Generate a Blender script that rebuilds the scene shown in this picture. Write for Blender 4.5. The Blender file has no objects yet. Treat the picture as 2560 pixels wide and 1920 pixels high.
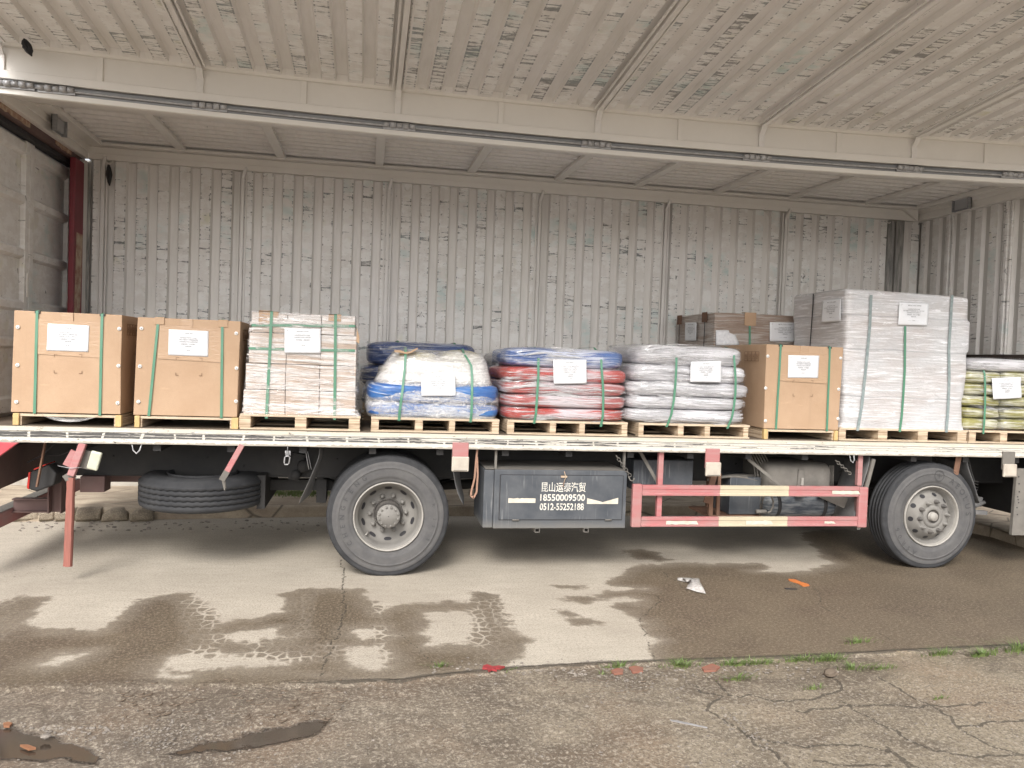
import bpy, math, random
import numpy as np
from mathutils import Vector, Matrix, noise as mn

# ------------------------------------------------------------------ camera, world, sun, exposure
S = bpy.context.scene
F_PX, YAW, PITCH, ROLL, CAM_H, CAM_D = 1982.29, 0.18318, -0.03067, 0.03637, 1.91313, 6.83023
_f = np.array([math.sin(YAW)*math.cos(PITCH), math.cos(YAW)*math.cos(PITCH), math.sin(PITCH)])
_r = np.array([math.cos(YAW), -math.sin(YAW), 0.0]); _u = np.cross(_r, _f)
_r2 = math.cos(ROLL)*_r + math.sin(ROLL)*_u; _u2 = -math.sin(ROLL)*_r + math.cos(ROLL)*_u
_C = np.array([0.0, -CAM_D, CAM_H])
cam_data = bpy.data.cameras.new('camera'); cam = bpy.data.objects.new('camera', cam_data)
S.collection.objects.link(cam)
m = Matrix.Identity(4)
for i in range(3):
    m[i][0] = _r2[i]; m[i][1] = _u2[i]; m[i][2] = -_f[i]; m[i][3] = _C[i]
cam.matrix_world = m
cam_data.sensor_width = 36; cam_data.lens = F_PX/2560*36; cam_data.clip_start = 0.05; cam_data.clip_end = 1000
S.camera = cam
SUN_EL, SUN_AZ = math.radians(40), math.radians(200)      # azimuth measured from +Y clockwise: behind the photographer
W = bpy.data.worlds.new('World'); S.world = W; W.use_nodes = True
wn = W.node_tree; bg = wn.nodes['Background']
sky = wn.nodes.new('ShaderNodeTexSky'); sky.sky_type = 'NISHITA'; sky.sun_disc = False
sky.sun_elevation = SUN_EL; sky.sun_rotation = SUN_AZ; sky.air_density = 1.0; sky.dust_density = 4.0; sky.ozone_density = 1.0
hs = wn.nodes.new('ShaderNodeHueSaturation'); hs.inputs['Saturation'].default_value = 0.22
wn.links.new(sky.outputs[0], hs.inputs['Color']); wn.links.new(hs.outputs[0], bg.inputs['Color'])
bg.inputs['Strength'].default_value = 0.15
sl = bpy.data.lights.new('sun', 'SUN'); sl.energy = 1.5; sl.angle = math.radians(22); sl.color = (1, 0.965, 0.92)
sun = bpy.data.objects.new('sun', sl); S.collection.objects.link(sun)
sd = Vector((math.sin(SUN_AZ)*math.cos(SUN_EL), math.cos(SUN_AZ)*math.cos(SUN_EL), math.sin(SUN_EL)))
sun.rotation_euler = sd.to_track_quat('Z', 'Y').to_euler()
S.view_settings.view_transform = 'Standard'; S.view_settings.look = 'None'
S.view_settings.exposure = 0.73; S.view_settings.gamma = 1.0
S.render.engine = 'CYCLES'; S.cycles.max_bounces = 8; S.cycles.transparent_max_bounces = 12
S.render.resolution_x = 1024; S.render.resolution_y = 768

# ------------------------------------------------------------------ pixel -> place (survey helpers)
def ray(x, y): return _f*F_PX + _r2*(x-1280) - _u2*(y-960)
def PY(x, y, Y0=0.0):
    d = ray(x, y); t = (Y0-_C[1])/d[1]; q = _C+t*d; return Vector(q)
def PZ(x, y, Z0=0.0):
    d = ray(x, y); t = (Z0-_C[2])/d[2]; q = _C+t*d; return Vector(q)
R = random.Random(7)
def sag(x, y=0.0):
    t = (x-1.8)/4.7; a = max(0, 1-t*t)*0.07
    k = 1.0 if y < 0.15 else max(0.0, 1-(y-0.15)/2.2)
    return -a*k

# ------------------------------------------------------------------ materials
def lin(c): return tuple(((v/255)/12.92 if v <= 10 else ((v/255+0.055)/1.055)**2.4) for v in c)
class NT:
    def __init__(s, name):
        s.m = bpy.data.materials.new(name); s.m.use_nodes = True; s.t = s.m.node_tree
        s.b = s.t.nodes['Principled BSDF']; s.tc = s.t.nodes.new('ShaderNodeTexCoord')
    def n(s, typ, **kw):
        x = s.t.nodes.new('ShaderNode'+typ)
        for k, v in kw.items():
            if k in x.inputs.keys(): 
                x.inputs[k].default_value = v
            else: setattr(x, k, v)
        return x
    def l(s, a, b): s.t.links.new(a, b)
    def mapped(s, scale=(1,1,1), loc=(0,0,0), rot=(0,0,0)):
        mp = s.n('Mapping'); mp.inputs['Scale'].default_value = scale; mp.inputs['Location'].default_value = loc; mp.inputs['Rotation'].default_value = rot
        s.l(s.tc.outputs['Object'], mp.inputs['Vector']); return mp.outputs[0]
    def noise(s, vec, scale=5, detail=4, rough=0.55, dist=0.0):
        x = s.n('TexNoise'); x.inputs['Scale'].default_value = scale; x.inputs['Detail'].default_value = detail
        x.inputs['Roughness'].default_value = rough; x.inputs['Distortion'].default_value = dist
        s.l(vec, x.inputs['Vector']); return x.outputs[0]
    def ramp(s, fac, stops, interp='LINEAR'):
        x = s.n('ValToRGB'); cr = x.color_ramp; cr.interpolation = interp
        while len(cr.elements) < len(stops): cr.elements.new(0.5)
        for e, (p, c) in zip(cr.elements, stops):
            e.position = p; e.color = (c, c, c, 1) if isinstance(c, (int, float)) else (*c[:3], 1)
        s.l(fac, x.inputs[0]); return x.outputs[0]
    def mix(s, fac, a, b, blend='MIX'):
        x = s.n('MixRGB'); x.blend_type = blend
        for i, v in ((0, fac), (1, a), (2, b)):
            if hasattr(v, 'is_output') or not isinstance(v, (int, float, tuple)): s.l(v, x.inputs[i])
            elif isinstance(v, tuple): x.inputs[i].default_value = (*v[:3], 1)
            else: x.inputs[i].default_value = v
        return x.outputs[0]
    def math(s, op, a, b=0.0, c=None):
        x = s.n('Math'); x.operation = op
        for i, v in enumerate((a, b) if c is None else (a, b, c)):
            if isinstance(v, (int, float)): x.inputs[i].default_value = v
            else: s.l(v, x.inputs[i])
        return x.outputs[0]
    def bump(s, h, strength=0.4, dist=0.01, chain=None):
        x = s.n('Bump'); x.inputs['Strength'].default_value = strength; x.inputs['Distance'].default_value = dist
        s.l(h, x.inputs['Height'])
        if chain is not None: s.l(chain, x.inputs['Normal'])
        return x.outputs[0]
    def out(s, col=None, rough=None, normal=None, metal=None, **kw):
        for k, v in (('Base Color', col), ('Roughness', rough), ('Normal', normal), ('Metallic', metal)):
            if v is None: continue
            if isinstance(v, (int, float)): s.b.inputs[k].default_value = v
            elif isinstance(v, tuple): s.b.inputs[k].default_value = (*v[:3], 1)
            else: s.l(v, s.b.inputs[k])
        for k, v in kw.items(): s.b.inputs[k.replace('_', ' ')].default_value = v
        return s.m

def dirty(name, col, col2=None, rough=0.6, amt=0.5, scale=6, stretch=(1,1,1), bump=0.15, metal=0.0, dust=None, dustamt=0.5):
    t = NT(name); col2 = col2 or tuple(v*0.6 for v in col)
    v = t.mapped(stretch); n = t.noise(v, scale, 6, 0.65)
    c = t.mix(t.math('MULTIPLY', t.ramp(n, [(0.38, 0.0), (0.68, 1.0)]), amt), col, col2)
    if dust:
        n2 = t.noise(t.mapped((1,1,1), (3,1,2)), 2.3, 5, 0.6)
        c = t.mix(t.math('MULTIPLY', t.ramp(n2, [(0.35, 0.0), (0.7, 1.0)]), dustamt), c, dust)
    n3 = t.noise(t.mapped(), 60, 3)
    return t.out(c, rough, t.bump(n3, bump, 0.003), metal)

CREAM = (0.77, 0.745, 0.725)
def panel_mat(name, kind):
    """inner paint of the box; strokes run across X, ribs run along Z (wall) or Y (wing) or wall at the end (X<->Y)"""
    t = NT(name)
    low = t.noise(t.mapped(), 1.1, 3)
    base = t.mix(t.ramp(low, [(0.35, 0.0), (0.65, 1.0)]), CREAM, (0.72, 0.695, 0.66))
    grime = t.noise(t.mapped({'wall': (9,3,1.2), 'wing': (9,1.2,3), 'end': (3,9,1.2)}[kind]), 2.2, 5, 0.65)
    base = t.mix(t.ramp(grime, [(0.48, 0.0), (0.8, 0.35)]), base, (0.46, 0.43, 0.39))
    return t, base
def clean_panel(name, kind='wall'):
    t, base = panel_mat(name, kind)
    sp = t.noise(t.mapped((30,30,12)), 1.6, 4, 0.7)
    c = t.mix(t.ramp(sp, [(0.70, 0.0), (0.73, 0.8)]), base, (0.10, 0.09, 0.08))
    return t.out(c, 0.55, t.bump(t.noise(t.mapped(), 18, 4), 0.08, 0.01))
def worn_panel(name, kind='wall', heavy=1.0, chips=1.0):
    t, base = panel_mat(name, kind)
    sc = {'wall': (4.5, 2, 42), 'wing': (4.5, 36, 2), 'end': (2, 5, 40)}[kind]
    # lighter rubbed patches and faint green/blue transfers
    rub = t.noise(t.mapped({'wall': (4,2,8), 'wing': (4,7,2), 'end': (2,4,8)}[kind], (4,3,1)), 1.4, 6, 0.68)
    c = t.mix(t.ramp(rub, [(0.46, 0.0), (0.56, 0.8)]), base, (0.82, 0.81, 0.79))
    tint = t.noise(t.mapped((1.2,1.2,1.6), (7,2,5)), 1.3, 3)
    c = t.mix(t.math('MULTIPLY', t.ramp(tint, [(0.56, 0.0), (0.72, 1.0)]), t.ramp(rub, [(0.40, 0.0), (0.55, 0.75)])), c, (0.43, 0.55, 0.53))
    yel = t.noise(t.mapped((2,2,2), (1,8,3)), 1.6, 3)
    c = t.mix(t.math('MULTIPLY', t.ramp(yel, [(0.62, 0.0), (0.75, 0.5)]), t.ramp(rub, [(0.42, 0.0), (0.56, 1.0)])), c, (0.52, 0.49, 0.27))
    # scratches
    warp = t.mapped(sc); st = t.noise(warp, 1.0, 5, 0.72, 0.35)
    patch = t.noise(t.mapped((1.5,1.5,2.2) if kind != 'wing' else (1.5,1.0,1.5), (2,2,9)), 1.3, 3, 0.6)
    thr = t.ramp(patch, [(0.30, 0.0), (0.62, 1.0)])
    a = t.math('ADD', st, t.math('MULTIPLY', thr, 0.150*heavy))
    if kind in ('wall', 'wing'):
        sp_ = t.n('SeparateXYZ'); t.l(t.tc.outputs['Object'], sp_.inputs[0])
        ph, wp = (-2.685, 0.108) if kind == 'wall' else (-2.80, 0.104)
        fr = t.math('MULTIPLY', t.math('FRACT', t.math('DIVIDE', t.math('SUBTRACT', sp_.outputs[0], ph), 0.2165)), 0.2165)
        edge = t.math('MAXIMUM', t.math('LESS_THAN', fr, 0.010), t.math('MULTIPLY', t.math('GREATER_THAN', fr, wp-0.012), t.math('LESS_THAN', fr, wp+0.004)))
        a = t.math('ADD', a, t.math('MULTIPLY', edge, 0.058))
        row = t.noise(t.mapped((0.22,1,5.5) if kind == 'wall' else (0.22,5.5,1), (3,6,1)), 1.3, 2, 0.4)
        a = t.math('ADD', a, t.ramp(row, [(0.60, 0.0), (0.66, 0.075)]))
    scr = t.ramp(a, [(0.700, 0.0), (0.716, 1.0)])
    blot = t.noise(t.mapped((16,16,10) if kind != 'wing' else (16,12,16), (5,5,5)), 1.3, 6, 0.75, 0.6)
    b2 = t.math('ADD', blot, t.math('MULTIPLY', thr, 0.085))
    scr2 = t.ramp(b2, [(0.700, 0.0), (0.715, 1.0)])
    allm = t.math('MAXIMUM', scr, scr2)
    dark = t.mix(t.ramp(tint, [(0.45, 0.0), (0.6, 1.0)]), (0.055, 0.050, 0.045), (0.08, 0.11, 0.115))
    c = t.mix(t.math('MULTIPLY', allm, 0.68 if kind == 'wing' else 0.80), c, dark)
    nb = t.bump(t.noise(t.mapped((4,4,4)), 3, 4), 0.25, 0.03)
    return t.out(c, 0.6, t.bump(t.math('SUBTRACT', 1.0, allm), 0.35, 0.003, nb))

M = {}
M['cream'] = clean_panel('cream_inner_paint', 'wall')
M['cream_plain'] = dirty('plain_cream_paint', (0.77, 0.74, 0.695), (0.68, 0.65, 0.605), 0.5, 0.35, 3, bump=0.05)
M['wall_clean'] = clean_panel('wall_clean', 'wall'); M['wall_worn'] = worn_panel('wall_worn', 'wall', 0.70)
M['wing_clean'] = clean_panel('wing_clean', 'wing'); M['wing_worn'] = worn_panel('wing_worn', 'wing', 1.18)
M['end_clean'] = clean_panel('end_clean', 'end'); M['end_worn'] = worn_panel('end_worn', 'end', 0.8)
M['door'] = worn_panel('rear_door_paint', 'end', 0.25)
M['outer_white'] = dirty('outer_box_paint', (0.6, 0.58, 0.55), None, 0.5, 0.3, 2)
M['stained'] = dirty('stained_corner_steel', (0.17, 0.17, 0.165), (0.45, 0.43, 0.40), 0.6, 0.9, 5, (6,6,0.7))
M['chassis'] = dirty('chassis_black', (0.016, 0.016, 0.018), (0.030, 0.029, 0.028), 0.7, 0.8, 4, dust=(0.05, 0.046, 0.042), dustamt=0.5)
M['dusty'] = dirty('dusty_grey_steel', (0.12, 0.112, 0.10), (0.20, 0.185, 0.165), 0.85, 0.8, 5, dust=(0.20, 0.18, 0.155), dustamt=0.5)
M['rust'] = dirty('rusty_brown', (0.14, 0.075, 0.05), (0.24, 0.13, 0.08), 0.8, 0.8, 9)
M['primer'] = dirty('brown_primer', (0.13, 0.072, 0.066), (0.075, 0.05, 0.05), 0.7, 0.6, 4, dust=(0.24, 0.17, 0.15), dustamt=0.4)
M['red'] = dirty('faded_red_paint', (0.42, 0.115, 0.12), (0.40, 0.20, 0.195), 0.55, 0.9, 5, (0.6,1,6), dust=(0.33, 0.25, 0.23), dustamt=0.6)
M['redfresh'] = dirty('bright_red_paint', (0.50, 0.045, 0.065), (0.42, 0.10, 0.11), 0.4, 0.6, 6, dust=(0.45, 0.30, 0.27), dustamt=0.25)
M['redwood'] = dirty('hanging_red_rail', (0.31, 0.115, 0.09), (0.22, 0.085, 0.065), 0.75, 0.9, 7, (14,14,1), bump=0.5)
M['deepred'] = dirty('deep_red_post', (0.20, 0.022, 0.035), (0.15, 0.03, 0.035), 0.5, 0.5, 5)
M['peel'] = dirty('peeled_cream_patch', (0.50, 0.40, 0.29), (0.24, 0.07, 0.05), 0.7, 0.9, 13)
M['guardcream'] = dirty('pale_yellow_paint', (0.52, 0.455, 0.325), (0.42, 0.37, 0.27), 0.55, 0.6, 8, dust=(0.45, 0.38, 0.28), dustamt=0.35)
M['reflect'] = dirty('faded_reflector_tape', (0.66, 0.60, 0.50), (0.45, 0.40, 0.33), 0.5, 0.7, 14)
M['steel'] = dirty('galvanised_steel', (0.45, 0.45, 0.46), (0.25, 0.24, 0.24), 0.38, 0.7, 20, metal=0.3)
M['steelgrey'] = dirty('hinge_channel', (0.32, 0.325, 0.335), (0.22, 0.22, 0.225), 0.5, 0.7, 6, (0.6,6,6), metal=0.3)
M['seal'] = dirty('black_rubber_seal', (0.02, 0.02, 0.024), (0.05, 0.045, 0.045), 0.6, 0.6, 8)
M['lampglass'] = dirty('dusty_lamp_lens', (0.55, 0.56, 0.44), (0.42, 0.42, 0.34), 0.25, 0.6, 20)
M['lampwhite'] = dirty('dusty_marker_lamp', (0.50, 0.45, 0.38), (0.38, 0.33, 0.28), 0.45, 0.7, 14)
M['redlens'] = dirty('red_tail_lens', (0.6, 0.04, 0.03), (0.35, 0.03, 0.03), 0.2, 0.5, 14)
M['rubberflap'] = dirty('grey_mud_flap', (0.12, 0.12, 0.122), (0.22, 0.21, 0.20), 0.8, 0.8, 6)
M['strapweb'] = dirty('dirty_web_strap', (0.35, 0.20, 0.14), (0.22, 0.14, 0.10), 0.85, 0.7, 20)
M['washer'] = dirty('white_plastic_washer', (0.78, 0.76, 0.73), (0.6, 0.6, 0.6), 0.35, 0.3, 50)
M['ink'] = dirty('grey_print', (0.20, 0.20, 0.21), (0.29, 0.29, 0.30), 0.7, 0.4, 40)
M['inkbrown'] = dirty('brown_carton_print', (0.16, 0.09, 0.05), (0.22, 0.13, 0.08), 0.8, 0.4, 40)
M['paintlet'] = (lambda t: t.out(t.mix(t.ramp(t.noise(t.mapped((25,25,9)), 1.5, 6, 0.7), [(0.52, 0.0), (0.62, 0.75)]), (0.66, 0.63, 0.56), (0.20, 0.21, 0.22)), 0.6))(NT('worn_white_lettering'))
M['frp'] = dirty('orange_scrap', (0.60, 0.19, 0.05), (0.45, 0.14, 0.05), 0.6, 0.5, 12)
M['redscrap'] = dirty('red_scrap', (0.36, 0.045, 0.05), (0.2, 0.03, 0.03), 0.5, 0.5, 12)
M['brick'] = dirty('broken_brick', (0.30, 0.12, 0.08), (0.20, 0.11, 0.08), 0.85, 0.7, 20)
M['stone'] = dirty('grey_pebble', (0.15, 0.13, 0.11), (0.34, 0.30, 0.26), 0.8, 0.9, 11)
M['stoned'] = dirty('dark_stone', (0.11, 0.085, 0.06), (0.17, 0.13, 0.10), 0.8, 0.7, 11)
M['leaf'] = dirty('dead_leaf', (0.30, 0.14, 0.07), (0.2, 0.09, 0.05), 0.6, 0.5, 20)
M['grass'] = dirty('weed_green', (0.11, 0.17, 0.045), (0.20, 0.23, 0.085), 0.5, 0.7, 9)
M['stem'] = dirty('dry_stem', (0.30, 0.24, 0.13), (0.2, 0.15, 0.08), 0.7, 0.5, 20)
M['whitewall'] = dirty('whitewashed_wall', (0.50, 0.47, 0.42), (0.27, 0.24, 0.20), 0.85, 0.9, 2.2, (1,1,2), bump=0.5)
M['bluebit'] = dirty('blue_scrap', (0.04, 0.09, 0.30), None, 0.5, 0.4, 9)

def strap_mat():
    t = NT('green_polyester_strap')
    n = t.noise(t.mapped((60,60,3)), 1.2, 3)
    return t.out(t.mix(n, (0.060, 0.19, 0.115), (0.11, 0.28, 0.185)), 0.24, t.bump(t.noise(t.mapped((150,150,150)), 1, 2), 0.2, 0.002), Specular_IOR_Level=0.8)
M['strap'] = strap_mat()
M['strapdim'] = dirty('strap_under_film', (0.20, 0.25, 0.25), (0.33, 0.37, 0.37), 0.4, 0.8, 30)
def card(name, col):
    t = NT(name)
    a = t.noise(t.mapped((2.0,2,2.0)), 2.0, 4, 0.6); b = t.noise(t.mapped((160,160,3)), 1.0, 2)
    fib = t.noise(t.mapped(), 220, 2)
    c = t.mix(t.ramp(a, [(0.3, 0.0), (0.7, 1.0)]), col, tuple(v*q for v, q in zip(col, (0.90, 0.87, 0.84))))
    c = t.mix(t.ramp(fib, [(0.4, 0.0), (0.8, 0.30)]), c, tuple(v*0.62 for v in col))
    scf = t.noise(t.mapped((3,3,14), (3,3,3), (0.2,0.5,0)), 1.6, 6, 0.75, 1.0)
    c = t.mix(t.ramp(scf, [(0.62, 0.0), (0.70, 0.35)]), c, tuple(min(1, v*1.35) for v in col))
    fold = t.noise(t.mapped((14,14,0.6), (1,1,1)), 1.2, 3)
    c = t.mix(t.ramp(fold, [(0.60, 0.0), (0.68, 0.22)]), c, tuple(v*0.7 for v in col))
    return t.out(c, 0.72, t.bump(b, 0.12, 0.002, t.bump(a, 0.25, 0.03)))
M['card'] = card('brown_cardboard', (0.475, 0.325, 0.212))
M['card_tape'] = (lambda t: t.out(t.mix(t.noise(t.mapped(), 5, 4), (0.43, 0.285, 0.18), (0.47, 0.32, 0.205)), 0.26, t.bump(t.noise(t.mapped((3,3,12)), 4, 5, 0.6, 1.0), 0.35, 0.01), Specular_IOR_Level=0.6))(NT('clear_tape_on_card'))
def ply(name):
    t = NT(name)
    z = t.noise(t.mapped((1.5,1.5,95)), 1.0, 3, 0.5, 0.2)
    g = t.noise(t.mapped((3,3,12)), 3.0, 5, 0.6)
    c = t.mix(t.ramp(z, [(0.42, 0.0), (0.56, 1.0)]), (0.62, 0.50, 0.36), (0.34, 0.24, 0.155))
    c = t.mix(t.ramp(g, [(0.5, 0.0), (0.75, 0.5)]), c, (0.66, 0.55, 0.42))
    return t.out(c, 0.75, t.bump(z, 0.5, 0.004))
M['ply'] = ply('layered_plywood')
M['board'] = dirty('pallet_board', (0.60, 0.49, 0.36), (0.42, 0.32, 0.22), 0.75, 0.8, 7, (1,6,6))
M['pine'] = dirty('yellow_pine_leg', (0.60, 0.43, 0.20), (0.47, 0.31, 0.13), 0.7, 0.8, 8, (8,8,1.5))
def paper():
    t = NT('white_paper_sheet')
    a = t.noise(t.mapped((5,5,7)), 1.5, 4, 0.55, 0.8)
    return t.out(t.mix(a, (0.76, 0.765, 0.78), (0.70, 0.71, 0.74)), 0.35, t.bump(a, 0.35, 0.02), Coat_Weight=0.3, Coat_Roughness=0.15)
M['paper'] = paper()

def film(name, col, col2, white=0.6, wcol=(0.80, 0.79, 0.80), zs=38, xs=2.4, tilt=0.0, lo=0.46, hi=0.60, coat=0.7, blot=None, rough=0.28, bmp=0.55, warp=0.10, centre=0.0):
    """goods seen through wound stretch film: stretched, slightly wavy streaks and many tight wrinkles"""
    t = NT(name)
    sep = t.n('SeparateXYZ'); t.l(t.tc.outputs['Object'], sep.inputs[0])
    wob = t.noise(t.mapped((0.9,0.9,0.9)), 1.6, 2)
    z2 = t.math('ADD', sep.outputs[2], t.math('MULTIPLY', t.math('SUBTRACT', wob, 0.5), warp))
    z2 = t.math('ADD', z2, t.math('MULTIPLY', sep.outputs[0], tilt))
    cmb = t.n('CombineXYZ'); t.l(t.math('MULTIPLY', sep.outputs[0], xs), cmb.inputs[0]); t.l(t.math('MULTIPLY', sep.outputs[1], xs), cmb.inputs[1]); t.l(t.math('MULTIPLY', z2, zs), cmb.inputs[2])
    a = t.noise(cmb.outputs[0], 1.0, 5, 0.68, 0.25)
    big = t.noise(t.mapped((1.6,1.6,7), (3,3,3)), 1.3, 3, 0.5)
    aa = t.math('ADD', a, t.math('MULTIPLY', t.math('SUBTRACT', big, 0.5), 0.55))
    if centre:
        ax = t.math('ABSOLUTE', t.math('ADD', sep.outputs[0], t.math('MULTIPLY', t.math('SUBTRACT', big, 0.5), 0.7)))
        aa = t.math('ADD', aa, t.ramp(ax, [(0.10, centre), (0.50, -centre*0.5)]) if False else t.math('MULTIPLY', t.math('SUBTRACT', 0.34, ax), centre))
    under = t.mix(t.ramp(t.noise(t.mapped((3,3,5)), 1.6, 4), [(0.35, 0.0), (0.65, 1.0)]), col, col2)
    if blot:
        bl = t.noise(t.mapped((2.2,2.2,3.5), blot[1]), 1.4, 3, 0.5)
        under = t.mix(t.ramp(bl, [(0.50, 0.0), (0.58, 1.0)]), under, blot[0])
    mk = t.math('MULTIPLY', t.ramp(aa, [(lo, 0.0), (hi, 1.0)]), white)
    c = t.mix(mk, under, wcol)  # white streaks: milky film creases, with the film's glare painted into the colour
    cr = t.noise(t.mapped((7,7,14), (9,1,4)), 2.2, 6, 0.7, 1.2)
    nb = t.bump(a, min(1.0, bmp*1.5), 0.04)
    nb = t.bump(cr, 0.35, 0.02, nb)
    return t.out(c, rough, nb, Coat_Weight=coat, Coat_Roughness=0.10, Specular_IOR_Level=0.6)
WF = (0.74, 0.73, 0.75)
M['f_blue'] = film('blue_bag_under_film', (0.035, 0.13, 0.42), (0.05, 0.21, 0.55), 0.85, (0.66, 0.72, 0.84), tilt=0.10, lo=0.52, hi=0.66, zs=58, centre=0.35)
M['f_navy'] = film('navy_bag_under_film', (0.028, 0.062, 0.20), (0.05, 0.10, 0.30), 0.55, (0.50, 0.55, 0.67), lo=0.52, hi=0.62, zs=55)
M['f_blue2'] = film('mid_blue_bag_under_film', (0.05, 0.11, 0.34), (0.08, 0.17, 0.42), 0.90, (0.70, 0.73, 0.84), lo=0.46, hi=0.60, zs=55, centre=0.4)
M['f_red'] = film('red_bag_under_film', (0.50, 0.050, 0.040), (0.52, 0.09, 0.07), 0.90, (0.72, 0.67, 0.71), lo=0.48, hi=0.62, zs=62, centre=0.45)
M['f_redpale'] = film('pale_red_bag_under_film', (0.48, 0.085, 0.075), (0.44, 0.15, 0.14), 0.90, (0.70, 0.66, 0.69), lo=0.42, hi=0.58, zs=62, centre=0.4)
M['f_white'] = film('white_bag_under_film', (0.60, 0.59, 0.61), (0.46, 0.455, 0.48), 0.9, (0.82, 0.81, 0.84), lo=0.46, hi=0.57, zs=55, coat=0.9)
M['f_yellow'] = film('yellow_bag_under_film', (0.38, 0.35, 0.10), (0.28, 0.26, 0.09), 0.80, (0.78, 0.77, 0.66), lo=0.45, hi=0.56, zs=55)
M['f_carton'] = film('carton_under_film', (0.46, 0.34, 0.26), (0.54, 0.44, 0.37), 0.90, (0.76, 0.735, 0.72), zs=70, xs=1.6, tilt=0.05, lo=0.42, hi=0.56, coat=0.4, bmp=0.35, warp=0.05)
M['f_brown'] = film('brown_box_under_film', (0.35, 0.25, 0.19), (0.43, 0.33, 0.27), 0.75, (0.66, 0.62, 0.59), zs=60, xs=2.2, lo=0.47, hi=0.60, coat=0.5)
M['f_greyb'] = film('grey_bundle_under_film', (0.27, 0.265, 0.27), (0.20, 0.20, 0.22), 0.5, (0.5, 0.49, 0.5), zs=60, lo=0.45, hi=0.62)
def bubble():
    t = NT('bubble_wrap_under_film')
    v = t.n('TexVoronoi'); v.inputs['Scale'].default_value = 1.0; v.inputs['Randomness'].default_value = 0.12
    t.l(t.mapped((85,85,85), (0,0,0), (0.0,0.75,0.0)), v.inputs['Vector'])
    dots = t.ramp(v.outputs['Distance'], [(0.25, 0.0), (0.5, 1.0)])
    sep = t.n('SeparateXYZ'); t.l(t.tc.outputs['Object'], sep.inputs[0])
    wob = t.noise(t.mapped((1.2,1.2,0.9)), 1.5, 2)
    z2 = t.math('ADD', sep.outputs[2], t.math('MULTIPLY', wob, 0.04))
    cmb = t.n('CombineXYZ'); t.l(t.math('MULTIPLY', sep.outputs[0], 2.6), cmb.inputs[0]); t.l(t.math('MULTIPLY', sep.outputs[1], 2.6), cmb.inputs[1]); t.l(t.math('MULTIPLY', z2, 70), cmb.inputs[2])
    a = t.noise(cmb.outputs[0], 1.0, 6, 0.72, 0.3)
    dg = t.noise(t.mapped((3,3,24), (1,2,3), (0,0.42,0)), 1.3, 6, 0.72, 0.7)
    big = t.noise(t.mapped((1.3,1.3,3), (2,7,3)), 1.4, 3)
    under = t.mix(t.ramp(big, [(0.4, 0.0), (0.62, 1.0)]), (0.60, 0.595, 0.60), (0.55, 0.50, 0.48))
    under = t.mix(t.math('MULTIPLY', dots, 0.40), under, (0.40, 0.40, 0.42))
    c = t.mix(t.math('MULTIPLY', t.ramp(a, [(0.50, 0.0), (0.64, 1.0)]), 0.8), under, (0.84, 0.84, 0.855))
    c = t.mix(t.ramp(dg, [(0.60, 0.0), (0.66, 0.85)]), c, (0.88, 0.88, 0.90))
    for zc in (0.305, 0.76, 1.085): c = t.mix(t.math('MULTIPLY', t.math('COMPARE', t.math('ADD', sep.outputs[2], t.math('MULTIPLY', t.math('SUBTRACT', wob, 0.5), 0.05)), zc, 0.007), 0.45), c, (0.30, 0.30, 0.32))
    nb = t.bump(dots, 0.25, 0.004); nb = t.bump(a, 0.3, 0.02, nb); nb = t.bump(dg, 0.5, 0.02, nb)
    nb = t.bump(t.noise(t.mapped((3,3,6)), 2.2, 5, 0.65, 1.2), 0.4, 0.03, nb)
    return t.out(c, 0.28, nb, Coat_Weight=0.8, Coat_Roughness=0.1)
M['bubble'] = bubble()
def clearfilm(name, base_a, lo, hi, col=(0.78, 0.77, 0.76)):
    t = NT(name)
    a = t.noise(t.mapped((2.2,2.2,20)), 1.4, 6, 0.7, 1.0); b = t.noise(t.mapped((9,9,16)), 2, 5, 0.7, 1.4)
    alpha = t.math('ADD', base_a, t.math('MULTIPLY', t.ramp(a, [(lo, 0.0), (hi, 1.0)]), 1-base_a))
    nb = t.bump(a, 0.5, 0.03); nb = t.bump(b, 0.5, 0.02, nb)
    t.out(col, 0.22, nb, Coat_Weight=0.6); t.l(alpha, t.b.inputs['Alpha']); return t.m
M['clear'] = clearfilm('clear_stretch_film', 0.34, 0.42, 0.60)
M['clear2'] = clearfilm('loose_clear_film', 0.30, 0.45, 0.65)
def toolbox():
    t = NT('dusty_blue_toolbox')
    a = t.noise(t.mapped((1.5,1.5,1.5)), 2.4, 5, 0.6)
    st = t.noise(t.mapped((55,55,2.6)), 1.0, 4, 0.6, 0.3)
    pt = t.noise(t.mapped((1.6,1.6,2.0), (5,1,1)), 1.6, 3)
    c = t.mix(t.ramp(a, [(0.35, 0.0), (0.7, 1.0)]), (0.050, 0.057, 0.068), (0.100, 0.106, 0.115))
    c = t.mix(t.math('MULTIPLY', t.ramp(st, [(0.56, 0.0), (0.70, 0.75)]), t.ramp(pt, [(0.42, 0.0), (0.6, 1.0)])), c, (0.25, 0.25, 0.25))
    sc = t.noise(t.mapped((14,14,40), (2,2,2), (0,0.5,0)), 1.2, 5, 0.75, 0.8)
    c = t.mix(t.ramp(sc, [(0.68, 0.0), (0.74, 0.6)]), c, (0.36, 0.36, 0.37))
    sep = t.n('SeparateXYZ'); t.l(t.tc.outputs['Object'], sep.inputs[0])
    dz = t.math('ADD', sep.outputs[2], t.math('MULTIPLY', a, 0.15))
    c = t.mix(t.ramp(dz, [(0.48, 0.75), (0.58, 0.0)]), c, (0.20, 0.19, 0.17))
    return t.out(c, 0.6, t.bump(t.noise(t.mapped(), 30, 3), 0.12, 0.005))
M['tbox'] = toolbox()
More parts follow.
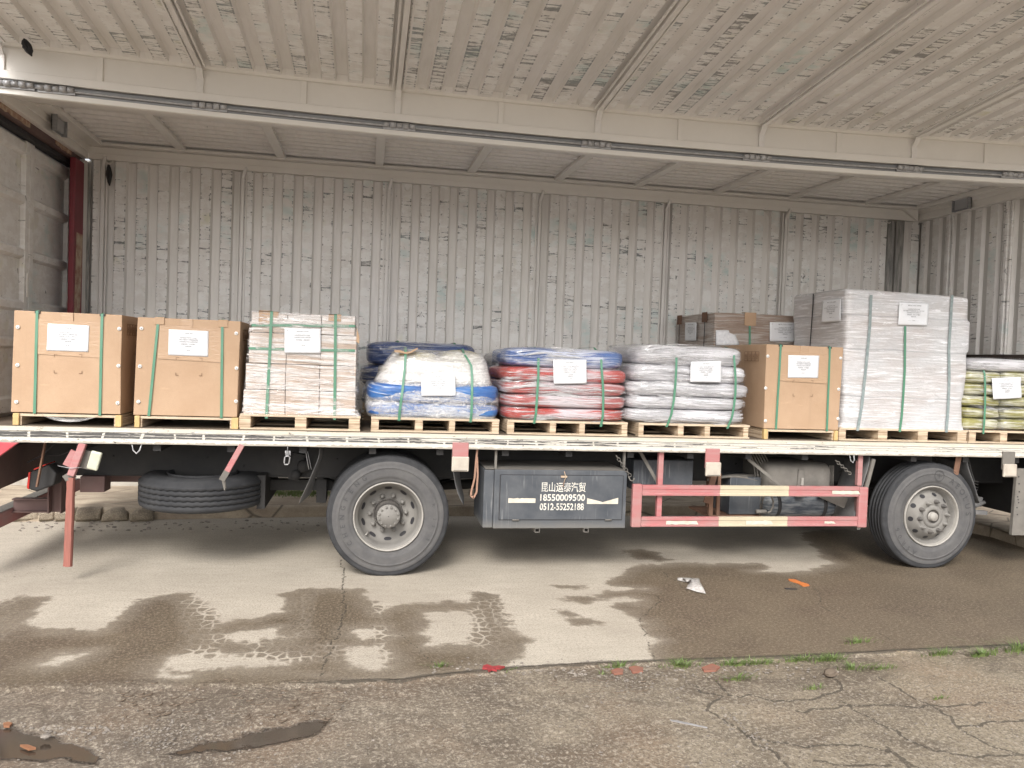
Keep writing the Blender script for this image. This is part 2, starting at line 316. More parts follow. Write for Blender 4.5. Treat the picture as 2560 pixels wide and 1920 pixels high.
def railmat():
    t = NT('peeling_white_side_rail')
    v = t.mapped((0.9,3,34)); a = t.noise(v, 1.0, 5, 0.6, 0.2)
    b = t.noise(t.mapped((11,11,26), (4,4,4)), 1.3, 6, 0.72, 0.4)
    sep = t.n('SeparateXYZ'); t.l(t.tc.outputs['Object'], sep.inputs[0])
    x = sep.outputs[0]; z = sep.outputs[2]
    col = t.mix(t.noise(t.mapped((2,2,8)), 2.0, 5), (0.64, 0.615, 0.56), (0.55, 0.52, 0.465))
    # slots: dark dashes along two lines, broken every .27 m where a spacer was welded
    zz = t.math('ADD', z, t.math('MULTIPLY', t.math('SUBTRACT', t.noise(t.mapped((2.5,5,5)), 1.5, 4, 0.7), 0.5), 0.030))
    cell = t.math('FRACT', t.math('DIVIDE', t.math('ADD', x, t.math('MULTIPLY', t.noise(t.mapped((0.9,0.9,0.9)), 1.5, 2), 0.35)), 0.272)); gap = t.math('GREATER_THAN', t.math('ABSOLUTE', t.math('SUBTRACT', cell, 0.5)), 0.465)
    left = t.ramp(t.math('ADD', t.math('DIVIDE', x, -10.0), 0.5), [(0.0, 0.0), (0.35, 0.45), (0.55, 0.62), (0.78, 1.0)])   # more worn towards the rear doors
    eps = t.math('ADD', 0.0045, t.math('MULTIPLY', left, 0.0060)); l1 = t.math('COMPARE', zz, 1.1965, eps); l2 = t.math('COMPARE', zz, 1.173, t.math('MULTIPLY', eps, 0.85))
    dl = t.math('MAXIMUM', l1, l2)
    wear = t.math('GREATER_THAN', t.math('ADD', t.noise(t.mapped((2.2,2,60), (1,2,3)), 1.0, 4, 0.65), t.math('MULTIPLY', left, 0.20)), 0.55)
    dl = t.math('MULTIPLY', t.math('MULTIPLY', dl, t.math('SUBTRACT', 1.0, gap)), wear)
    fl = t.ramp(t.math('ADD', b, t.math('MULTIPLY', left, 0.03)), [(0.645, 0.0), (0.665, 1.0)])
    bot = t.math('LESS_THAN', t.math('ADD', z, t.math('MULTIPLY', t.noise(t.mapped((6,6,6)), 3, 4, 0.7), 0.05)), 1.1615)
    col = t.mix(t.math('MULTIPLY', bot, 0.65), col, (0.26, 0.22, 0.17))
    top = t.math('GREATER_THAN', t.math('SUBTRACT', z, t.math('MULTIPLY', t.noise(t.mapped((5,5,5), (8,8,8)), 2, 4, 0.7), 0.06)), 1.192)
    col = t.mix(t.math('MULTIPLY', top, 0.6), col, (0.50, 0.44, 0.34))
    col = t.mix(t.math('MAXIMUM', t.math('MULTIPLY', fl, 0.85), t.math('MULTIPLY', dl, 0.92)), col, (0.045, 0.043, 0.045))
    return t.out(col, 0.55, t.bump(a, 0.4, 0.006))
M['rail'] = railmat()
M['floor'] = dirty('worn_bed_floor', (0.13, 0.10, 0.075), (0.22, 0.18, 0.13), 0.8, 0.8, 3, (0.4,3,1))
def tyre_mat(name, c1, c2):
    t = NT(name); a = t.noise(t.mapped((1,1,1)), 7, 5, 0.65); b = t.noise(t.mapped(), 90, 3)
    return t.out(t.mix(t.ramp(a, [(0.3, 0.0), (0.7, 1.0)]), c1, c2), 0.85, t.bump(b, 0.25, 0.003))
M['tyre'] = tyre_mat('dusty_tyre', (0.075, 0.073, 0.075), (0.112, 0.108, 0.105))
M['tyred'] = tyre_mat('dark_tread', (0.022, 0.023, 0.026), (0.042, 0.042, 0.044))
M['tyretext'] = tyre_mat('raised_tyre_lettering', (0.050, 0.050, 0.052), (0.066, 0.065, 0.065))
M['rim'] = dirty('dusty_steel_rim', (0.20, 0.19, 0.175), (0.14, 0.132, 0.122), 0.7, 0.8, 6, dust=(0.26, 0.245, 0.22), dustamt=0.5)
M['rimlip'] = dirty('bright_rim_lip', (0.36, 0.34, 0.31), (0.25, 0.235, 0.21), 0.5, 0.6, 8)
M['hubd'] = dirty('greasy_hub', (0.06, 0.055, 0.052), (0.15, 0.135, 0.12), 0.7, 0.8, 12)

# ------------------------------------------------------------------ mesh helpers
ORG = {}
def org(o): return ORG.get(o.name, Vector((0,0,0))) if o else Vector((0,0,0))
class MB:
    def __init__(s): s.v = []; s.f = []; s.mi = []; s.sm = []
    def add(s, vs, fs, mat=0, smooth=False):
        b = len(s.v); s.v += [tuple(v) for v in vs]; s.f += [tuple(b+i for i in f) for f in fs]
        s.mi += [mat]*len(fs); s.sm += [smooth]*len(fs); return s
    def box(s, x0, x1, y0, y1, z0, z1, mat=0):
        vs = [(x, y, z) for x in (x0, x1) for y in (y0, y1) for z in (z0, z1)]
        return s.add(vs, [(0,1,3,2), (4,6,7,5), (0,4,5,1), (2,3,7,6), (0,2,6,4), (1,5,7,3)], mat)
    def bar(s, p, q, w, h, up=(0,0,1), mat=0, twist=0):
        p = Vector(p); q = Vector(q); d = (q-p).normalized(); a = d.cross(Vector(up))
        if a.length < 1e-4: a = d.cross(Vector((0,1,0)))
        a.normalize(); b = a.cross(d); vs = []
        for c in (p, q):
            for i, j in ((-1,-1), (1,-1), (1,1), (-1,1)): vs.append(c+a*(i*w/2)+b*(j*h/2))
        return s.add(vs, [(0,1,2,3), (7,6,5,4), (0,4,5,1), (1,5,6,2), (2,6,7,3), (3,7,4,0)], mat)
    def tube(s, pts, r, seg=8, mat=0, close=False, cap=True):
        pts = [Vector(p) for p in pts]; n = len(pts); rings = []
        for i in range(n):
            a = pts[(i-1) % n] if (close or i > 0) else pts[i]; b = pts[(i+1) % n] if (close or i < n-1) else pts[i]
            d = (b-a).normalized(); ref = Vector((0,0,1)) if abs(d.z) < 0.9 else Vector((0,1,0))
            u = d.cross(ref).normalized(); w = u.cross(d); rr = r[i] if isinstance(r, (list, tuple)) else r
            rings.append([pts[i]+(u*math.cos(2*math.pi*k/seg)+w*math.sin(2*math.pi*k/seg))*rr for k in range(seg)])
        vs = [v for g in rings for v in g]; fs = []
        for i in range(n if close else n-1):
            j = (i+1) % n
            for k in range(seg): l = (k+1) % seg; fs.append((i*seg+k, i*seg+l, j*seg+l, j*seg+k))
        if cap and not close: fs += [tuple(range(seg))[::-1], tuple((n-1)*seg+k for k in range(seg))]
        return s.add(vs, fs, mat, True)
    def lathe(s, prof, c, axis='y', seg=64, mat=0, clampz=None, fn=None):
        """prof: list of (radius, offset along axis); c centre"""
        vs = []; n = len(prof)
        for k in range(seg):
            a = 2*math.pi*k/seg
            for (r, o) in prof:
                if axis == 'y': p = [c[0]+r*math.cos(a), c[1]+o, c[2]+r*math.sin(a)]
                elif axis == 'z': p = [c[0]+r*math.cos(a), c[1]+r*math.sin(a), c[2]+o]
                else: p = [c[0]+o, c[1]+r*math.cos(a), c[2]+r*math.sin(a)]
                if clampz is not None and p[2] < clampz: p[2] = clampz
                vs.append(p)
        fs = []
        for k in range(seg):
            l = (k+1) % seg
            for i in range(n-1): fs.append((k*n+i, k*n+i+1, l*n+i+1, l*n+i))
        return s.add(vs, fs, mat, True)
    def prism(s, poly, y0, y1, plane='xz', mat=0):
        """extrude a 2-D polygon"""
        def P(a, b, t): return {'xz': (a, t, b), 'yz': (t, a, b), 'xy': (a, b, t)}[plane]
        n = len(poly); vs = [P(a, b, y0) for a, b in poly]+[P(a, b, y1) for a, b in poly]
        fs = [tuple(range(n)), tuple(range(2*n-1, n-1, -1))]+[(i, i+n, (i+1) % n+n, (i+1) % n) for i in range(n)]
        return s.add(vs, fs, mat)
    def warp(s, fn): s.v = [tuple(fn(*v)) for v in s.v]; return s
    def build(s, name, mats, parent=None, bevel=0, smooth=None, origin=None):
        if not isinstance(mats, (list, tuple)): mats = [mats]
        o0 = org(parent) if origin is None else Vector(origin)
        me = bpy.data.meshes.new(name); me.from_pydata([tuple(Vector(v)-o0) for v in s.v], [], s.f)
        for mt in mats: me.materials.append(mt)
        me.polygons.foreach_set('material_index', s.mi); me.polygons.foreach_set('use_smooth', s.sm if smooth is None else [smooth]*len(s.f))
        me.update()
        import bmesh
        b = bmesh.new(); b.from_mesh(me); bmesh.ops.recalc_face_normals(b, faces=b.faces); b.to_mesh(me); b.free()
        o = bpy.data.objects.new(name, me); S.collection.objects.link(o)
        if parent: o.parent = parent
        if origin is not None and not parent: o.location = o0
        ORG[o.name] = o0 if (parent or origin is not None) else Vector((0,0,0))
        if bevel:
            md = o.modifiers.new('bevel', 'BEVEL'); md.width = bevel; md.segments = 2; md.limit_method = 'ANGLE'; md.angle_limit = math.radians(50)
        return o
def tag(o, label=None, cat=None, group=None, kind=None):
    if label: o['label'] = label
    if cat: o['category'] = cat
    if group: o['group'] = group
    if kind: o['kind'] = kind
    return o
def empty(name, loc, label, cat, group=None):
    o = bpy.data.objects.new(name, None); S.collection.objects.link(o); o.location = loc; o.empty_display_size = 0.2
    ORG[o.name] = Vector(loc); return tag(o, label, cat, group)
def copy_tree(o, parent=None, off=(0,0,0)):
    c = o.copy(); S.collection.objects.link(c); c.parent = parent
    ORG[c.name] = ORG.get(o.name, Vector((0,0,0)))+Vector(off)
    for ch in list(o.children): copy_tree(ch, c, off)
    return c
_txt = {}
def glyphs(s, bold=0.0):
    """2-D outline mesh of a string, height of a capital = about 0.7, from Blender's own font"""
    k = (s, bold)
    if k in _txt: return _txt[k]
    cu = bpy.data.curves.new('lettering_source', 'FONT'); cu.body = s; cu.size = 1.0; cu.offset = bold; cu.resolution_u = 3; cu.align_x = 'CENTER'
    ob = bpy.data.objects.new('lettering_source', cu); S.collection.objects.link(ob)
    dg = bpy.context.evaluated_depsgraph_get(); me = bpy.data.meshes.new_from_object(ob.evaluated_get(dg))
    vs = [(v.co.x, v.co.y) for v in me.vertices]; fs = [tuple(p.vertices) for p in me.polygons]
    bpy.data.objects.remove(ob); bpy.data.curves.remove(cu); bpy.data.meshes.remove(me)
    _txt[k] = (vs, fs); return _txt[k]
def fbm(x, y, z, o=3):
    v = 0; a = 1
    for i in range(o): v += a*mn.noise(Vector((x, y, z))); x *= 2.03; y *= 2.03; z *= 2.03; a *= 0.5
    return v

# ================================================================== GROUND
GND = 0.0
KERB = [(-60, 2.0), (-8, 2.05), (-3.6, 2.34), (-2.27, 2.44), (-0.7, 2.58), (1.2, 2.62), (4.3, 2.68), (6.6, 2.62), (7.25, 1.95), (7.42, 1.35), (7.35, 0.6), (8.2, 0.1), (60, -3)]
def seg_dist(P, A, B):
    AB = B-A; t = np.clip(((P-A)@AB)/(AB@AB+1e-12), 0, 1); return np.linalg.norm(P-(A+t[:, None]*AB), axis=1)
def sdf_poly(P, poly):
    d = np.full(len(P), 1e9); inside = np.zeros(len(P), bool); n = len(poly); Q = np.array(poly)
    for i in range(n):
        a, b = Q[i], Q[(i+1) % n]; d = np.minimum(d, seg_dist(P, a, b))
        c = ((a[1] > P[:, 1]) != (b[1] > P[:, 1])) & (P[:, 0] < (b[0]-a[0])*(P[:, 1]-a[1])/(b[1]-a[1]+1e-12)+a[0]); inside ^= c
    return np.where(inside, d, -d)
def G(pts): return [tuple(PZ(x, y, 0)[:2]) for x, y in pts]
WET = [  # outlines surveyed on the ground
 G([(1565,1425),(1610,1412),(1700,1408),(1850,1410),(1905,1407),(1925,1416),(1915,1424),(1890,1428),(1960,1432),(2010,1430),(2060,1418),(2085,1408),(2060,1395),(2045,1375),(2015,1350),(2000,1335),(2050,1325),(2300,1325),(2600,1345),(2700,1500),(2700,1700),(1660,1700),(1655,1660),(1632,1645),(1630,1612),(1642,1598),(1620,1580),(1612,1556),(1590,1548),(1560,1528),(1530,1518),(1545,1508),(1590,1510),(1600,1500),(1570,1492),(1500,1494),(1475,1488),(1540,1478),(1610,1472),(1545,1466),(1520,1460),(1530,1446),(1555,1440)]),
 G([(1568,1378),(1600,1374),(1640,1380),(1652,1392),(1680,1400),(1650,1404),(1610,1400),(1580,1392)]),
 G([(1420,1494),(1480,1490),(1515,1500),(1470,1508),(1415,1503)]), G([(1390,1465),(1460,1465),(1450,1472),(1400,1471)]),
 G([(1385,1523),(1440,1530),(1450,1540),(1410,1538)]), G([(1420,1550),(1480,1548),(1503,1556),(1480,1566),(1430,1562)]),
 G([(-300,1520),(0,1505),(60,1492),(122,1495),(108,1512),(75,1540),(62,1562),(140,1576),(240,1578),(285,1555),(320,1520),(352,1498),(420,1488),(480,1483),(483,1500),(505,1512),(530,1545),(545,1562),(600,1545),(640,1548),(700,1530),(720,1500),(705,1485),(760,1472),(905,1472),(920,1500),(950,1530),(1000,1512),(1170,1505),(1190,1480),(1240,1485),(1260,1540),(1280,1580),(1330,1600),(1300,1640),(1250,1668),(1150,1690),(1090,1700),(1000,1690),(980,1705),(860,1700),(700,1690),(560,1678),(440,1690),(410,1660),(400,1660),(390,1690),(420,1740),(200,1760),(0,1780),(-300,1790)]),
 G([(540,1672),(760,1672),(860,1690),(860,1760),(400,1760),(420,1700)]),
]
DRY = [G([(395,1670),(420,1645),(500,1628),(640,1640),(760,1650),(700,1668),(560,1672),(440,1680)]),
 G([(555,1592),(600,1575),(690,1572),(720,1590),(640,1606),(570,1606)]), G([(1060,1530),(1180,1525),(1190,1560),(1185,1610),(1070,1618),(1062,1580)]),
 G([(860,1618),(960,1612),(980,1650),(960,1682),(870,1668)]), G([(90,1660),(140,1640),(220,1632),(200,1648),(120,1668)]), G([(880,1570),(960,1572),(985,1590),(900,1602)])]
PUD = [G([(-300,1808),(0,1806),(60,1812),(140,1830),(215,1856),(250,1878),(245,1900),(150,1890),(0,1886),(-300,1890)]),
       G([(400,1874),(520,1838),(690,1812),(760,1792),(818,1794),(812,1822),(720,1846),(560,1868),(440,1880)])]
CRK = [G([(848,1400),(860,1425),(858,1460),(864,1500),(858,1530),(850,1580),(835,1610),(820,1650),(800,1690)]),
 G([(930,1568),(1000,1585),(1050,1625),(1085,1660)]), G([(1640,1488),(1652,1500),(1600,1550),(1615,1590),(1630,1640),(1650,1665)]),
 G([(0,1452),(60,1435),(120,1418),(165,1385)]), G([(1660,1430),(1690,1455),(1740,1500)]), G([(2040,1470),(2055,1500),(2040,1510),(2110,1545),(2180,1575),(2260,1615)]),
 G([(1940,1430),(2000,1450),(2045,1480)])]
CRK2 = [G([(1795,1700),(1820,1730),(1900,1735),(1980,1745),(2050,1735),(2100,1715),(2090,1690)]), G([(1790,1735),(1770,1765),(1810,1785),(1860,1820),(1900,1850),(1960,1900),(2000,1940)]),
 G([(2100,1742),(2180,1790),(2260,1830),(2330,1870),(2450,1885),(2560,1880)]), G([(2200,1690),(2280,1735),(2350,1765),(2400,1810),(2460,1850),(2560,1880)]), G([(1990,1770),(2150,1750),(2300,1760),(2480,1750)]),
 G([(1860,1830),(2000,1860),(2150,1850),(2250,1880),(2330,1930)]), G([(2400,1810),(2500,1795),(2600,1790)]), G([(2210,1855),(2260,1900),(2300,1960)]), G([(1720,1700),(1760,1725),(1810,1735)]), G([(2030,1890),(2120,1910),(2230,1905)])]
JOINT = G([(-400,1722),(400,1712),(860,1702),(1000,1698),(1090,1686),(1280,1668),(1500,1655),(1750,1647),(2000,1638),(2150,1630),(2300,1622),(2560,1610),(2900,1596)])
def band(x0, x1, ys, n):
    return None
xs = np.concatenate([-np.geomspace(160, 5.6, 22), np.arange(-5.4, -2.4, 0.06), np.arange(-2.4, 5.2, 0.018), np.arange(5.2, 9.0, 0.06), np.geomspace(9.1, 160, 22)])
ys = np.concatenate([-np.geomspace(160, 4.4, 20), np.arange(-4.2, -3.6, 0.05), np.arange(-3.6, 0.7, 0.016), np.arange(0.7, 3.2, 0.05), np.geomspace(3.3, 200, 22)])
X, Y = np.meshgrid(xs, ys, indexing='ij'); P = np.stack([X.ravel(), Y.ravel()], 1)
wet = np.full(len(P), -1.0)
for w in WET: wet = np.maximum(wet, sdf_poly(P, w))
for w in DRY: wet = np.minimum(wet, -sdf_poly(P, w))
pud = np.full(len(P), -1.0)
for w in PUD: pud = np.maximum(pud, sdf_poly(P, w))
def line_d(P, L):
    d = np.full(len(P), 1e9)
    for a, b in zip(L[:-1], L[1:]):
        k = np.nonzero((P[:, 0] > min(a[0], b[0])-0.15) & (P[:, 0] < max(a[0], b[0])+0.15) & (P[:, 1] > min(a[1], b[1])-0.15) & (P[:, 1] < max(a[1], b[1])+0.15))[0]
        if len(k): d[k] = np.minimum(d[k], seg_dist(P[k], np.array(a), np.array(b)))
    return d
crk = np.full(len(P), 1.0)
rs = np.random.RandomState(3)
def jig(L, amp=0.008, step=0.05):
    out = []
    for a, b in zip(L[:-1], L[1:]):
        n = max(1, int(math.dist(a, b)/step))
        for i in range(n):
            t = i/n; out.append((a[0]+(b[0]-a[0])*t+rs.randn()*amp, a[1]+(b[1]-a[1])*t+rs.randn()*amp))
    return out+[L[-1]]
for i_, c in enumerate(CRK): crk = np.minimum(crk, np.maximum(line_d(P, jig(c, 0.012 if i_ == 0 else 0.008))+(0.0015 if i_ == 0 else 0.004), 0))
for c in CRK2: crk = np.minimum(crk, np.maximum(line_d(P, jig(c, 0.013))-0.0002, 0))
jy = np.interp(P[:, 0], [a[0] for a in JOINT], [a[1] for a in JOINT])
jd = P[:, 1]-jy       # >0 on the slab, <0 on the old broken concrete
wj = np.interp(P[:, 0], [-1.2, -0.1, 0.2], [0.6, 0.35, 0.03]); oldm = np.clip(0.5-jd/wj, 0, 1)
trkA = np.full(len(P), -1.0)
for tp_ in ([(425,1492),(530,1496),(575,1600),(560,1680),(440,1640)], [(-20,1500),(60,1495),(40,1600),(-60,1640)], [(735,1478),(800,1478),(800,1600),(720,1600)], [(925,1500),(965,1500),(985,1650),(930,1650)], [(1165,1500),(1245,1490),(1290,1640),(1180,1660)], [(600,1600),(860,1600),(860,1660),(600,1650)]): trkA = np.maximum(trkA, sdf_poly(P, G(tp_)))
# tyre tracks: two chains of tread marks left of the wheel
zg = np.zeros(len(P))
near = (np.abs(P[:, 0]) < 12) & (P[:, 1] > -5) & (P[:, 1] < 4)
zg += np.where(jd < 0, -0.018, 0.0)*np.clip(np.abs(jd)/0.04, 0, 1)
for i in np.nonzero(near & (jd < 0))[0]:
    x, y = P[i]; zg[i] += 0.010*fbm(x*1.3, y*1.3, 1.0)*min(1, -jd[i]/0.2)
for i in np.nonzero(near & (jd < -0.1) & (P[:, 0] < 1.3))[0]:
    x, y = P[i]; zg[i] += 0.007*fbm(x*9, y*7, 4.0)*(1 if pud[i] < 0.0 else 0)
kp = np.clip((pud+0.05)/0.05, 0, 1); zg = zg*(1-kp)+(-0.024)*kp
n0, n1 = len(xs), len(ys); idx = np.arange(n0*n1).reshape(n0, n1)
fc = np.stack([idx[:-1, :-1], idx[1:, :-1], idx[1:, 1:], idx[:-1, 1:]], -1).reshape(-1, 4)
me = bpy.data.meshes.new('ground'); me.from_pydata(np.column_stack([P, zg]).tolist(), [], fc.tolist())
for nm, arr in (('wet', np.clip(wet, -0.3, 0.3)), ('puddle', np.clip(pud, -0.3, 0.3)), ('crack', np.clip(crk, 0, 0.2)), ('slab', np.clip(jd, -3, 3)), ('old', oldm), ('track', np.clip(trkA, -0.3, 0.3))):
    at = me.attributes.new(nm, 'FLOAT', 'POINT'); at.data.foreach_set('value', arr.astype(np.float32))
me.polygons.foreach_set('use_smooth', [True]*len(me.polygons)); me.update()
def ground_mat():
    t = NT('stained_concrete_yard')
    def attr(n): a = t.n('Attribute'); a.attribute_name = n; return a.outputs['Fac']
    wetA, pudA, crkA, slab = attr('wet'), attr('puddle'), attr('crack'), attr('slab')
    nm = t.noise(t.mapped((1,1,1)), 5.5, 6, 0.68); nx = t.noise(t.mapped((1.2,4.5,1), (5,5,5)), 3.2, 5, 0.65)
    fine = t.noise(t.mapped(), 42, 5, 0.85); mid = t.noise(t.mapped((1,1,1), (3,9,1)), 1.4, 5, 0.6); grit = t.noise(t.mapped(), 85, 3, 0.75)
    dry = t.mix(t.ramp(mid, [(0.3, 0.0), (0.7, 1.0)]), (0.54, 0.485, 0.40), (0.42, 0.37, 0.30))
    dry = t.mix(t.ramp(nx, [(0.45, 0.0), (0.75, 0.35)]), dry, (0.30, 0.26, 0.21))
    dry = t.mix(t.ramp(grit, [(0.40, 0.55), (0.50, 0.0)]), dry, (0.22, 0.195, 0.165))
    dry = t.mix(t.ramp(fine, [(0.5, 0.0), (0.62, 0.45)]), dry, (0.24, 0.21, 0.18))
    wetc = t.mix(t.ramp(mid, [(0.3, 0.0), (0.7, 1.0)]), (0.104, 0.079, 0.053), (0.152, 0.117, 0.079))
    wetc = t.mix(t.ramp(t.noise(t.mapped((1,1,1), (6,1,2)), 2.2, 5, 0.65), [(0.50, 0.0), (0.66, 0.55)]), wetc, (0.082, 0.056, 0.040))
    wetc = t.mix(t.ramp(fine, [(0.50, 0.0), (0.58, 0.8)]), wetc, (0.27, 0.22, 0.158))
    wetc = t.mix(t.ramp(grit, [(0.38, 0.7), (0.47, 0.0)]), wetc, (0.035, 0.027, 0.020))
    # edge of the wet area, frayed
    w = t.math('ADD', wetA, t.math('MULTIPLY', t.math('SUBTRACT', nm, 0.5), 0.30))
    w = t.math('ADD', w, t.math('MULTIPLY', t.math('SUBTRACT', nx, 0.5), 0.10))
    w = t.math('ADD', w, t.math('MULTIPLY', t.math('SUBTRACT', fine, 0.5), 0.10))
    # tread pattern in the tracks on the left half
    sep = t.n('SeparateXYZ'); t.l(t.tc.outputs['Object'], sep.inputs[0])
    vor = t.n('TexVoronoi'); vor.feature = 'DISTANCE_TO_EDGE'; vor.inputs['Scale'].default_value = 1.0; vor.inputs['Randomness'].default_value = 0.7
    vw = t.n('VectorMath'); vw.operation = 'ADD'; nzv = t.n('TexNoise'); nzv.inputs['Scale'].default_value = 3.0; t.l(t.tc.outputs['Object'], nzv.inputs['Vector'])
    sc_ = t.n('VectorMath'); sc_.operation = 'SCALE'; sc_.inputs['Scale'].default_value = 0.8; t.l(nzv.outputs['Color'], sc_.inputs[0]); t.l(t.mapped((13.5,10.5,1)), vw.inputs[0]); t.l(sc_.outputs[0], vw.inputs[1]); t.l(vw.outputs[0], vor.inputs['Vector'])
    tread = t.ramp(vor.outputs[0], [(0.04, 1.0), (0.20, 0.0)])
    ta = t.ramp(t.math('ADD', t.math('MULTIPLY', attr('track'), 3.0), 0.5), [(0.35, 0.0), (0.75, 1.0)])
    trk = t.math('MULTIPLY', t.math('SUBTRACT', tread, 0.35), t.math('MULTIPLY', ta, t.ramp(nm, [(0.35, 0.3), (0.6, 1.0)])))
    w = t.math('SUBTRACT', t.math('MULTIPLY', w, t.math('SUBTRACT', 1.0, t.math('MULTIPLY', ta, 0.6))), t.math('MULTIPLY', trk, 0.105))
    wm = t.ramp(t.math('ADD', t.math('MULTIPLY', w, 2.0), 0.5), [(0.42, 0.0), (0.51, 0.74), (0.85, 1.0)])
    col = t.mix(wm, dry, wetc)
    # old broken concrete in front of the joint: muddy brown-grey
    old = t.mix(t.ramp(nm, [(0.35, 0.0), (0.65, 1.0)]), (0.165, 0.133, 0.100), (0.250, 0.207, 0.157))
    yel = t.ramp(t.math('ADD', t.math('MULTIPLY', sep.outputs[0], 0.1), 0.5), [(0.45, 0.0), (0.8, 1.0)])
    old = t.mix(t.math('MULTIPLY', yel, 0.6), old, (0.30, 0.250, 0.172))
    dmp = t.noise(t.mapped((1,1.8,1), (9,9,9)), 1.3, 5, 0.65)
    old = t.mix(t.ramp(dmp, [(0.47, 0.0), (0.60, 0.75)]), old, (0.100, 0.077, 0.057))
    lft = t.ramp(t.math('ADD', t.math('MULTIPLY', sep.outputs[0], 0.2), t.math('MULTIPLY', nm, 0.3)), [(0.0, 0.55), (0.35, 0.0)])
    old = t.mix(lft, old, (0.125, 0.098, 0.076))
    rsty = t.ramp(t.noise(t.mapped((1,1,1), (2,4,9)), 1.1, 3), [(0.5, 0.0), (0.7, 0.5)])
    old = t.mix(t.ramp(t.noise(t.mapped((1,1,1), (4,4,4)), 14, 5, 0.75, 0.8), [(0.58, 0.0), (0.66, 0.55)]), old, (0.095, 0.078, 0.060))
    old = t.mix(rsty, old, (0.25, 0.17, 0.11))
    old = t.mix(t.ramp(fine, [(0.50, 0.0), (0.59, 0.85)]), old, (0.42, 0.365, 0.29))
    old = t.mix(t.ramp(grit, [(0.39, 0.8), (0.48, 0.0)]), old, (0.085, 0.066, 0.050))
    sl = t.ramp(t.math('ADD', attr('old'), t.math('MULTIPLY', t.math('SUBTRACT', nm, 0.5), 0.5)), [(0.40, 0.0), (0.60, 1.0)])
    slm = t.math('ADD', sl, 0.0)
    col = t.mix(slm, col, old)
    # dirt line in the joint and the cracks
    jn = t.math('LESS_THAN', t.math('ABSOLUTE', t.math('ADD', slab, t.math('MULTIPLY', t.math('SUBTRACT', nm, 0.5), 0.09))), t.math('MULTIPLY', t.ramp(t.math('ADD', t.math('MULTIPLY', sep.outputs[0], 0.5), 0.5), [(0.30, 0.0), (0.50, 1.0)]), t.math('MULTIPLY', fine, 0.035)))
    cm = t.math('LESS_THAN', t.math('ADD', crkA, t.math('MULTIPLY', t.math('SUBTRACT', fine, 0.5), 0.028)), 0.0095)
    dk = t.math('MAXIMUM', jn, cm)
    col = t.mix(t.math('MULTIPLY', dk, 0.72), col, (0.055, 0.045, 0.034))
    pm = t.ramp(t.math('ADD', t.math('MULTIPLY', t.math('ADD', pudA, t.math('MULTIPLY', t.math('SUBTRACT', nm, 0.5), 0.20)), 3.0), 0.5), [(0.47, 0.0), (0.56, 1.0)])
    col = t.mix(pm, col, (0.052, 0.039, 0.029))
    rgh = t.math('SUBTRACT', t.math('SUBTRACT', 0.88, t.math('MULTIPLY', wm, 0.26)), t.math('MULTIPLY', slm, 0.12))
    rgh = t.math('MULTIPLY', rgh, t.math('SUBTRACT', 1.0, t.math('MULTIPLY', pm, 0.84)))
    flat = t.math('SUBTRACT', 1.0, pm)
    h = t.math('MULTIPLY', t.math('ADD', t.math('MULTIPLY', fine, t.math('ADD', 0.5, t.math('MULTIPLY', slm, 1.0))), t.math('MULTIPLY', t.math('SUBTRACT', 1.0, dk), 0.8)), flat)
    nb = t.bump(h, 0.55, 0.008)
    h2 = t.math('MULTIPLY', t.math('MULTIPLY', nm, slm), flat)
    return t.out(col, rgh, t.bump(h2, 0.5, 0.03, nb))
me.materials.append(ground_mat())
ground = bpy.data.objects.new('ground', me); S.collection.objects.link(ground); tag(ground, kind='structure')

# pavement behind the truck with a broken kerb edge
mb = MB(); top = 0.13
n = len(KERB); kv = []
KJ = []
for a, b in zip(KERB[:-1], KERB[1:]):
    k = max(1, min(60, int(math.dist(a, b)/0.15)))
    for i in range(k):
        t_ = i/k; x = a[0]+(b[0]-a[0])*t_; y = a[1]+(b[1]-a[1])*t_; KJ.append((x, y+0.03*mn.noise(Vector((x*3, 0, 0)))))
KJ.append(KERB[-1])
for (x, y) in KJ: kv += [(x, y+0.02, -0.02), (x, y+0.03, top-0.02), (x, y+0.07, top+0.008*mn.noise(Vector((x*5, 2, 0)))), (x, max(y+0.4, 3.3) if y > 0 else y+3, top), (x, 60, top)]
fs = []
for i in range(len(KJ)-1):
    for j in range(4): fs.append((i*5+j, (i+1)*5+j, (i+1)*5+j+1, i*5+j+1))
mb.add(kv, fs)
def pave_mat():
    t = NT('cracked_pavement')
    a = t.noise(t.mapped((1,2.5,1)), 2.5, 6, 0.65); v = t.n('TexVoronoi'); v.feature = 'DISTANCE_TO_EDGE'; v.inputs['Scale'].default_value = 1.0
    t.l(t.mapped((1.1,2.6,1)), v.inputs['Vector']); f = t.noise(t.mapped(), 60, 3, 0.7)
    c = t.mix(t.ramp(a, [(0.35, 0.0), (0.68, 1.0)]), (0.48, 0.40, 0.30), (0.28, 0.22, 0.165))
    c = t.mix(t.ramp(f, [(0.5, 0.0), (0.75, 0.5)]), c, (0.18, 0.14, 0.11))
    k = t.ramp(v.outputs[0], [(0.0, 0.8), (0.022, 0.0)])
    c = t.mix(k, c, (0.06, 0.05, 0.04))
    return t.out(c, 0.85, t.bump(f, 0.4, 0.01))
M['pave'] = pave_mat()
tag(mb.build('pavement', M['pave'], smooth=True), kind='structure')
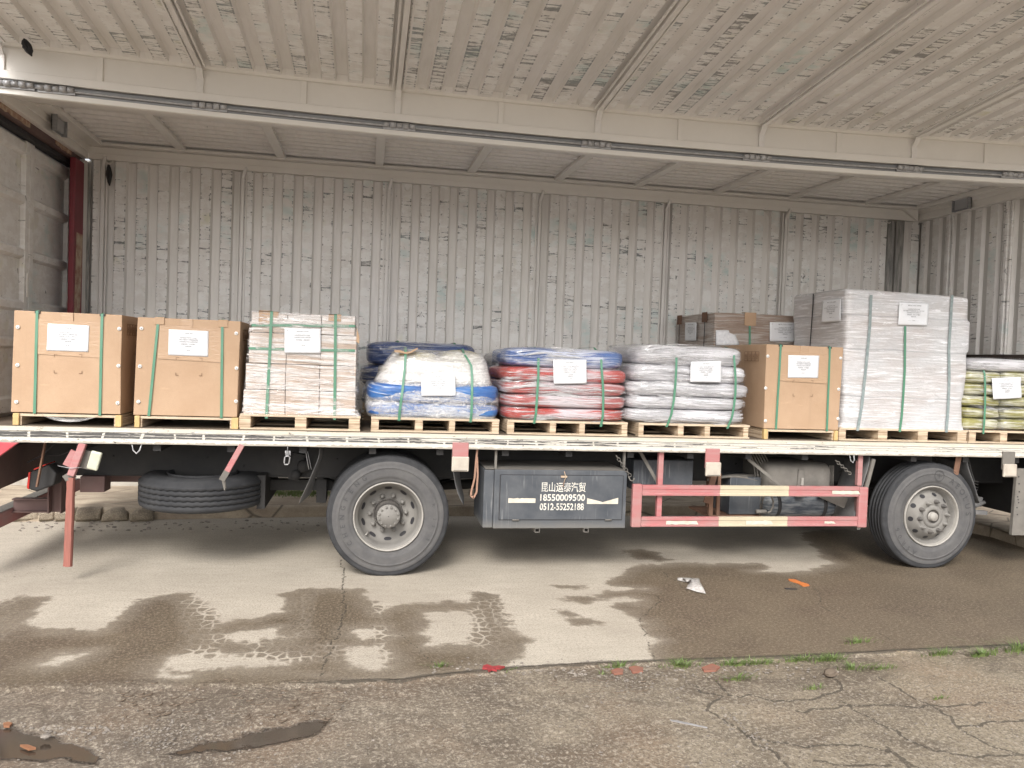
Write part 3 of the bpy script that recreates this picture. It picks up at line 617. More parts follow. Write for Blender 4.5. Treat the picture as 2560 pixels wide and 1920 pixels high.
# broken kerb blocks along the pavement edge, left of the spare wheel
kb = [(140,245),(252,345),(348,430),(431,560),(566,645),(650,700)]
kbl = ['leftmost chunk of the broken kerb, long with a ragged lower edge', 'second kerb chunk from the left, short and blocky', 'third kerb chunk from the left, behind the hanging red rail', 'long kerb chunk just right of the hanging red rail', 'kerb chunk with sloping right end before the last boulder-like one', 'rounded boulder-like kerb chunk under the spare tyre']
kb = [(35,102),(103,140),(142,192),(193,255),(258,322),(327,384)]
for (xa, xb), lb in zip(kb, kbl):
    A = PZ(xa, 1303, 0); B = PZ(xb, 1300, 0); mb = MB(); nx = 14
    vs = []; fs = []
    sec = [(0.02,-0.03,0.0), (-0.035,0.0,0.03), (-0.03,0,0.09), (0.0,0,0.128), (0.05,0,0.137), (0.12,0,0.137), (0.13,0,-0.02)]
    for i in range(nx+1):
        t_ = i/nx; e = min(1, min(t_, 1-t_)*nx*0.7+0.72)
        if 'boulder' in lb: e = math.sqrt(max(0.04, 1-(2*t_-1)**2))
        px = A.x+(B.x-A.x)*t_; py = A.y+(B.y-A.y)*t_
        for (dy, _, z) in sec:
            nn = (0.012 if 'boulder' in lb else 0.006)*fbm(px*14, dy*20, z*20+3, 3)
            vs.append((px+nn, py-0.04+dy*(0.5+0.5*e)+nn, z*(0.45+0.55*e if 'boulder' in lb else 1.0-0.15*(1-e))+nn*0.8+(0 if z > 0.0 else -0.01)))
    ns = len(sec)
    for i in range(nx):
        for j in range(ns-1): fs.append((i*ns+j, (i+1)*ns+j, (i+1)*ns+j+1, i*ns+j+1))
    fs += [tuple(range(ns)), tuple(nx*ns+j for j in range(ns))[::-1]]
    mb.add(vs, fs)
    if 'kerbm' not in M:
        t = NT('exposed_aggregate_kerb'); v = t.n('TexVoronoi'); v.inputs['Scale'].default_value = 85.0; t.l(t.tc.outputs['Object'], v.inputs['Vector'])
        a = t.noise(t.mapped(), 4, 5)
        c = t.mix(t.ramp(v.outputs['Distance'], [(0.1, 0.0), (0.6, 1.0)]), (0.42, 0.36, 0.28), (0.24, 0.20, 0.15)); c = t.mix(t.ramp(a, [(0.4, 0.0), (0.7, 0.5)]), c, (0.2, 0.16, 0.11))
        M['kerbm'] = t.out(c, 0.9, t.bump(v.outputs['Distance'], 0.5, 0.01))
    tag(mb.build('kerb_stone', M['kerbm'], smooth=('boulder' in lb), bevel=0.006, origin=(A.x, A.y, 0)), lb, 'kerb stone', 'broken kerb stones behind the truck')
# whitewashed wall behind
mb = MB(); mb.box(-14, 16, 4.0, 4.25, 0.1, 2.4); mb.box(-14, 16, 3.93, 4.30, 0.1, 0.32); mb.box(-14, 16, 3.97, 4.28, 2.4, 2.48)
tag(mb.build('boundary_wall', M['whitewall'], bevel=0.01), 'whitewashed wall with a plinth seen under the truck beyond the pavement', 'wall')

# ================================================================== TRUCK
T = empty('cargo_truck', (0,0,0), 'wing-sided box truck with its side panel raised and pallets loaded on the bed', 'truck')
def tp(mb, name, mats, parent=None, bevel=0, smooth=None, label=None):
    o = mb.build(name, mats, parent or T, bevel, smooth)
    if label: o['label'] = label
    return o
BX0, BX1, YB, ZF = -2.95, 7.0, 2.35, 1.248
XP = [-1.38, 0.20, 1.95, 3.51, 5.08, 6.66]
# bed
tp(MB().box(-3.14, 7.35, 0.035, 2.42, 1.19, ZF), 'cargo_floor', M['floor'])
mb = MB()
prof = [(0.03,1.248), (-0.004,1.248), (-0.006,1.216), (0.006,1.212), (0.006,1.205), (-0.002,1.203), (-0.002,1.190), (0.006,1.188), (0.006,1.181), (-0.002,1.179), (-0.002,1.168), (0.004,1.166), (0.004,1.160), (-0.008,1.157), (-0.008,1.122), (0.03,1.122)]
nxs = 120
vs = []; fs = []
for i in range(nxs+1):
    x = -3.14+(7.35+3.14)*i/nxs; w = 0.002*mn.noise(Vector((x*2.2, 0, 0)))+0.0018*mn.noise(Vector((x*9, 0, 3)))
    for (y, z) in prof: vs.append((x, y+w, z+w*1.2))
k = len(prof)
for i in range(nxs):
    for j in range(k): fs.append((i*k+j, (i+1)*k+j, (i+1)*k+(j+1) % k, i*k+(j+1) % k))
fs += [tuple(range(k)), tuple(nxs*k+j for j in range(k))[::-1]]
mb.add(vs, fs); tp(mb, 'side_rail', M['rail'])
mb = MB()
for i in range(18): mb.box(-2.85+i*0.58, -2.79+i*0.58, 0.06, 2.38, 1.06, 1.185)
tp(mb, 'floor_crossmembers', M['chassis'])
tp(MB().box(-3.0, 7.3, 2.38, 2.43, 1.12, 1.25), 'far_side_rail', M['outer_white'])

def corrugated(u0, u1, v0, v1, fn, pitch=0.2165, d=0.040, phase=0.0, nv=1, wprot=0.108, wrec=0.076, skip=()):
    """trapezoid sheet; u across the ribs, v along; fn(u,v,depth)->xyz ; material 1 = proud faces, 0 = recesses and slopes"""
    mb = MB(); us = []; sl = (pitch-wprot-wrec)/2
    k0 = math.floor((u0-phase)/pitch)-1; k = k0
    pts = []
    while phase+k*pitch < u1+pitch:
        b = phase+k*pitch
        pts += [(b, 0.0, 1), (b+wprot, 0.0, 0), (b+wprot+sl, d, 2), (b+wprot+sl+wrec, d, 0)]; k += 1
    seq = [(u, dd, mk) for (u, dd, mk) in pts if u0 < u < u1]
    first = [p for p in pts if p[0] <= u0][-1]; last = [p for p in pts if p[0] >= u1][0]
    seq = [(u0, first[1] if first[2] in (1,2) else first[1], first[2])]+seq+[(u1, seq[-1][1], 0)]
    vs = []; fs = []; mi = []
    for (u, dd, mk) in seq:
        for j in range(nv+1): vs.append(fn(u, v0+(v1-v0)*j/nv, dd))
    for i in range(len(seq)-1):
        for j in range(nv):
            fs.append((i*(nv+1)+j, (i+1)*(nv+1)+j, (i+1)*(nv+1)+j+1, i*(nv+1)+j+1)); mi.append(1 if seq[i][2] == 1 else 0)
    b = len(mb.v); mb.v += vs; mb.f += fs; mb.mi += mi; mb.sm += [False]*len(fs); return mb
dent = lambda a, b, s: 0.006*mn.noise(Vector((a*1.7, b*1.3, s)))
# far side wall
mb = corrugated(-2.92, 6.99, ZF-0.0, 3.87, lambda u, v, d: (u, 2.325+d+dent(u, v, 1), v), phase=-2.69+0.005, nv=12)
wall = tp(mb, 'back_wall', [M['wall_clean'], M['wall_worn']])
mb = MB(); mb.box(-3.0, 7.05, 2.375, 2.41, ZF, 3.87); tp(mb, 'back_wall_skin', M['outer_white'])
mb = MB(); mb.box(-2.95, 7.0, 2.29, 2.41, 3.872, 4.00); mb.box(-2.95, 7.0, 2.19, 2.405, 4.002, 4.03)
mb.box(-2.95, 7.0, 2.285, 2.30, 3.93, 3.936); tp(mb, 'roof_side_rail', M['cream_plain'], bevel=0.006)
for x in XP[:-1]+[-2.80]:
    mb = MB(); mb.box(x-0.018, x+0.018, 2.300, 2.326, ZF, 3.80); mb.box(x-0.045, x-0.028, 2.312, 2.330, ZF, 3.86); mb.box(x+0.028, x+0.045, 2.312, 2.330, ZF, 3.86)
    mb.bar((x, 2.313, 3.79), (x+0.03, 2.27, 3.90), 0.036, 0.03, (1,0,0))
    tp(mb, 'wall_post', M['wall_clean'], bevel=0.003)
mb = MB(); mb.box(6.49, 6.58, 2.295, 2.33, ZF, 3.86); mb.box(6.59, 6.67, 2.27, 2.33, ZF, 3.86); mb.box(6.68, 6.72, 2.30, 2.33, ZF, 3.868)
tp(mb, 'corner_post', M['stained'], bevel=0.004, label='dark stained steel corner post at the front end of the box')
# front bulkhead
mb = corrugated(0.02, 2.30, 2.17, 3.87, lambda u, v, d: (6.965+d+dent(u, v, 5), u, v), pitch=0.235, wprot=0.115, wrec=0.07, phase=0.1, nv=8)
tp(mb, 'front_wall', [M['end_clean'], M['end_worn']])
mb = MB(); mb.box(7.0, 7.05, 0.0, 2.40, ZF, 4.05); tp(mb, 'front_wall_skin', M['outer_white'])
mb = MB(); mb.box(6.93, 6.995, 0.05, 2.32, ZF, 2.165); tp(mb, 'kick_plate', dirty('dark_brown_kickplate', (0.045, 0.033, 0.028), (0.08, 0.06, 0.05), 0.7, 0.7, 4), bevel=0.004)
for y in (1.78, 0.88):
    mb = MB(); mb.box(6.93, 6.962, y-0.02, y+0.02, 2.17, 3.87); mb.box(6.945, 6.963, y-0.06, y-0.045, 2.17, 3.87); mb.box(6.945, 6.963, y+0.045, y+0.06, 2.17, 3.87)
    tp(mb, 'wall_post', M['end_worn'], bevel=0.003)
mb = MB(); mb.box(6.90, 6.998, 0.02, 2.285, 3.872, 4.04); mb.box(6.885, 6.90, 0.02, 2.285, 3.955, 4.04); tp(mb, 'roof_end_rail', M['cream_plain'], bevel=0.005)
tp(MB().prism([(6.86,3.87), (6.62,4.02), (6.86,4.02)], 2.24, 2.28, 'xz'), 'corner_gusset', M['cream_plain'])
# small dome lamps near the end rails
for (x, s_) in ((6.885, -1), (-2.885, 1)):
    mb = MB(); y0, y1 = (1.36, 1.62) if s_ < 0 else (1.12, 1.38); z0 = 3.87 if s_ < 0 else 3.86
    mb.box(min(x, x+s_*0.012), max(x, x+s_*0.012), y0, y1, z0, z0+0.15)
    for yy in (y0, y1-0.012): mb.box(min(x, x+s_*0.05), max(x, x+s_*0.05), yy, yy+0.012, z0-0.005, z0+0.16)
    lm = tp(mb, 'lamp_housing', M['steelgrey'], bevel=0.002)
    tp(MB().box(min(x+s_*0.013, x+s_*0.03), max(x+s_*0.013, x+s_*0.03), y0+0.02, y1-0.02, z0+0.02, z0+0.13), 'lamp_lens', dirty('frosted_lens', (0.42, 0.42, 0.43), None, 0.4, 0.3, 9), lm)
# roof sheet, corrugated along X
mb = MB(); vs = []; fs = []
yy = 0.90; prof = []
while yy < 2.2:
    prof += [(yy, 4.075), (yy+0.085, 4.075), (yy+0.100, 4.046), (yy+0.14, 4.046), (yy+0.16, 4.075)]; yy += 0.1600001
prof = [p for i, p in enumerate(prof) if i == 0 or abs(p[0]-prof[i-1][0]) > 1e-5]
prof.append((2.3, 4.075))
nx = 24
for i in range(nx+1):
    x = -2.95+9.95*i/nx
    for (y, z) in prof: vs.append((x, y, z+sag(x, y)))
k = len(prof)
for i in range(nx):
    for j in range(k-1): fs.append((i*k+j, (i+1)*k+j, (i+1)*k+j+1, i*k+j+1))
mb.add(vs, fs); tp(mb, 'roof_sheet', M['cream'])
mb = MB()
for i in range(nx):
    x0 = -2.98+10.0*i/nx; x1 = -2.98+10.0*(i+1)/nx; mb.box(x0, x1, 0.02, 2.42, 4.10, 4.13)
mb.warp(lambda x, y, z: (x, y, z+sag(x, y))); tp(mb, 'roof_skin', M['outer_white'])
for x in (-2.0, -0.97, 0.08, 1.11, 2.13, 3.09, 4.10, 5.09, 6.12):
    mb = MB(); nseg = 6
    for i in range(nseg):
        mb.box(x-0.045, x+0.045, 0.86+1.36*i/nseg, 0.86+1.36*(i+1)/nseg, 4.012, 4.052)
    mb.warp(lambda a, b, c: (a, b, c+sag(a, b))); tp(mb, 'roof_beam', M['cream_plain'], bevel=0.004)
for x0, x1 in ((-2.95, -2.79), (6.80, 6.90)):
    tp(MB().box(x0, x1, 0.86, 2.2, 4.0, 4.05), 'roof_beam', M['cream_plain'], bevel=0.004)
# near edge: slanted plate, fascia beam, hinge channel
def strip(prof, x0, x1, n=40, close=True):
    mb = MB(); vs = []; fs = []; k = len(prof)
    for i in range(n+1):
        x = x0+(x1-x0)*i/n
        for (y, z) in prof: vs.append((x, y, z+sag(x, y)))
    for i in range(n):
        for j in range(k if close else k-1): fs.append((i*k+j, (i+1)*k+j, (i+1)*k+(j+1) % k, i*k+(j+1) % k))
    if close: fs += [tuple(range(k)), tuple(n*k+j for j in range(k))[::-1]]
    return mb.add(vs, fs)
tp(strip([(0.10,3.862), (0.55,3.945), (0.90,4.022), (0.90,4.050), (0.55,3.985), (0.10,3.905)], -2.95, 7.0), 'roof_edge_plate', M['cream_plain'])
tp(strip([(0.0,3.835), (0.02,3.829), (0.105,3.856), (0.105,3.905), (0.03,3.905), (0.03,3.872), (0.0,3.872)], -3.02, 7.1), 'roof_edge_beam', M['cream_plain'])
ch = tp(strip([(0.012,3.873), (0.055,3.873), (0.055,3.948), (0.032,3.948), (0.032,3.905), (0.012,3.895)], -3.02, 7.1), 'hinge_channel', M['steelgrey'])
rod = [( -3.0+10.1*i/40, -0.006, 3.902+sag(-3.0+10.1*i/40)) for i in range(41)]
tp(MB().tube(rod, 0.009, 8), 'hinge_rod', M['steel'])
for hx in (-2.73, -2.44, -1.30, 0.22, 1.94, 3.47, 5.04, 6.18):
    z = 3.903+sag(hx); mb = MB()
    mb.box(hx-0.135, hx+0.135, -0.012, -0.002, z-0.030, z-0.002)
    h = tp(mb, 'hinge_plate', M['steel'], bevel=0.002)
    for i in range(5):
        a = hx-0.135+i*0.054; r = 0.024 if i % 2 else 0.019
        tp(MB().tube([(a+0.003, -0.026, z+0.004), (a+0.049, -0.026, z+0.004)], r, 14), 'hinge_knuckle', M['steel'], h)
# raised wing
WING = lambda: None
wing = tp(strip([(-0.018,3.945), (0.02,3.945), (0.02,4.01), (-0.018,4.01)], -2.87, 7.15), 'wing_lower_rail', M['cream_plain'], bevel=0.005)
tp(strip([(0.004,4.00), (0.016,4.00), (0.016,4.215), (0.004,4.215)], -2.87, 7.15), 'wing_roof_strip', M['cream_plain'])
tp(strip([(-0.03,4.196), (0.02,4.196), (0.02,4.222), (-0.05,4.225), (-0.05,4.214)], -2.87, 7.15), 'wing_bend_rail', M['cream_plain'])
TILT = 0.075
def wingfn(u, v, d): return (u, -v, 4.208+TILT*v+d+sag(u)+dent(u, v, 9)*0.7)
mb = corrugated(-2.87, 7.15, 0.10, 2.45, wingfn, phase=-2.80, nv=12, d=0.036, wprot=0.104, wrec=0.082)
tp(mb, 'wing_panel', [M['wing_clean'], M['wing_worn']])
mb = corrugated(-2.87, 7.15, 0.045, 0.10, lambda u, v, d: (u, -v, 4.208+TILT*v+d*(v-0.045)/0.055+sag(u)), phase=-2.80, nv=1, d=0.036, wprot=0.104, wrec=0.082)
mb.mi = [0]*len(mb.f); tp(mb, 'wing_panel_edge', [M['wing_clean']])
mb = MB(); 
for i in range(20):
    x0 = -2.87+10.02*i/20; x1 = -2.87+10.02*(i+1)/20
    b = len(mb.v); mb.add([(x0,0.02,4.25), (x1,0.02,4.25), (x1,-2.5,4.25+TILT*2.5), (x0,-2.5,4.25+TILT*2.5), (x0,0.02,4.28), (x1,0.02,4.28), (x1,-2.5,4.28+TILT*2.5), (x0,-2.5,4.28+TILT*2.5)], [(0,1,2,3), (7,6,5,4), (3,2,6,7)])
mb.warp(lambda x, y, z: (x, y, z+sag(x))); tp(mb, 'wing_skin', M['outer_white'])
tp(MB().box(-2.90, 7.2, -2.52, -2.44, 4.34, 4.46), 'wing_outer_rail', M['cream_plain'], bevel=0.006)
for x in XP+[-2.84]:
    z0 = sag(x); mb = MB()
    mb.box(x-0.028, x+0.028, -0.016, 0.003, 4.008+z0, 4.13+z0)
    mb.bar((x, -0.004, 4.12+z0), (x, -0.065, 4.193+z0), 0.05, 0.02, (0,0,1))
    mb.bar((x, -0.05, 4.196+z0), (x, -2.44, 4.196+TILT*2.44+z0), 0.040, 0.022, (0,0,1))
    for s_ in (-1, 1): mb.bar((x+s_*0.045, -0.06, 4.204+z0), (x+s_*0.045, -2.44, 4.204+TILT*2.44+z0), 0.016, 0.016, (0,0,1))
    tp(mb, 'wing_rib', M['wing_clean'], bevel=0.003)
for x in (-2.13, -0.57, 1.08, 2.72, 4.29, 5.87):
    z0 = sag(x); tp(MB().box(x-0.024, x+0.024, -0.012, 0.003, 4.008+z0, 4.197+z0), 'wing_stiffener', M['cream_plain'], bevel=0.003)
# tie rings on wall and wing
def uring(c, drop, out, w=0.03):
    pts = []
    for i in range(9):
        a = math.pi*i/8; pts.append((c[0]-w*math.cos(a), c[1]+out*math.sin(a), c[2]-drop*math.sin(a)))
    return MB().tube(pts, 0.005, 6)
for (px, py) in [(272,405),(659,441),(1019,472),(1260,490),(1623,517),(1926,537),(2223,553)]:
    c = PY(px, py, 2.29); tp(uring((c.x, 2.315, c.z+0.02), 0.045, -0.025), 'tie_ring', M['cream_plain'])
for (px, py) in [(575,159),(1061,222),(1438,258),(1855,293),(2246,323)]:
    c = PY(px, py, -0.1); tp(uring((c.x, -0.10, 4.212+sag(c.x)), 0.02, -0.04), 'tie_ring', M['cream_plain'])
def tassel(c, L, dirv, name='hanging_rope'):
    mb = MB()
    for k in range(7):
        pts = []; ox, oy = R.uniform(-0.03, 0.03), R.uniform(-0.012, 0.012)
        for i in range(7):
            t_ = i/6; pts.append((c[0]+ox*math.sin(t_*math.pi)+dirv[0]*L*t_+R.uniform(-.004,.004), c[1]+oy+dirv[1]*L*t_, c[2]+dirv[2]*L*t_))
        mb.tube(pts, [0.008, 0.013, 0.015, 0.015, 0.012, 0.009, 0.003], 6)
    tp(mb, name, M['seal'], label='short dark bunch of rope hanging from a tie ring')
c = PY(272, 412, 2.28); tassel((c.x, 2.28, c.z), 0.22, (0.06, 0, -1))
tassel((-2.62, -0.14, 4.21), 0.16, (0.35, -0.2, -0.8))
# rear door end
for i, (y0, y1) in enumerate(((0.06, 1.245), (1.255, 2.30))):
    mb = MB(); X0 = -3.10
    zs = [1.27, 1.42, 1.86, 1.95, 2.20, 2.29, 2.68, 2.77, 3.17, 3.26, 3.62, 3.74]
    mb.box(X0-0.060, X0-0.0455, y0+0.002, y1-0.002, 1.264, 3.746)
    for a, b in ((0, 1), (2, 3), (4, 5), (6, 7), (8, 9), (10, 11)):
        mb.prism([(X0-0.046, zs[a]-0.012), (X0-0.002, zs[a]+0.014), (X0-0.002, zs[b]-0.014), (X0-0.046, zs[b]+0.012)], y0+0.01, y1-0.01, 'xz')
    mb.box(X0-0.046, X0+0.001, y0, y0+0.09, 1.262, 3.748); mb.box(X0-0.046, X0+0.001, y1-0.09, y1, 1.262, 3.748)
    d = tp(mb, 'rear_door', M['door'], bevel=0.006)
    tp(MB().box(X0+0.002, X0+0.012, y1-0.05 if i == 0 else y1-0.085, y1-0.02 if i == 0 else y1-0.03, 2.33, 2.55), 'door_latch_plate', M['cream_plain'], d, bevel=0.002)
mb = MB(); mb.box(-3.13, -3.05, 0.03, 2.36, 3.752, 3.80); tp(mb, 'door_seal', M['seal'])
mb = MB(); mb.box(-3.14, -3.0, 0.02, 2.38, 3.802, 3.90); tp(mb, 'door_header', M['primer'], bevel=0.01)
for (ya, yb, w) in ((0.10, 0.95, 0.05), (1.55, 1.95, 0.045)):
    mb = MB(); n_ = 14; pl = []
    for i in range(n_+1): pl.append((ya+(yb-ya)*i/n_, 3.865+0.012*mn.noise(Vector((i*0.9, ya, 0)))))
    for i in range(n_, -1, -1): pl.append((ya+(yb-ya)*i/n_, 3.865-w+0.018*mn.noise(Vector((i*0.8, ya+4, 0)))))
    mb.prism(pl, -2.998, -2.992, 'yz'); tp(mb, 'peeling_paint_patch', M['peel'])
mb = MB(); mb.box(-3.0, -2.94, 0.02, 2.28, 3.862, 4.04); mb.box(-2.94, -2.925, 0.02, 2.28, 3.935, 4.04); tp(mb, 'roof_end_rail', M['cream_plain'], bevel=0.006)
tp(MB().box(-2.995, -2.952, 2.196, 2.318, 1.25, 3.84), 'corner_post', M['wall_clean'], bevel=0.004); tp(MB().box(-3.16, -2.96, 2.32, 2.40, 1.25, 3.80), 'corner_post', M['deepred'])
mb = MB(); mb.box(-3.0, -2.945, 1.93, 2.192, 1.25, 3.80); rp = tp(mb, 'rear_post', M['deepred'], bevel=0.012, label='deep red rear corner post with peeling cream paint')
mb = MB(); pl = []
for i in range(16):
    z = 1.3+1.75*i/15; pl.append((1.935+0.06*(i/15)+0.012*mn.noise(Vector((i, 0, 1))), z))
for i in range(15, -1, -1):
    z = 1.3+1.75*i/15; pl.append((2.07+0.10*(i/15)+0.022*mn.noise(Vector((i*.9, 5, 1))), z))
mb.prism(pl, -2.944, -2.941, 'yz'); tp(mb, 'peeling_paint_patch', M['peel'], rp)
tp(MB().box(-2.955, -2.92, 2.312, 2.33, 1.25, 3.84), 'corner_trim', M['stained'], bevel=0.003)
tp(MB().box(-3.22, -3.175, 0.0, 2.42, 1.0, 4.1), 'rear_frame_skin', M['outer_white'])

# ---- underbody
mb = MB()
for y in (0.70, 1.58):
    mb.box(-2.75, 7.6, y, y+0.012, 0.77, 1.055); mb.box(-2.75, 7.6, y, y+0.09, 0.755, 0.768); mb.box(-2.75, 7.6, y, y+0.09, 1.057, 1.07)
    for i in range(26): mb.lathe([(0.0, -0.004), (0.011, -0.004), (0.011, 0.004)], (-2.5+i*0.37+R.uniform(-.06,.06), y-0.003, R.choice((0.98, 0.86, 0.93))), seg=8)
tp(mb, 'chassis_rail', M['chassis'])
mb = MB()
for x in (-2.0, -0.6, 0.9, 2.2, 3.6, 4.9, 6.4): mb.box(x, x+0.08, 0.72, 1.66, 0.82, 1.0)
mb.box(-2.7, 7.4, 0.45, 2.1, 1.075, 1.115)
tp(mb, 'chassis_crossmember', M['chassis'])
# rear: red underrun beam, skirt, bracket, tail lamp
mb = MB(); mb.box(-3.12, -3.0, -0.02, 2.42, 0.33, 0.46); ub = tp(mb, 'underrun_beam', M['red'], bevel=0.008, label='red rear underrun beam with dusty top')
tp(MB().box(-3.119, -3.001, 0.0, 2.4, 0.461, 0.464), 'dust_layer', M['dusty'], ub)
mb = MB(); 
for z in (0.42, 0.53): mb.box(-3.0, -2.70, 0.72, 0.80, z, z+0.012)
mb.box(-3.0, -2.70, 0.755, 0.765, 0.43, 0.535)
mb.box(-2.70, -2.688, 0.68, 0.84, 0.42, 0.78); mb.box(-2.60, -2.588, 0.68, 0.84, 0.42, 0.78); mb.box(-2.70, -2.59, 0.755, 0.765, 0.42, 0.78)
tp(mb, 'underrun_bracket', M['primer'], bevel=0.002)
mb = MB(); mb.prism([(0.05,1.118), (1.75,1.118), (1.75,0.80), (1.45,0.70), (0.05,0.66)], -3.02, -2.985, 'yz'); tp(mb, 'rear_skirt', M['primer'], bevel=0.003)
mb = MB(); mb.prism([(-2.67,1.12), (-2.90,0.93), (-2.97,0.70), (-3.16,0.66), (-3.16,1.12)], -0.01, 0.035, 'xz'); tp(mb, 'rear_gusset', M['redfresh'], bevel=0.004, label='bright red gusset plate at the rear end of the bed')
mb = MB()
for (p, q) in [((-2.72,0.30,0.92), (-2.50,0.30,1.10)), ((-2.35,0.34,1.04), (-2.62,0.34,0.98))]: mb.tube([p, ((p[0]+q[0])/2, p[1], (p[2]+q[2])/2-0.03), q], 0.006, 6)
tp(mb, 'lamp_cable', M['seal'])
tl = tp(MB().prism([(-2.69,0.845), (-2.55,0.905), (-2.49,0.83), (-2.51,0.735), (-2.64,0.68), (-2.70,0.70)], 0.28, 0.46, 'xz'), 'tail_lamp', M['chassis'], bevel=0.015)
tp(MB().prism([(-2.705,0.84), (-2.69,0.845), (-2.70,0.70), (-2.715,0.71)], 0.285, 0.455, 'xz'), 'tail_lamp_lens', M['redlens'], tl)
tp(MB().prism([(-2.66,0.872), (-2.57,0.912), (-2.567,0.906), (-2.658,0.862)], 0.27, 0.47, 'xz'), 'tail_lamp_lens', M['redlens'], tl)
tp(MB().bar((-2.55, 0.20, 1.10), (-2.60, 0.18, 0.74), 0.012, 0.03, (0,1,0)), 'lamp_stay', M['rust'])
tp(MB().box(-2.42, -2.22, 0.62, 0.80, 0.62, 0.76), 'tow_block', M['primer'], bevel=0.006)
tp(MB().box(-2.3, -1.5, 0.95, 1.03, 0.66, 0.745), 'spare_carrier_beam', M['primer'])
# hanging red rail and broken mounts
def lamp_box(x, z, y=-0.03, w=0.15, h=0.14, mat='lampwhite', rot=0.0, hb=0.16, red=True):
    ca, sa = math.cos(rot), math.sin(rot)
    def f(a, b, c): dx, dz = a-x, c-z; return (x+dx*ca-dz*sa, b, z+dx*sa+dz*ca)
    root = tp(MB().box(x-w/2+0.005, x+w/2-0.005, y+0.01, y+0.03, z-0.02, z+hb).warp(f), 'lamp_bracket', M['red'] if red else M['dusty'], bevel=0.004)
    tp(MB().box(x-w/2, x+w/2, y-0.018, y+0.009, z-h/2-0.02, z+h/2-0.03).warp(f), 'marker_lamp', M[mat], root, bevel=0.010)
    tp(MB().box(x-w/2+0.015, x+w/2-0.015, y-0.021, y-0.0185, z-h/2-0.012, z-h/2-0.006).warp(f), 'lens_ridge', M['dusty'], root)
    return root
mb = MB(); mb.bar((-2.205, 0.02, 1.12), (-2.285, 0.0, 0.86), 0.055, 0.05, (0,1,0)); hr = tp(mb, 'rail_hanger', M['red'], bevel=0.006, label='bent red hanger with a clear side lamp behind it')
mb = MB(); mb.bar((-2.265, 0.035, 1.05), (-2.325, 0.035, 0.93), 0.075, 0.01, (0,1,0)); tp(mb, 'hanger_plate', M['red'], hr)
mb = MB(); mb.bar((-2.17, 0.05, 1.055), (-2.20, 0.05, 0.91), 0.09, 0.012, (0,1,0)); tp(mb, 'lamp_plate', M['dusty'], hr)
mb = MB(); mb.bar((-2.105, 0.035, 1.052), (-2.142, 0.035, 0.905), 0.085, 0.035, (0,1,0)); tp(mb, 'side_lamp', M['lampglass'], hr, bevel=0.012)
mb = MB(); mb.bar((-2.285, 0.0, 0.87), (-2.335, 0.0, 0.835), 0.05, 0.008, (0,1,0)); mb.bar((-2.26, 0.02, 0.86), (-2.30, -0.01, 0.82), 0.03, 0.004, (0.3,1,0)); tp(mb, 'torn_metal', M['dusty'], hr)
mb = MB(); vs = []; fs = []; nn = 16
for i in range(nn+1):
    z = 0.845-0.715*i/nn; cx = -2.285-0.012*i/nn+0.003*mn.noise(Vector((i*.6, 1, 1))); w = 0.030+0.004*i/nn+0.002*mn.noise(Vector((i*1.3, 4, 1)))
    for (a, b) in ((-1,0.0), (-0.35,-0.008), (-0.28,-0.024), (0.75,-0.026), (1.0,-0.012), (1.0,0.012), (-1,0.012)): vs.append((cx+a*w, 0.0+b, z+(0.012*mn.noise(Vector((a*3, i, 2))) if i == nn else 0)))
for i in range(nn):
    for j in range(7): fs.append((i*7+j, (i+1)*7+j, (i+1)*7+(j+1) % 7, i*7+(j+1) % 7))
fs += [tuple(range(7)), tuple(nn*7+j for j in range(7))[::-1]]
mb.add(vs, fs); tp(mb, 'hanging_rail', M['redwood'], label='long faded red rail hanging down from the bent hanger')
mb = MB(); mb.tube([(-2.20,-0.02,0.93), (-2.28,-0.035,0.925), (-2.38,-0.01,0.94)], 0.003, 5); tp(mb, 'wire_tie', M['steel'])
mb = MB(); mb.bar((-0.985, 0.01, 1.13), (-1.10, -0.01, 0.90), 0.045, 0.04, (0,1,0)); bh = tp(mb, 'rail_hanger', M['red'], bevel=0.004, label='broken red hanger with a torn dusty end left of the rear wheel')
mb = MB(); mb.bar((-1.095, -0.011, 0.91), (-1.135, -0.018, 0.835), 0.048, 0.042, (0,1,0)); mb.add([(-1.14,-0.03,0.86), (-1.11,-0.03,0.85), (-1.105,-0.028,0.75), (-1.115,-0.028,0.76)], [(0,1,2,3)]); mb.tube([(-1.11,-0.02,0.84), (-1.102,-0.02,0.77)], 0.005, 6); tp(mb, 'torn_end', M['dusty'], bh)
mb = MB(); mb.tube([(-1.84,0.005,1.125), (-1.825,0.0,1.07), (-1.80,-0.002,1.045), (-1.778,0.0,1.07), (-1.76,0.005,1.125)], 0.006, 8); tp(mb, 'rope_hook', M['steel'])
mb = MB(); mb.tube([(4.565,0.0,1.12), (4.575,-0.005,1.07), (4.60,-0.006,1.05), (4.615,-0.005,1.075), (4.61,0.0,1.12)], 0.006, 8); tp(mb, 'rope_hook', M['steel'])
# buckle
mb = MB(); mb.tube([(-0.62,0.0,1.12), (-0.62,0.0,1.09)], 0.003, 5)
for s_ in (-1, 1): mb.tube([(-0.62+s_*0.018,0.0,1.085), (-0.615+s_*0.018,0.0,1.045)], 0.004, 6)
for i in range(5): mb.tube([(-0.638,0.0,1.082-0.008*i), (-0.60,0.0,1.082-0.008*i)], 0.003, 5)
mb.tube([(-0.64,0,1.03), (-0.63,0,1.04), (-0.61,0,1.04), (-0.60,0,1.03), (-0.605,0,0.98), (-0.615,0,0.97), (-0.64,0,0.97), (-0.645,0,0.985)], 0.006, 8, close=True); tp(mb, 'turnbuckle', M['steel'])
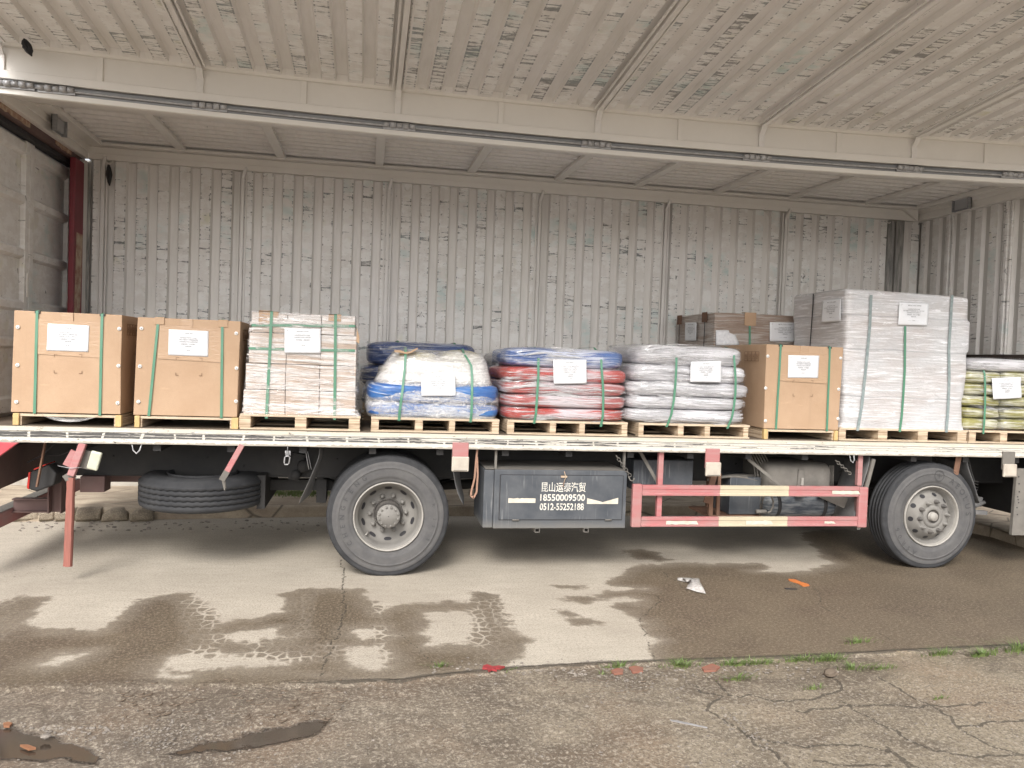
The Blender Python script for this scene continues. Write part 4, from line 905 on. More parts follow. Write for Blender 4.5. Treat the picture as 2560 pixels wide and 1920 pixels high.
# strip of flapping mudguard rubber
def sheet(rows, th, mat, name, label=None):
    """rows: list of (left point, right point)"""
    mb = MB(); vs = []; k = 4
    for (a, b) in rows:
        a = Vector(a); b = Vector(b)
        for j in range(k+1): vs.append(a.lerp(b, j/k))
    n_ = len(rows); fs = [(i*(k+1)+j, (i+1)*(k+1)+j, (i+1)*(k+1)+j+1, i*(k+1)+j+1) for i in range(n_-1) for j in range(k)]
    mb.add(vs, fs, 0, True); o = tp(mb, name, M[mat], label=label); md = o.modifiers.new('thick', 'SOLIDIFY'); md.thickness = th; md.offset = 0
    md2 = o.modifiers.new('sub', 'SUBSURF'); md2.levels = 1; md2.render_levels = 1; return o
sheet([((-0.375,0.12,1.12), (-0.345,0.30,1.12)), ((-0.36,0.10,1.05), (-0.34,0.30,1.05)), ((-0.385,0.08,0.98), (-0.36,0.32,0.98)), ((-0.42,0.07,0.88), (-0.39,0.34,0.88)), ((-0.47,0.06,0.76), (-0.42,0.36,0.75)), ((-0.54,0.05,0.60), (-0.44,0.38,0.655))], 0.008, 'rubberflap', 'mud_flap', 'twisted grey mud flap hanging behind the rear wheel')
mb = MB(); mb.tube([(-0.50,0.2,1.12), (-0.455,0.2,0.90)], 0.004, 6); mb.tube([(-0.485,0.2,1.12), (-0.435,0.2,0.90)], 0.003, 6); tp(mb, 'flap_stay', M['steel'])
sheet([((0.76,0.10,1.12), (0.84,0.40,1.12)), ((0.77,0.08,1.0), (0.86,0.40,1.0)), ((0.79,0.08,0.86), (0.88,0.40,0.86)), ((0.82,0.08,0.73), (0.90,0.40,0.73)), ((0.89,0.08,0.60), (0.93,0.40,0.63))], 0.01, 'rubberflap', 'mud_flap', 'curved grey mud flap between the rear wheel and the toolbox')
# loose webbing strap
mb = MB(); tr = [(0.985,0.04,1.12), (0.975,0.035,1.0), (0.968,0.03,0.86), (0.945,0.03,0.76), (0.94,0.03,0.71), (0.965,0.03,0.69), (0.99,0.03,0.74), (0.995,0.035,0.90), (0.985,0.04,1.05)]
for a, b in zip(tr[:-1], tr[1:]): mb.bar(a, b, 0.016, 0.004, (0,1,0))
tp(mb, 'webbing_strap', M['strapweb'])
lamp_box(0.83, 1.02)
lamp_box(3.165, 1.00)
lamp_box(6.30, 1.02, red=False)
# toolbox
TX0, TX1, TZ0, TZ1 = 1.14, 2.355, 0.425, 0.945
mb = MB(); mb.box(TX0, TX1, 0.0, 0.62, TZ0, TZ1); mb.box(1.05, 1.138, 0.012, 0.60, 0.43, 0.94)
tb = tp(mb, 'toolbox', M['tbox'], bevel=0.006, label='dusty dark blue toolbox with white lettering and phone numbers')
tp(MB().box(1.06, 2.34, 0.01, 0.61, 0.947, 0.951), 'dust_layer', M['dusty'], tb)
mb = MB(); mb.box(1.195, 2.315, -0.010, -0.001, 0.505, 0.898); dr = tp(mb, 'toolbox_door', M['tbox'], tb, bevel=0.003)
mb = MB(); g = 0.006
for (a, b, c, d) in ((1.188, 2.322, 0.499, 0.505), (1.188, 2.322, 0.898, 0.904), (1.188, 1.195, 0.505, 0.898), (2.315, 2.322, 0.505, 0.898)): mb.box(a, b, -0.0022, -0.0008, c, d)
tp(mb, 'door_gap', M['seal'], tb)
for x in (1.34, 2.19): tp(MB().tube([(x-0.03,-0.013,0.503), (x+0.03,-0.013,0.503)], 0.007, 8), 'door_hinge', M['dusty'], tb)
mb = MB(); mb.box(1.735, 1.79, -0.022, -0.011, 0.882, 0.899); mb.tube([(1.76,-0.03,0.94), (1.775,-0.032,0.89), (1.765,-0.03,0.86), (1.755,-0.026,0.80)], 0.0035, 5); tp(mb, 'latch', M['peel'], tb)
for x in (1.52, 1.97):
    mb = MB(); mb.box(x, x+0.045, 0.0, 0.6, 0.387, 0.391); mb.box(x, x+0.045, 0.0, 0.6, 0.42, 0.424); mb.box(x, x+0.004, 0.0, 0.6, 0.391, 0.42); mb.box(x+0.041, x+0.045, 0.0, 0.6, 0.391, 0.42)
    tp(mb, 'toolbox_foot', M['dusty'], tb)
for (a, b, sh) in ((1.268, 1.512, 0), (1.985, 2.275, 1)):
    mb = MB(); n_ = 12; lo = []; hi = []
    for i in range(n_+1):
        u = i/n_; x = a+(b-a)*u; lo.append((x, 0.655-0.008*sh))
        hh = 0.040+0.008*mn.noise(Vector((i*.9, sh*5, 0))) if not sh else (0.036*(1-u*1.9) if u < 0.5 else 0.036*(u-0.5)*2.2)+0.008
        hi.append((x, 0.655+hh))
    mb.prism(lo+hi[::-1], -0.0125, -0.0105, 'xz'); tp(mb, 'reflector_tape', M['reflect'], tb)
def write(rows, parent, y, name, mat, M_=None, fn=None, thick=None):
    mb = MB()
    for (txt, cx, z, w, h, bold) in rows:
        vs, fs = glyphs(txt, bold)
        if not vs: continue
        x0 = min(v[0] for v in vs); x1 = max(v[0] for v in vs); z0 = min(v[1] for v in vs); z1 = max(v[1] for v in vs)
        sx = w/(x1-x0); sz = h/(z1-z0)
        P_ = [((vx-(x0+x1)/2)*sx+cx, y, (vz-z0)*sz+z) for vx, vz in vs]
        if fn: P_ = [fn(*p) for p in P_]
        mb.add(P_, fs)
    o = mb.build(name, mat, parent); return o
write([('昆山运泰汽贸', 1.765, 0.752, 0.405, 0.088, 0.012), ('18550009500', 1.76, 0.672, 0.41, 0.062, 0.02), ('0512-55252188', 1.755, 0.590, 0.405, 0.062, 0.02)], tb, -0.0112, 'lettering', M['paintlet'])
for x in (1.145, 2.33): tp(MB().box(x, x+0.02, 0.05, 0.08, 0.948, 1.13), 'toolbox_hanger', M['dusty'], tb)
mb = MB()
def chain(p, q, n_, r=0.014):
    p = Vector(p); q = Vector(q); d = (q-p)/n_; dn = d.normalized(); a = dn.cross(Vector((0,1,0))).normalized(); b = Vector((0,1,0))
    out = MB()
    for i in range(n_):
        c = p+d*(i+0.5); w = a if i % 2 else b
        pts = [c+dn*(d.length*0.62*math.cos(t_))+w*(r*math.sin(t_)) for t_ in [2*math.pi*k/10 for k in range(10)]]
        out.tube(pts, 0.0035, 5, close=True)
    return out
tp(chain((2.25,0.02,1.08), (2.38,-0.02,0.90), 8), 'chain', M['dusty']); tp(chain((4.46,0.06,1.06), (4.58,-0.01,0.94), 8), 'chain', M['dusty'])
tp(MB().tube([(2.36,-0.02,0.90), (2.375,-0.03,0.865), (2.40,-0.03,0.86), (2.415,-0.03,0.885)], 0.006, 6), 'chain_hook', M['dusty'])
# side guard
def chan(x0, x1, z0, z1, y=0.0):
    h = z1-z0; P_ = [(y, z0), (y, z0+h*0.20), (y+0.005, z0+h*0.23), (y+0.005, z0+h*0.60), (y, z0+h*0.63), (y, z1), (y+0.035, z1), (y+0.035, z0)]
    return MB().prism(P_, x0, x1, 'yz')
gd = tp(MB().box(2.415, 2.505, -0.004, 0.045, 0.432, 0.825), 'guard_end_post', M['red'], bevel=0.008)
tp(MB().box(4.688, 4.785, -0.004, 0.045, 0.422, 0.812), 'guard_end_post', M['red'], bevel=0.012)
for z0, z1, nm in ((0.722, 0.818, 'upper'), (0.437, 0.527, 'lower')):
    for a, b, mt in ((2.507, 3.262, 'red'), (3.262, 3.955, 'guardcream'), (3.955, 4.686, 'red')):
        tp(chan(a, b, z0, z1), 'guard_rail', M[mt], bevel=0.002, label='%s side guard rail, %s section' % (nm, 'pale yellow' if mt == 'guardcream' else 'red'))
for x, y in ((2.665, 0.036), (4.695, 0.046)): tp(MB().box(x, x+0.048, y, y+0.045, 0.44 if x < 3 else 0.82, 1.12), 'guard_hanger', M['red'], bevel=0.004)
tp(MB().box(4.70, 4.74, 0.046, 0.09, 0.44, 0.82), 'guard_hanger', M['primer'], bevel=0.004)
def scrap(x0, x1, z0, z1, seed, y=-0.001):
    mb = MB(); n_ = 10; lo = [(x0+(x1-x0)*i/n_, z0+0.006*mn.noise(Vector((i*.8, seed, 0)))) for i in range(n_+1)]; hi = [(x0+(x1-x0)*i/n_, z1+0.006*mn.noise(Vector((i*.8, seed+3, 0)))) for i in range(n_+1)]
    if seed % 2: hi[-1] = (hi[-1][0]-0.03, hi[-1][1])
    else: lo[-1] = (lo[-1][0]+0.02, lo[-1][1])
    mb.prism(lo+hi[::-1], y-0.003, y, 'xz'); tp(mb, 'reflector_tape', M['reflect'])
scrap(2.745, 3.04, 0.458, 0.490, 2); scrap(3.53, 3.81, 0.455, 0.492, 3); scrap(4.335, 4.455, 0.463, 0.485, 5); scrap(4.40, 4.675, 0.745, 0.778, 8)
# things behind the guard
tp(MB().box(2.52, 3.12, 0.30, 0.75, 0.72, 1.01), 'storage_box', M['tbox'], bevel=0.01)
tp(MB().bar((2.52,0.18,1.12), (2.72,0.16,0.80), 0.03, 0.01, (0,1,0)), 'guard_brace', M['dusty'])
tp(MB().bar((3.30,0.2,0.93), (3.22,0.2,0.62), 0.06, 0.012, (0,1,0)), 'battery_stay', M['rust'])
bt = tp(MB().box(3.48, 3.80, 0.25, 0.62, 0.50, 0.86), 'battery_case', M['tbox'], bevel=0.008)
tp(MB().box(3.26, 3.80, 0.22, 0.70, 0.478, 0.496), 'battery_tray', M['rust'])
for q_ in ((3.26, 3.30, 0.22, 0.25), (3.34, 3.37, 0.22, 0.25), (3.44, 3.47, 0.66, 0.70)): tp(MB().box(*q_, 0.498, 0.90), 'battery_post', M['rust'])
mb = MB()
for i in range(6):
    pts = []; a0 = 3.25+0.02*i
    for k_ in range(9):
        t_ = k_/8; pts.append((a0+0.85*t_*(0.6+0.05*i), 0.26+0.03*i, 0.83+0.035*math.sin(t_*math.pi)+0.01*mn.noise(Vector((k_, i, 0)))))
    mb.tube(pts, 0.008 if i % 2 else 0.012, 6)
for i in range(7):
    x = 3.78+0.03*i; mb.tube([(x-0.1,0.35,1.1), (x-0.02,0.33,0.95), (x,0.3,0.75), (x+0.03*R.uniform(-1,1),0.3,0.60), (x+0.06,0.3,0.55)], 0.008, 6)
mb.tube([(3.84+0.06*math.cos(a/8*math.pi*1.4-1.5),0.18,0.62+0.09*math.sin(a/8*math.pi*1.4-1.5)) for a in range(9)], 0.010, 7)
mb.tube([(3.72,0.17,0.545), (3.82,0.17,0.545)], 0.02, 8)
tp(mb, 'air_hoses', M['dusty'])
tp(MB().bar((3.60,0.15,1.05), (4.0,0.10,0.75), 0.028, 0.012, (0,1,0)), 'guard_brace', M['dusty'])
# fuel tank with rounded section
mb = MB(); vs = []; fs = []; ns_ = 28; K = [(3.83,0.86), (3.86,0.97), (3.92,1.0), (4.42,1.0), (4.50,0.97), (4.53,0.86)]
for (x, sc) in K:
    for j in range(ns_):
        a = 2*math.pi*j/ns_; ca, sa = math.cos(a), math.sin(a); e = 0.35
        yy_ = 0.52+0.32*sc*math.copysign(abs(ca)**e, ca); zz_ = 0.845+0.165*sc*math.copysign(abs(sa)**(e+0.1), sa); vs.append((x, yy_, zz_))
for i in range(len(K)-1):
    for j in range(ns_): fs.append((i*ns_+j, i*ns_+(j+1) % ns_, (i+1)*ns_+(j+1) % ns_, (i+1)*ns_+j))
fs += [tuple(range(ns_)), tuple((len(K)-1)*ns_+j for j in range(ns_))]
mb.add(vs, fs, 0, True); tk = tp(mb, 'fuel_tank', M['dusty'])
tp(MB().prism([(4.14,0.68), (4.155,0.95), (4.21,0.95), (4.235,0.68)], 0.185, 0.198, 'xz'), 'tank_clamp', M['dusty'], tk, bevel=0.003)
tp(MB().box(4.175, 4.20, 0.165, 0.184, 0.80, 0.87), 'clamp_bolt', M['rimlip'], tk)
mb = MB()
for i in range(4): mb.tube([(4.56+0.014*i,0.3,0.75), (4.555+0.014*i,0.3,0.98)], 0.005, 6)
tp(mb, 'filter_fins', M['dusty'])
at_ = tp(MB().lathe([(0.0,0.0), (0.07,0.005), (0.12,0.04), (0.13,0.09), (0.13,0.70), (0.12,0.75), (0.07,0.79), (0.0,0.80)], (3.85, 0.36, 0.585), 'x', 36), 'air_tank', dirty('scuffed_air_tank', (0.045, 0.055, 0.07), (0.26, 0.27, 0.27), 0.45, 0.8, 7, (1,1,6)))
for x in (3.98, 4.47): tp(MB().lathe([(0.134,0.0), (0.137,0.002), (0.137,0.035), (0.134,0.037)], (x, 0.36, 0.585), 'x', 36), 'tank_band', M['chassis'], at_)
tp(MB().tube([(4.20,0.3,0.47), (4.20,0.3,0.415), (4.215,0.3,0.405)], 0.010, 7), 'drain_valve', M['dusty'])
tp(MB().bar((4.40,0.2,0.73), (4.68,0.2,0.62), 0.02, 0.10, (0,0,1)), 'tank_bracket', M['dusty'])
# front mudguards
sheet([((4.83,0.06,1.12), (4.86,0.50,1.12)), ((4.83,0.05,1.06), (4.86,0.50,1.06)), ((4.77,0.05,0.85), (4.80,0.50,0.85)), ((4.71,0.05,0.64), (4.74,0.50,0.64)), ((4.68,0.05,0.42), (4.71,0.50,0.42))], 0.014, 'rubberflap', 'mudguard', 'grey mudguard behind the front wheel')
tp(MB().bar((4.85,0.04,1.08), (4.745,0.03,0.66), 0.035, 0.02, (0,1,0)), 'mudguard_edge', M['dusty'])
tp(MB().prism([(4.72,0.68), (4.80,0.63), (4.77,0.56), (4.73,0.40), (4.70,0.40), (4.70,0.62)], 0.02, 0.03, 'xz'), 'mudguard_edge', M['dusty'])
sheet([((5.93,0.10,1.12), (5.95,0.60,1.12)), ((5.95,0.10,1.0), (5.97,0.60,1.0)), ((6.03,0.10,0.85), (6.05,0.60,0.85)), ((6.10,0.12,0.70), (6.12,0.60,0.70)), ((6.16,0.14,0.62), (6.18,0.60,0.62))], 0.012, 'rubberflap', 'mudguard', 'grey mudguard ahead of the front wheel')
tp(MB().box(5.72, 5.95, 0.62, 0.63, 0.6, 1.12), 'mudguard_liner', M['rubberflap'])
tp(MB().bar((5.80,0.06,1.12), (5.79,0.10,0.80), 0.06, 0.008, (0,1,0)), 'mudguard_stay', M['rust'])
mb = MB(); mb.prism([(6.42,1.01), (6.9,1.01), (6.9,0.34), (6.40,0.34)], 0.0, 0.04, 'xz'); fp = tp(mb, 'step_panel', M['dusty'], bevel=0.004)
mb = MB()
for i, z in enumerate((0.93, 0.86, 0.78, 0.73, 0.70, 0.67, 0.62, 0.55)): mb.lathe([(0.0,-0.001), (0.007,-0.001), (0.007,0.001)], (6.44+0.008*(i % 3), -0.002, z), seg=8)
tp(mb, 'rivet_hole', M['seal'], fp)
mb = MB(); mb.bar((5.9,0.5,0.66), (6.40,0.45,0.60), 0.10, 0.10); mb.bar((5.85,0.4,0.52), (6.40,0.35,0.50), 0.05, 0.04)
for i in range(4): mb.tube([(6.10+.06*i,0.5,1.08), (6.16+.05*i,0.48,0.98-.02*i), (6.20+.05*i,0.47,0.90-.03*i), (6.30,0.5,0.82-.03*i), (6.42,0.5,0.80-0.03*i)], 0.007, 6)
mb.tube([(6.0,0.4,0.75), (6.12,0.38,0.70), (6.25,0.4,0.60), (6.32,0.4,0.56), (6.42,0.4,0.60)], 0.02, 8)
mb.prism([(6.12,0.95), (6.30,0.90), (6.38,0.60), (6.25,0.55), (6.15,0.70)], 0.55, 0.60, 'xz'); tp(mb, 'steering_linkage', M['rubberflap'])
tp(MB().box(6.9, 7.8, 0.05, 2.3, 0.45, 1.10), 'cab_rear_lower', M['chassis'])
# axles, springs
for (x, zc) in ((0.233, 0.52), (5.533, 0.52)):
    mb = MB(); mb.tube([(x,0.2,zc), (x,2.2,zc)], 0.065, 14)
    if x < 1: mb.lathe([(0.0,-0.2), (0.12,-0.18), (0.2,-0.05), (0.2,0.05), (0.12,0.18), (0.0,0.2)], (x, 1.2, zc), 'x', 24)
    tp(mb, 'axle', M['chassis'])
for x in (0.233, 5.533):
    for y in (0.76, 1.58):
        mb = MB()
        for i in range(7):
            L = 0.80-0.07*i; pts = [(x+L*u, y, 0.70-0.018*i-0.0+0.10*u*u) for u in (-1, -.66, -.33, 0, .33, .66, 1)]
            for a, b in zip(pts[:-1], pts[1:]): mb.bar(a, b, 0.075, 0.014)
        mb.box(x-0.08, x-0.05, y-0.045, y+0.045, 0.50, 0.76); mb.box(x+0.05, x+0.08, y-0.045, y+0.045, 0.50, 0.76)
        tp(mb, 'leaf_spring', M['chassis'])
mb = MB(); mb.lathe([(0.0,-0.03), (0.05,-0.03), (0.06,0.0), (0.06,0.1)], (-0.53, 0.62, 0.87), seg=20); mb.lathe([(0.0,-0.03), (0.045,-0.03), (0.05,0.08)], (-0.60, 0.62, 0.79), seg=20); mb.bar((-0.57,0.64,0.98), (-0.62,0.64,0.74), 0.10, 0.03, (0,1,0)); tp(mb, 'spring_shackle', M['chassis'])
tp(MB().box(-0.9, 0.05, 0.9, 1.0, 0.60, 0.70), 'exhaust_brace', M['chassis']); tp(MB().box(-0.42, -0.33, 0.8, 1.1, 0.50, 0.75), 'brake_chamber_bracket', M['chassis'])
tp(MB().tube([(0.6,1.1,0.62), (5.2,1.25,0.80)], 0.05, 12), 'drive_shaft', M['chassis'])
mb = MB(); mb.box(4.9, 6.8, 0.95, 1.6, 0.45, 1.05); tp(mb, 'engine_block', M['chassis'], bevel=0.05)

# ---- wheels
def tyre_profile(w=0.285, r=0.527, ri=0.292):
    P_ = [(ri, 0.035), (ri+0.012, 0.012), (ri+0.03, 0.004), (ri+0.045, 0.0035), (ri+0.048, -0.001), (ri+0.07, -0.003), (ri+0.115, -0.005), (ri+0.128, -0.004), (ri+0.130, -0.007), (ri+0.134, -0.007), (ri+0.136, -0.002), (ri+0.158, 0.003), (ri+0.168, 0.001), (ri+0.185, 0.010), (r-0.030, 0.020), (r-0.024, 0.018), (r-0.012, 0.026), (r-0.002, 0.036), (r, 0.05)]
    for k_ in range(4): y = 0.05+(w-0.10)*(k_+0.5)/4; P_ += [(r, y-0.012), (r-0.012, y-0.009), (r-0.012, y+0.003), (r, y+0.006)]
    P_ += [(r, w-0.05), (r-0.004, w-0.03), (r-0.03, w-0.015), (ri+0.12, w), (ri+0.03, w-0.004), (ri, w-0.03)]
    return P_
def make_tyre(c, parent, name='tyre', flat=0.0, axis='y', seg=120, texts=(), darktread=False):
    pf = tyre_profile(); mb = MB(); n_ = len(pf); mb.lathe(pf, c, axis, seg)
    if darktread:
        mb.mi = [(1 if (i % (n_-1)) >= 13 and (i % (n_-1)) <= n_-5 else 0) for i in range(len(mb.f))]
    vs = []
    for i, v in enumerate(mb.v):
        x, y, z = v
        if axis == 'y':
            if z < 0.10: y += (-0.02 if y < c[1]+0.14 else 0.02)*((0.10-z)/0.10 if z > 0 else 1)*0.6
            if z < 0.002: z = 0.002
        # scalloped shoulder
        k_ = i % n_
        if k_ in (14, 15, 16) and axis == 'y':
            a = math.atan2(z-c[2], x-c[0]); q = 0.004*(1 if math.sin(a*90) > 0 else -1); y += q
        vs.append((x, y, z))
    mb.v = vs
    t_ = tp(mb, name, [M['tyre'] if not darktread or axis == 'y' else M['tyred'], M['tyred']], parent)
    for (txt, rad, a0, sp, hgt, flip, mat) in texts:
        m2 = MB(); a = a0
        for chh in txt:
            if chh == ' ': a -= sp; continue
            gv, gf = glyphs(chh, 0.012); x0 = min(v[0] for v in gv); x1 = max(v[0] for v in gv); s_ = hgt/0.70
            P_ = []
            for (gx, gy) in gv:
                lx = (gx-(x0+x1)/2)*s_; ly = (gy-0.35)*s_
                if flip: lx, ly = -lx, -ly
                rr = rad+ly; th = a-lx/rad; P_.append((c[0]+rr*math.cos(th), c[1]-0.0075, c[2]+rr*math.sin(th)))
            nv = len(P_); P2 = P_+[(p[0], p[1]+0.006, p[2]) for p in P_]
            m2.add(P_, gf); a += -sp if not flip else -sp
        o = m2.build('sidewall_lettering', M[mat], t_)
    return t_
def rear_rim(c, parent):
    mb = MB(); mb.lathe([(0.292,0.045), (0.302,0.008), (0.300,-0.004), (0.292,-0.006), (0.287,0.004), (0.283,0.03)], c, 'y', 96); rl = tp(mb, 'rim_lip', M['rimlip'], parent)
    mb = MB(); mb.lathe([(0.283,0.028), (0.262,0.045), (0.258,0.09), (0.250,0.115)], c, 'y', 96); 
    mb.lathe([(0.250,0.115), (0.235,0.150), (0.215,0.170), (0.190,0.178), (0.165,0.182), (0.150,0.184), (0.10,0.186)], c, 'y', 96); rm = tp(mb, 'rim', M['rim'], parent)
    for k_ in range(10):
        m2 = MB(); a = math.radians(-17+36*k_); r0 = 0.226; cx, cz = c[0]+r0*math.cos(a), c[2]+r0*math.sin(a)
        pts = []
        for j in range(16):
            b = 2*math.pi*j/16; u = 0.017*math.cos(b); v = 0.034*math.sin(b)*1.0
            rr = r0+u*0.85; th = a+v/r0; yy2 = c[1]+0.158-u*0.75-0.004
            pts.append((c[0]+rr*math.cos(th), yy2, c[2]+rr*math.sin(th)))
        m2.add(pts, [tuple(range(16))]); tp(m2, 'vent_hole', M['seal'], rm)
    m3 = MB(); m3.lathe([(0.132,0.184), (0.132,0.172), (0.118,0.170), (0.118,0.184)], c, 'y', 48)
    tp(m3, 'hub_flange', M['hubd'], parent)
    for k_ in range(10):
        a = math.radians(2+36*k_); cc = (c[0]+0.158*math.cos(a), c[1]+0.176, c[2]+0.158*math.sin(a)); q = MB()
        q.lathe([(0.0,-0.042), (0.009,-0.042), (0.009,-0.024), (0.018,-0.022), (0.018,-0.004), (0.024,0.0), (0.024,0.006)], cc, 'y', 6); tp(q, 'wheel_nut', M['rim'], parent)
    mb = MB(); mb.lathe([(0.115,0.185), (0.112,0.09), (0.108,0.085), (0.104,0.03)], c, 'y', 48); tp(mb, 'hub', M['hubd'], parent)
    mb = MB(); mb.lathe([(0.0,0.008), (0.062,0.008), (0.066,0.012), (0.096,0.014), (0.101,0.018), (0.101,0.05)], c, 'y', 64); cap = tp(mb, 'hub_cap', M['rim'], parent)
    m4 = MB(); m4.lathe([(0.0,-0.0015), (0.004,-0.0015), (0.004,0.0)], (c[0], c[1]+0.007, c[2]), 'y', 10)
    tp(m4, 'cap_dimple', M['seal'], cap)
    for k_ in range(12):
        a = math.radians(15+30*k_); q = MB(); q.lathe([(0.0,-0.012), (0.009,-0.012), (0.010,-0.009), (0.010,0.006)], (c[0]+0.083*math.cos(a), c[1]+0.010, c[2]+0.083*math.sin(a)), 'y', 6); tp(q, 'cap_bolt', M['rim'], cap)
    v = MB(); v.tube([(c[0]-0.165, c[1]+0.13, c[2]-0.155), (c[0]-0.19, c[1]+0.05, c[2]-0.17)], 0.006, 8); tp(v, 'valve_stem', M['rimlip'], cap)
def front_rim(c, parent):
    mb = MB(); mb.lathe([(0.292,0.045), (0.302,0.008), (0.300,-0.004), (0.292,-0.006), (0.287,0.004), (0.280,0.03)], c, 'y', 96); tp(mb, 'rim_lip', M['rimlip'], parent)
    mb = MB(); mb.lathe([(0.280,0.03), (0.262,0.045), (0.256,0.080), (0.250,0.085), (0.236,0.060), (0.215,0.030), (0.190,0.006), (0.178,-0.006), (0.165,-0.012), (0.140,-0.012), (0.112,-0.012), (0.108,-0.008), (0.105,0.02)], c, 'y', 96); rm = tp(mb, 'rim', M['rim'], parent)
    for k_ in range(10):
        m2 = MB(); a = math.radians(8+36*k_); r0 = 0.2155; pts = []
        for j in range(16):
            b = 2*math.pi*j/16; u = 0.018*math.cos(b); v = 0.024*math.sin(b); rr = r0+u*0.85; th = a+v/r0
            yy2 = c[1]+0.030+(rr-0.215)*1.38-0.003; pts.append((c[0]+rr*math.cos(th), yy2, c[2]+rr*math.sin(th)))
        m2.add(pts, [tuple(range(16))]); tp(m2, 'vent_hole', M['seal'], rm)
    mb = MB(); mb.lathe([(0.112,-0.010), (0.106,-0.022), (0.075,-0.024), (0.066,-0.018), (0.060,0.01), (0.045,0.015)], c, 'y', 48); tp(mb, 'hub', M['rim'], parent)
    mb = MB(); mb.lathe([(0.060,0.010), (0.045,0.012), (0.042,-0.035), (0.036,-0.042), (0.0,-0.046)], c, 'y', 32); tp(mb, 'hub_cap', M['rimlip'], parent)
    tp(MB().lathe([(0.066,-0.020), (0.062,-0.004), (0.044,-0.002)], c, 'y', 40), 'grease_ring', M['hubd'], parent)
    for k_ in range(10):
        a = math.radians(8+36*k_); cc = (c[0]+0.150*math.cos(a), c[1]-0.012, c[2]+0.150*math.sin(a)); q = MB()
        q.lathe([(0.0,-0.052), (0.009,-0.052), (0.010,-0.030), (0.0175,-0.028), (0.0175,-0.005), (0.024,-0.003), (0.024,0.003)], cc, 'y', 6); tp(q, 'wheel_nut', M['hubd'] if k_ % 3 else M['rim'], parent)
def wheel(x, yf, kind, dirn=1, label=None, texts=()):
    w = bpy.data.objects.new('wheel', None); S.collection.objects.link(w); w.parent = T; w.location = (x, yf, 0.52); ORG[w.name] = Vector((x, yf, 0.52))
    if label: w['label'] = label
    c = (x, yf, 0.52)
    make_tyre(c, w, texts=texts, darktread=True)
    return w, c
w, c = wheel(0.233, 0.045, 'rear', label='dusty outer rear wheel with deep dished rim', texts=(('CHENGFENG', 0.395, math.radians(215), -math.radians(-11.5), 0.040, False, 'tyretext'), ('R 22.5', 0.40, math.radians(15), math.radians(9), 0.026, False, 'tyretext')))
rear_rim(c, w)
w2 = copy_tree(w, T, (0,0,0)); w2.location = (0.233, 2.36, 0.52); w2.rotation_euler = (0, 0, math.pi); w2['label'] = 'rear wheel on the far side'
wi, ci = wheel(0.233, 0.37, 'rear', label='inner rear wheel'); tp(MB().lathe([(0.30,0.05), (0.25,0.10), (0.1,0.12)], ci, 'y', 64), 'rim', M['hubd'], wi)
wi2 = copy_tree(wi, T); wi2.location = (0.233, 1.75, 0.52)
w, c = wheel(5.533, 0.06, 'front', label='dusty front wheel turned forward with bulging rim and long nuts', texts=(('⊕ AEOLUS', 0.405, math.radians(82), math.radians(11.2), 0.056, False, 'tyretext'), ('ASR06', 0.40, math.radians(243), math.radians(11), 0.044, False, 'tyretext')))
front_rim(c, w)
w3 = copy_tree(w, T); w3.location = (5.533, 2.34, 0.52); w3.rotation_euler = (0, 0, math.pi); w3['label'] = 'front wheel on the far side'
# spare wheel, slung flat
sp = bpy.data.objects.new('spare_wheel', None); S.collection.objects.link(sp); sp.parent = T; sp.location = (-1.40, 0.60, 0.52); ORG[sp.name] = Vector((-1.40, 0.60, 0.52)); sp['label'] = 'spare wheel slung flat under the chassis'
pf = [(0.292,0.27), (0.32,0.288), (0.40,0.292), (0.46,0.285), (0.492,0.268), (0.512,0.240)]
z_ = 0.235
for k_ in range(4): pf += [(0.522,z_), (0.523,z_-0.028), (0.508,z_-0.032), (0.508,z_-0.038)]; z_ -= 0.043
pf += [(0.522,0.06), (0.515,0.03), (0.49,0.012), (0.44,0.0), (0.34,-0.003), (0.30,0.01)]
mb = MB(); seg = 160; n_ = len(pf); mb.lathe(pf, (-1.40, 0.60, 0.52), 'z', seg)
vs = []
for i, v in enumerate(mb.v):
    k_ = i % n_; a = (i//n_)*2*math.pi/seg
    dz = 0.005*math.sin(a*46) if 6 <= k_ < n_-6 else 0
    vs.append((v[0], v[1], v[2]+dz))
mb.v = vs; tp(mb, 'tyre', M['tyred'], sp)
tp(MB().lathe([(0.292,0.27), (0.300,0.295), (0.286,0.30), (0.275,0.27), (0.255,0.22), (0.20,0.15), (0.0,0.15)], (-1.40, 0.60, 0.52), 'z', 64), 'rim', M['tyred'], sp)
tp(MB().box(-0.92, -0.85, 0.5, 1.6, 0.50, 0.80), 'spare_carrier', M['chassis'])

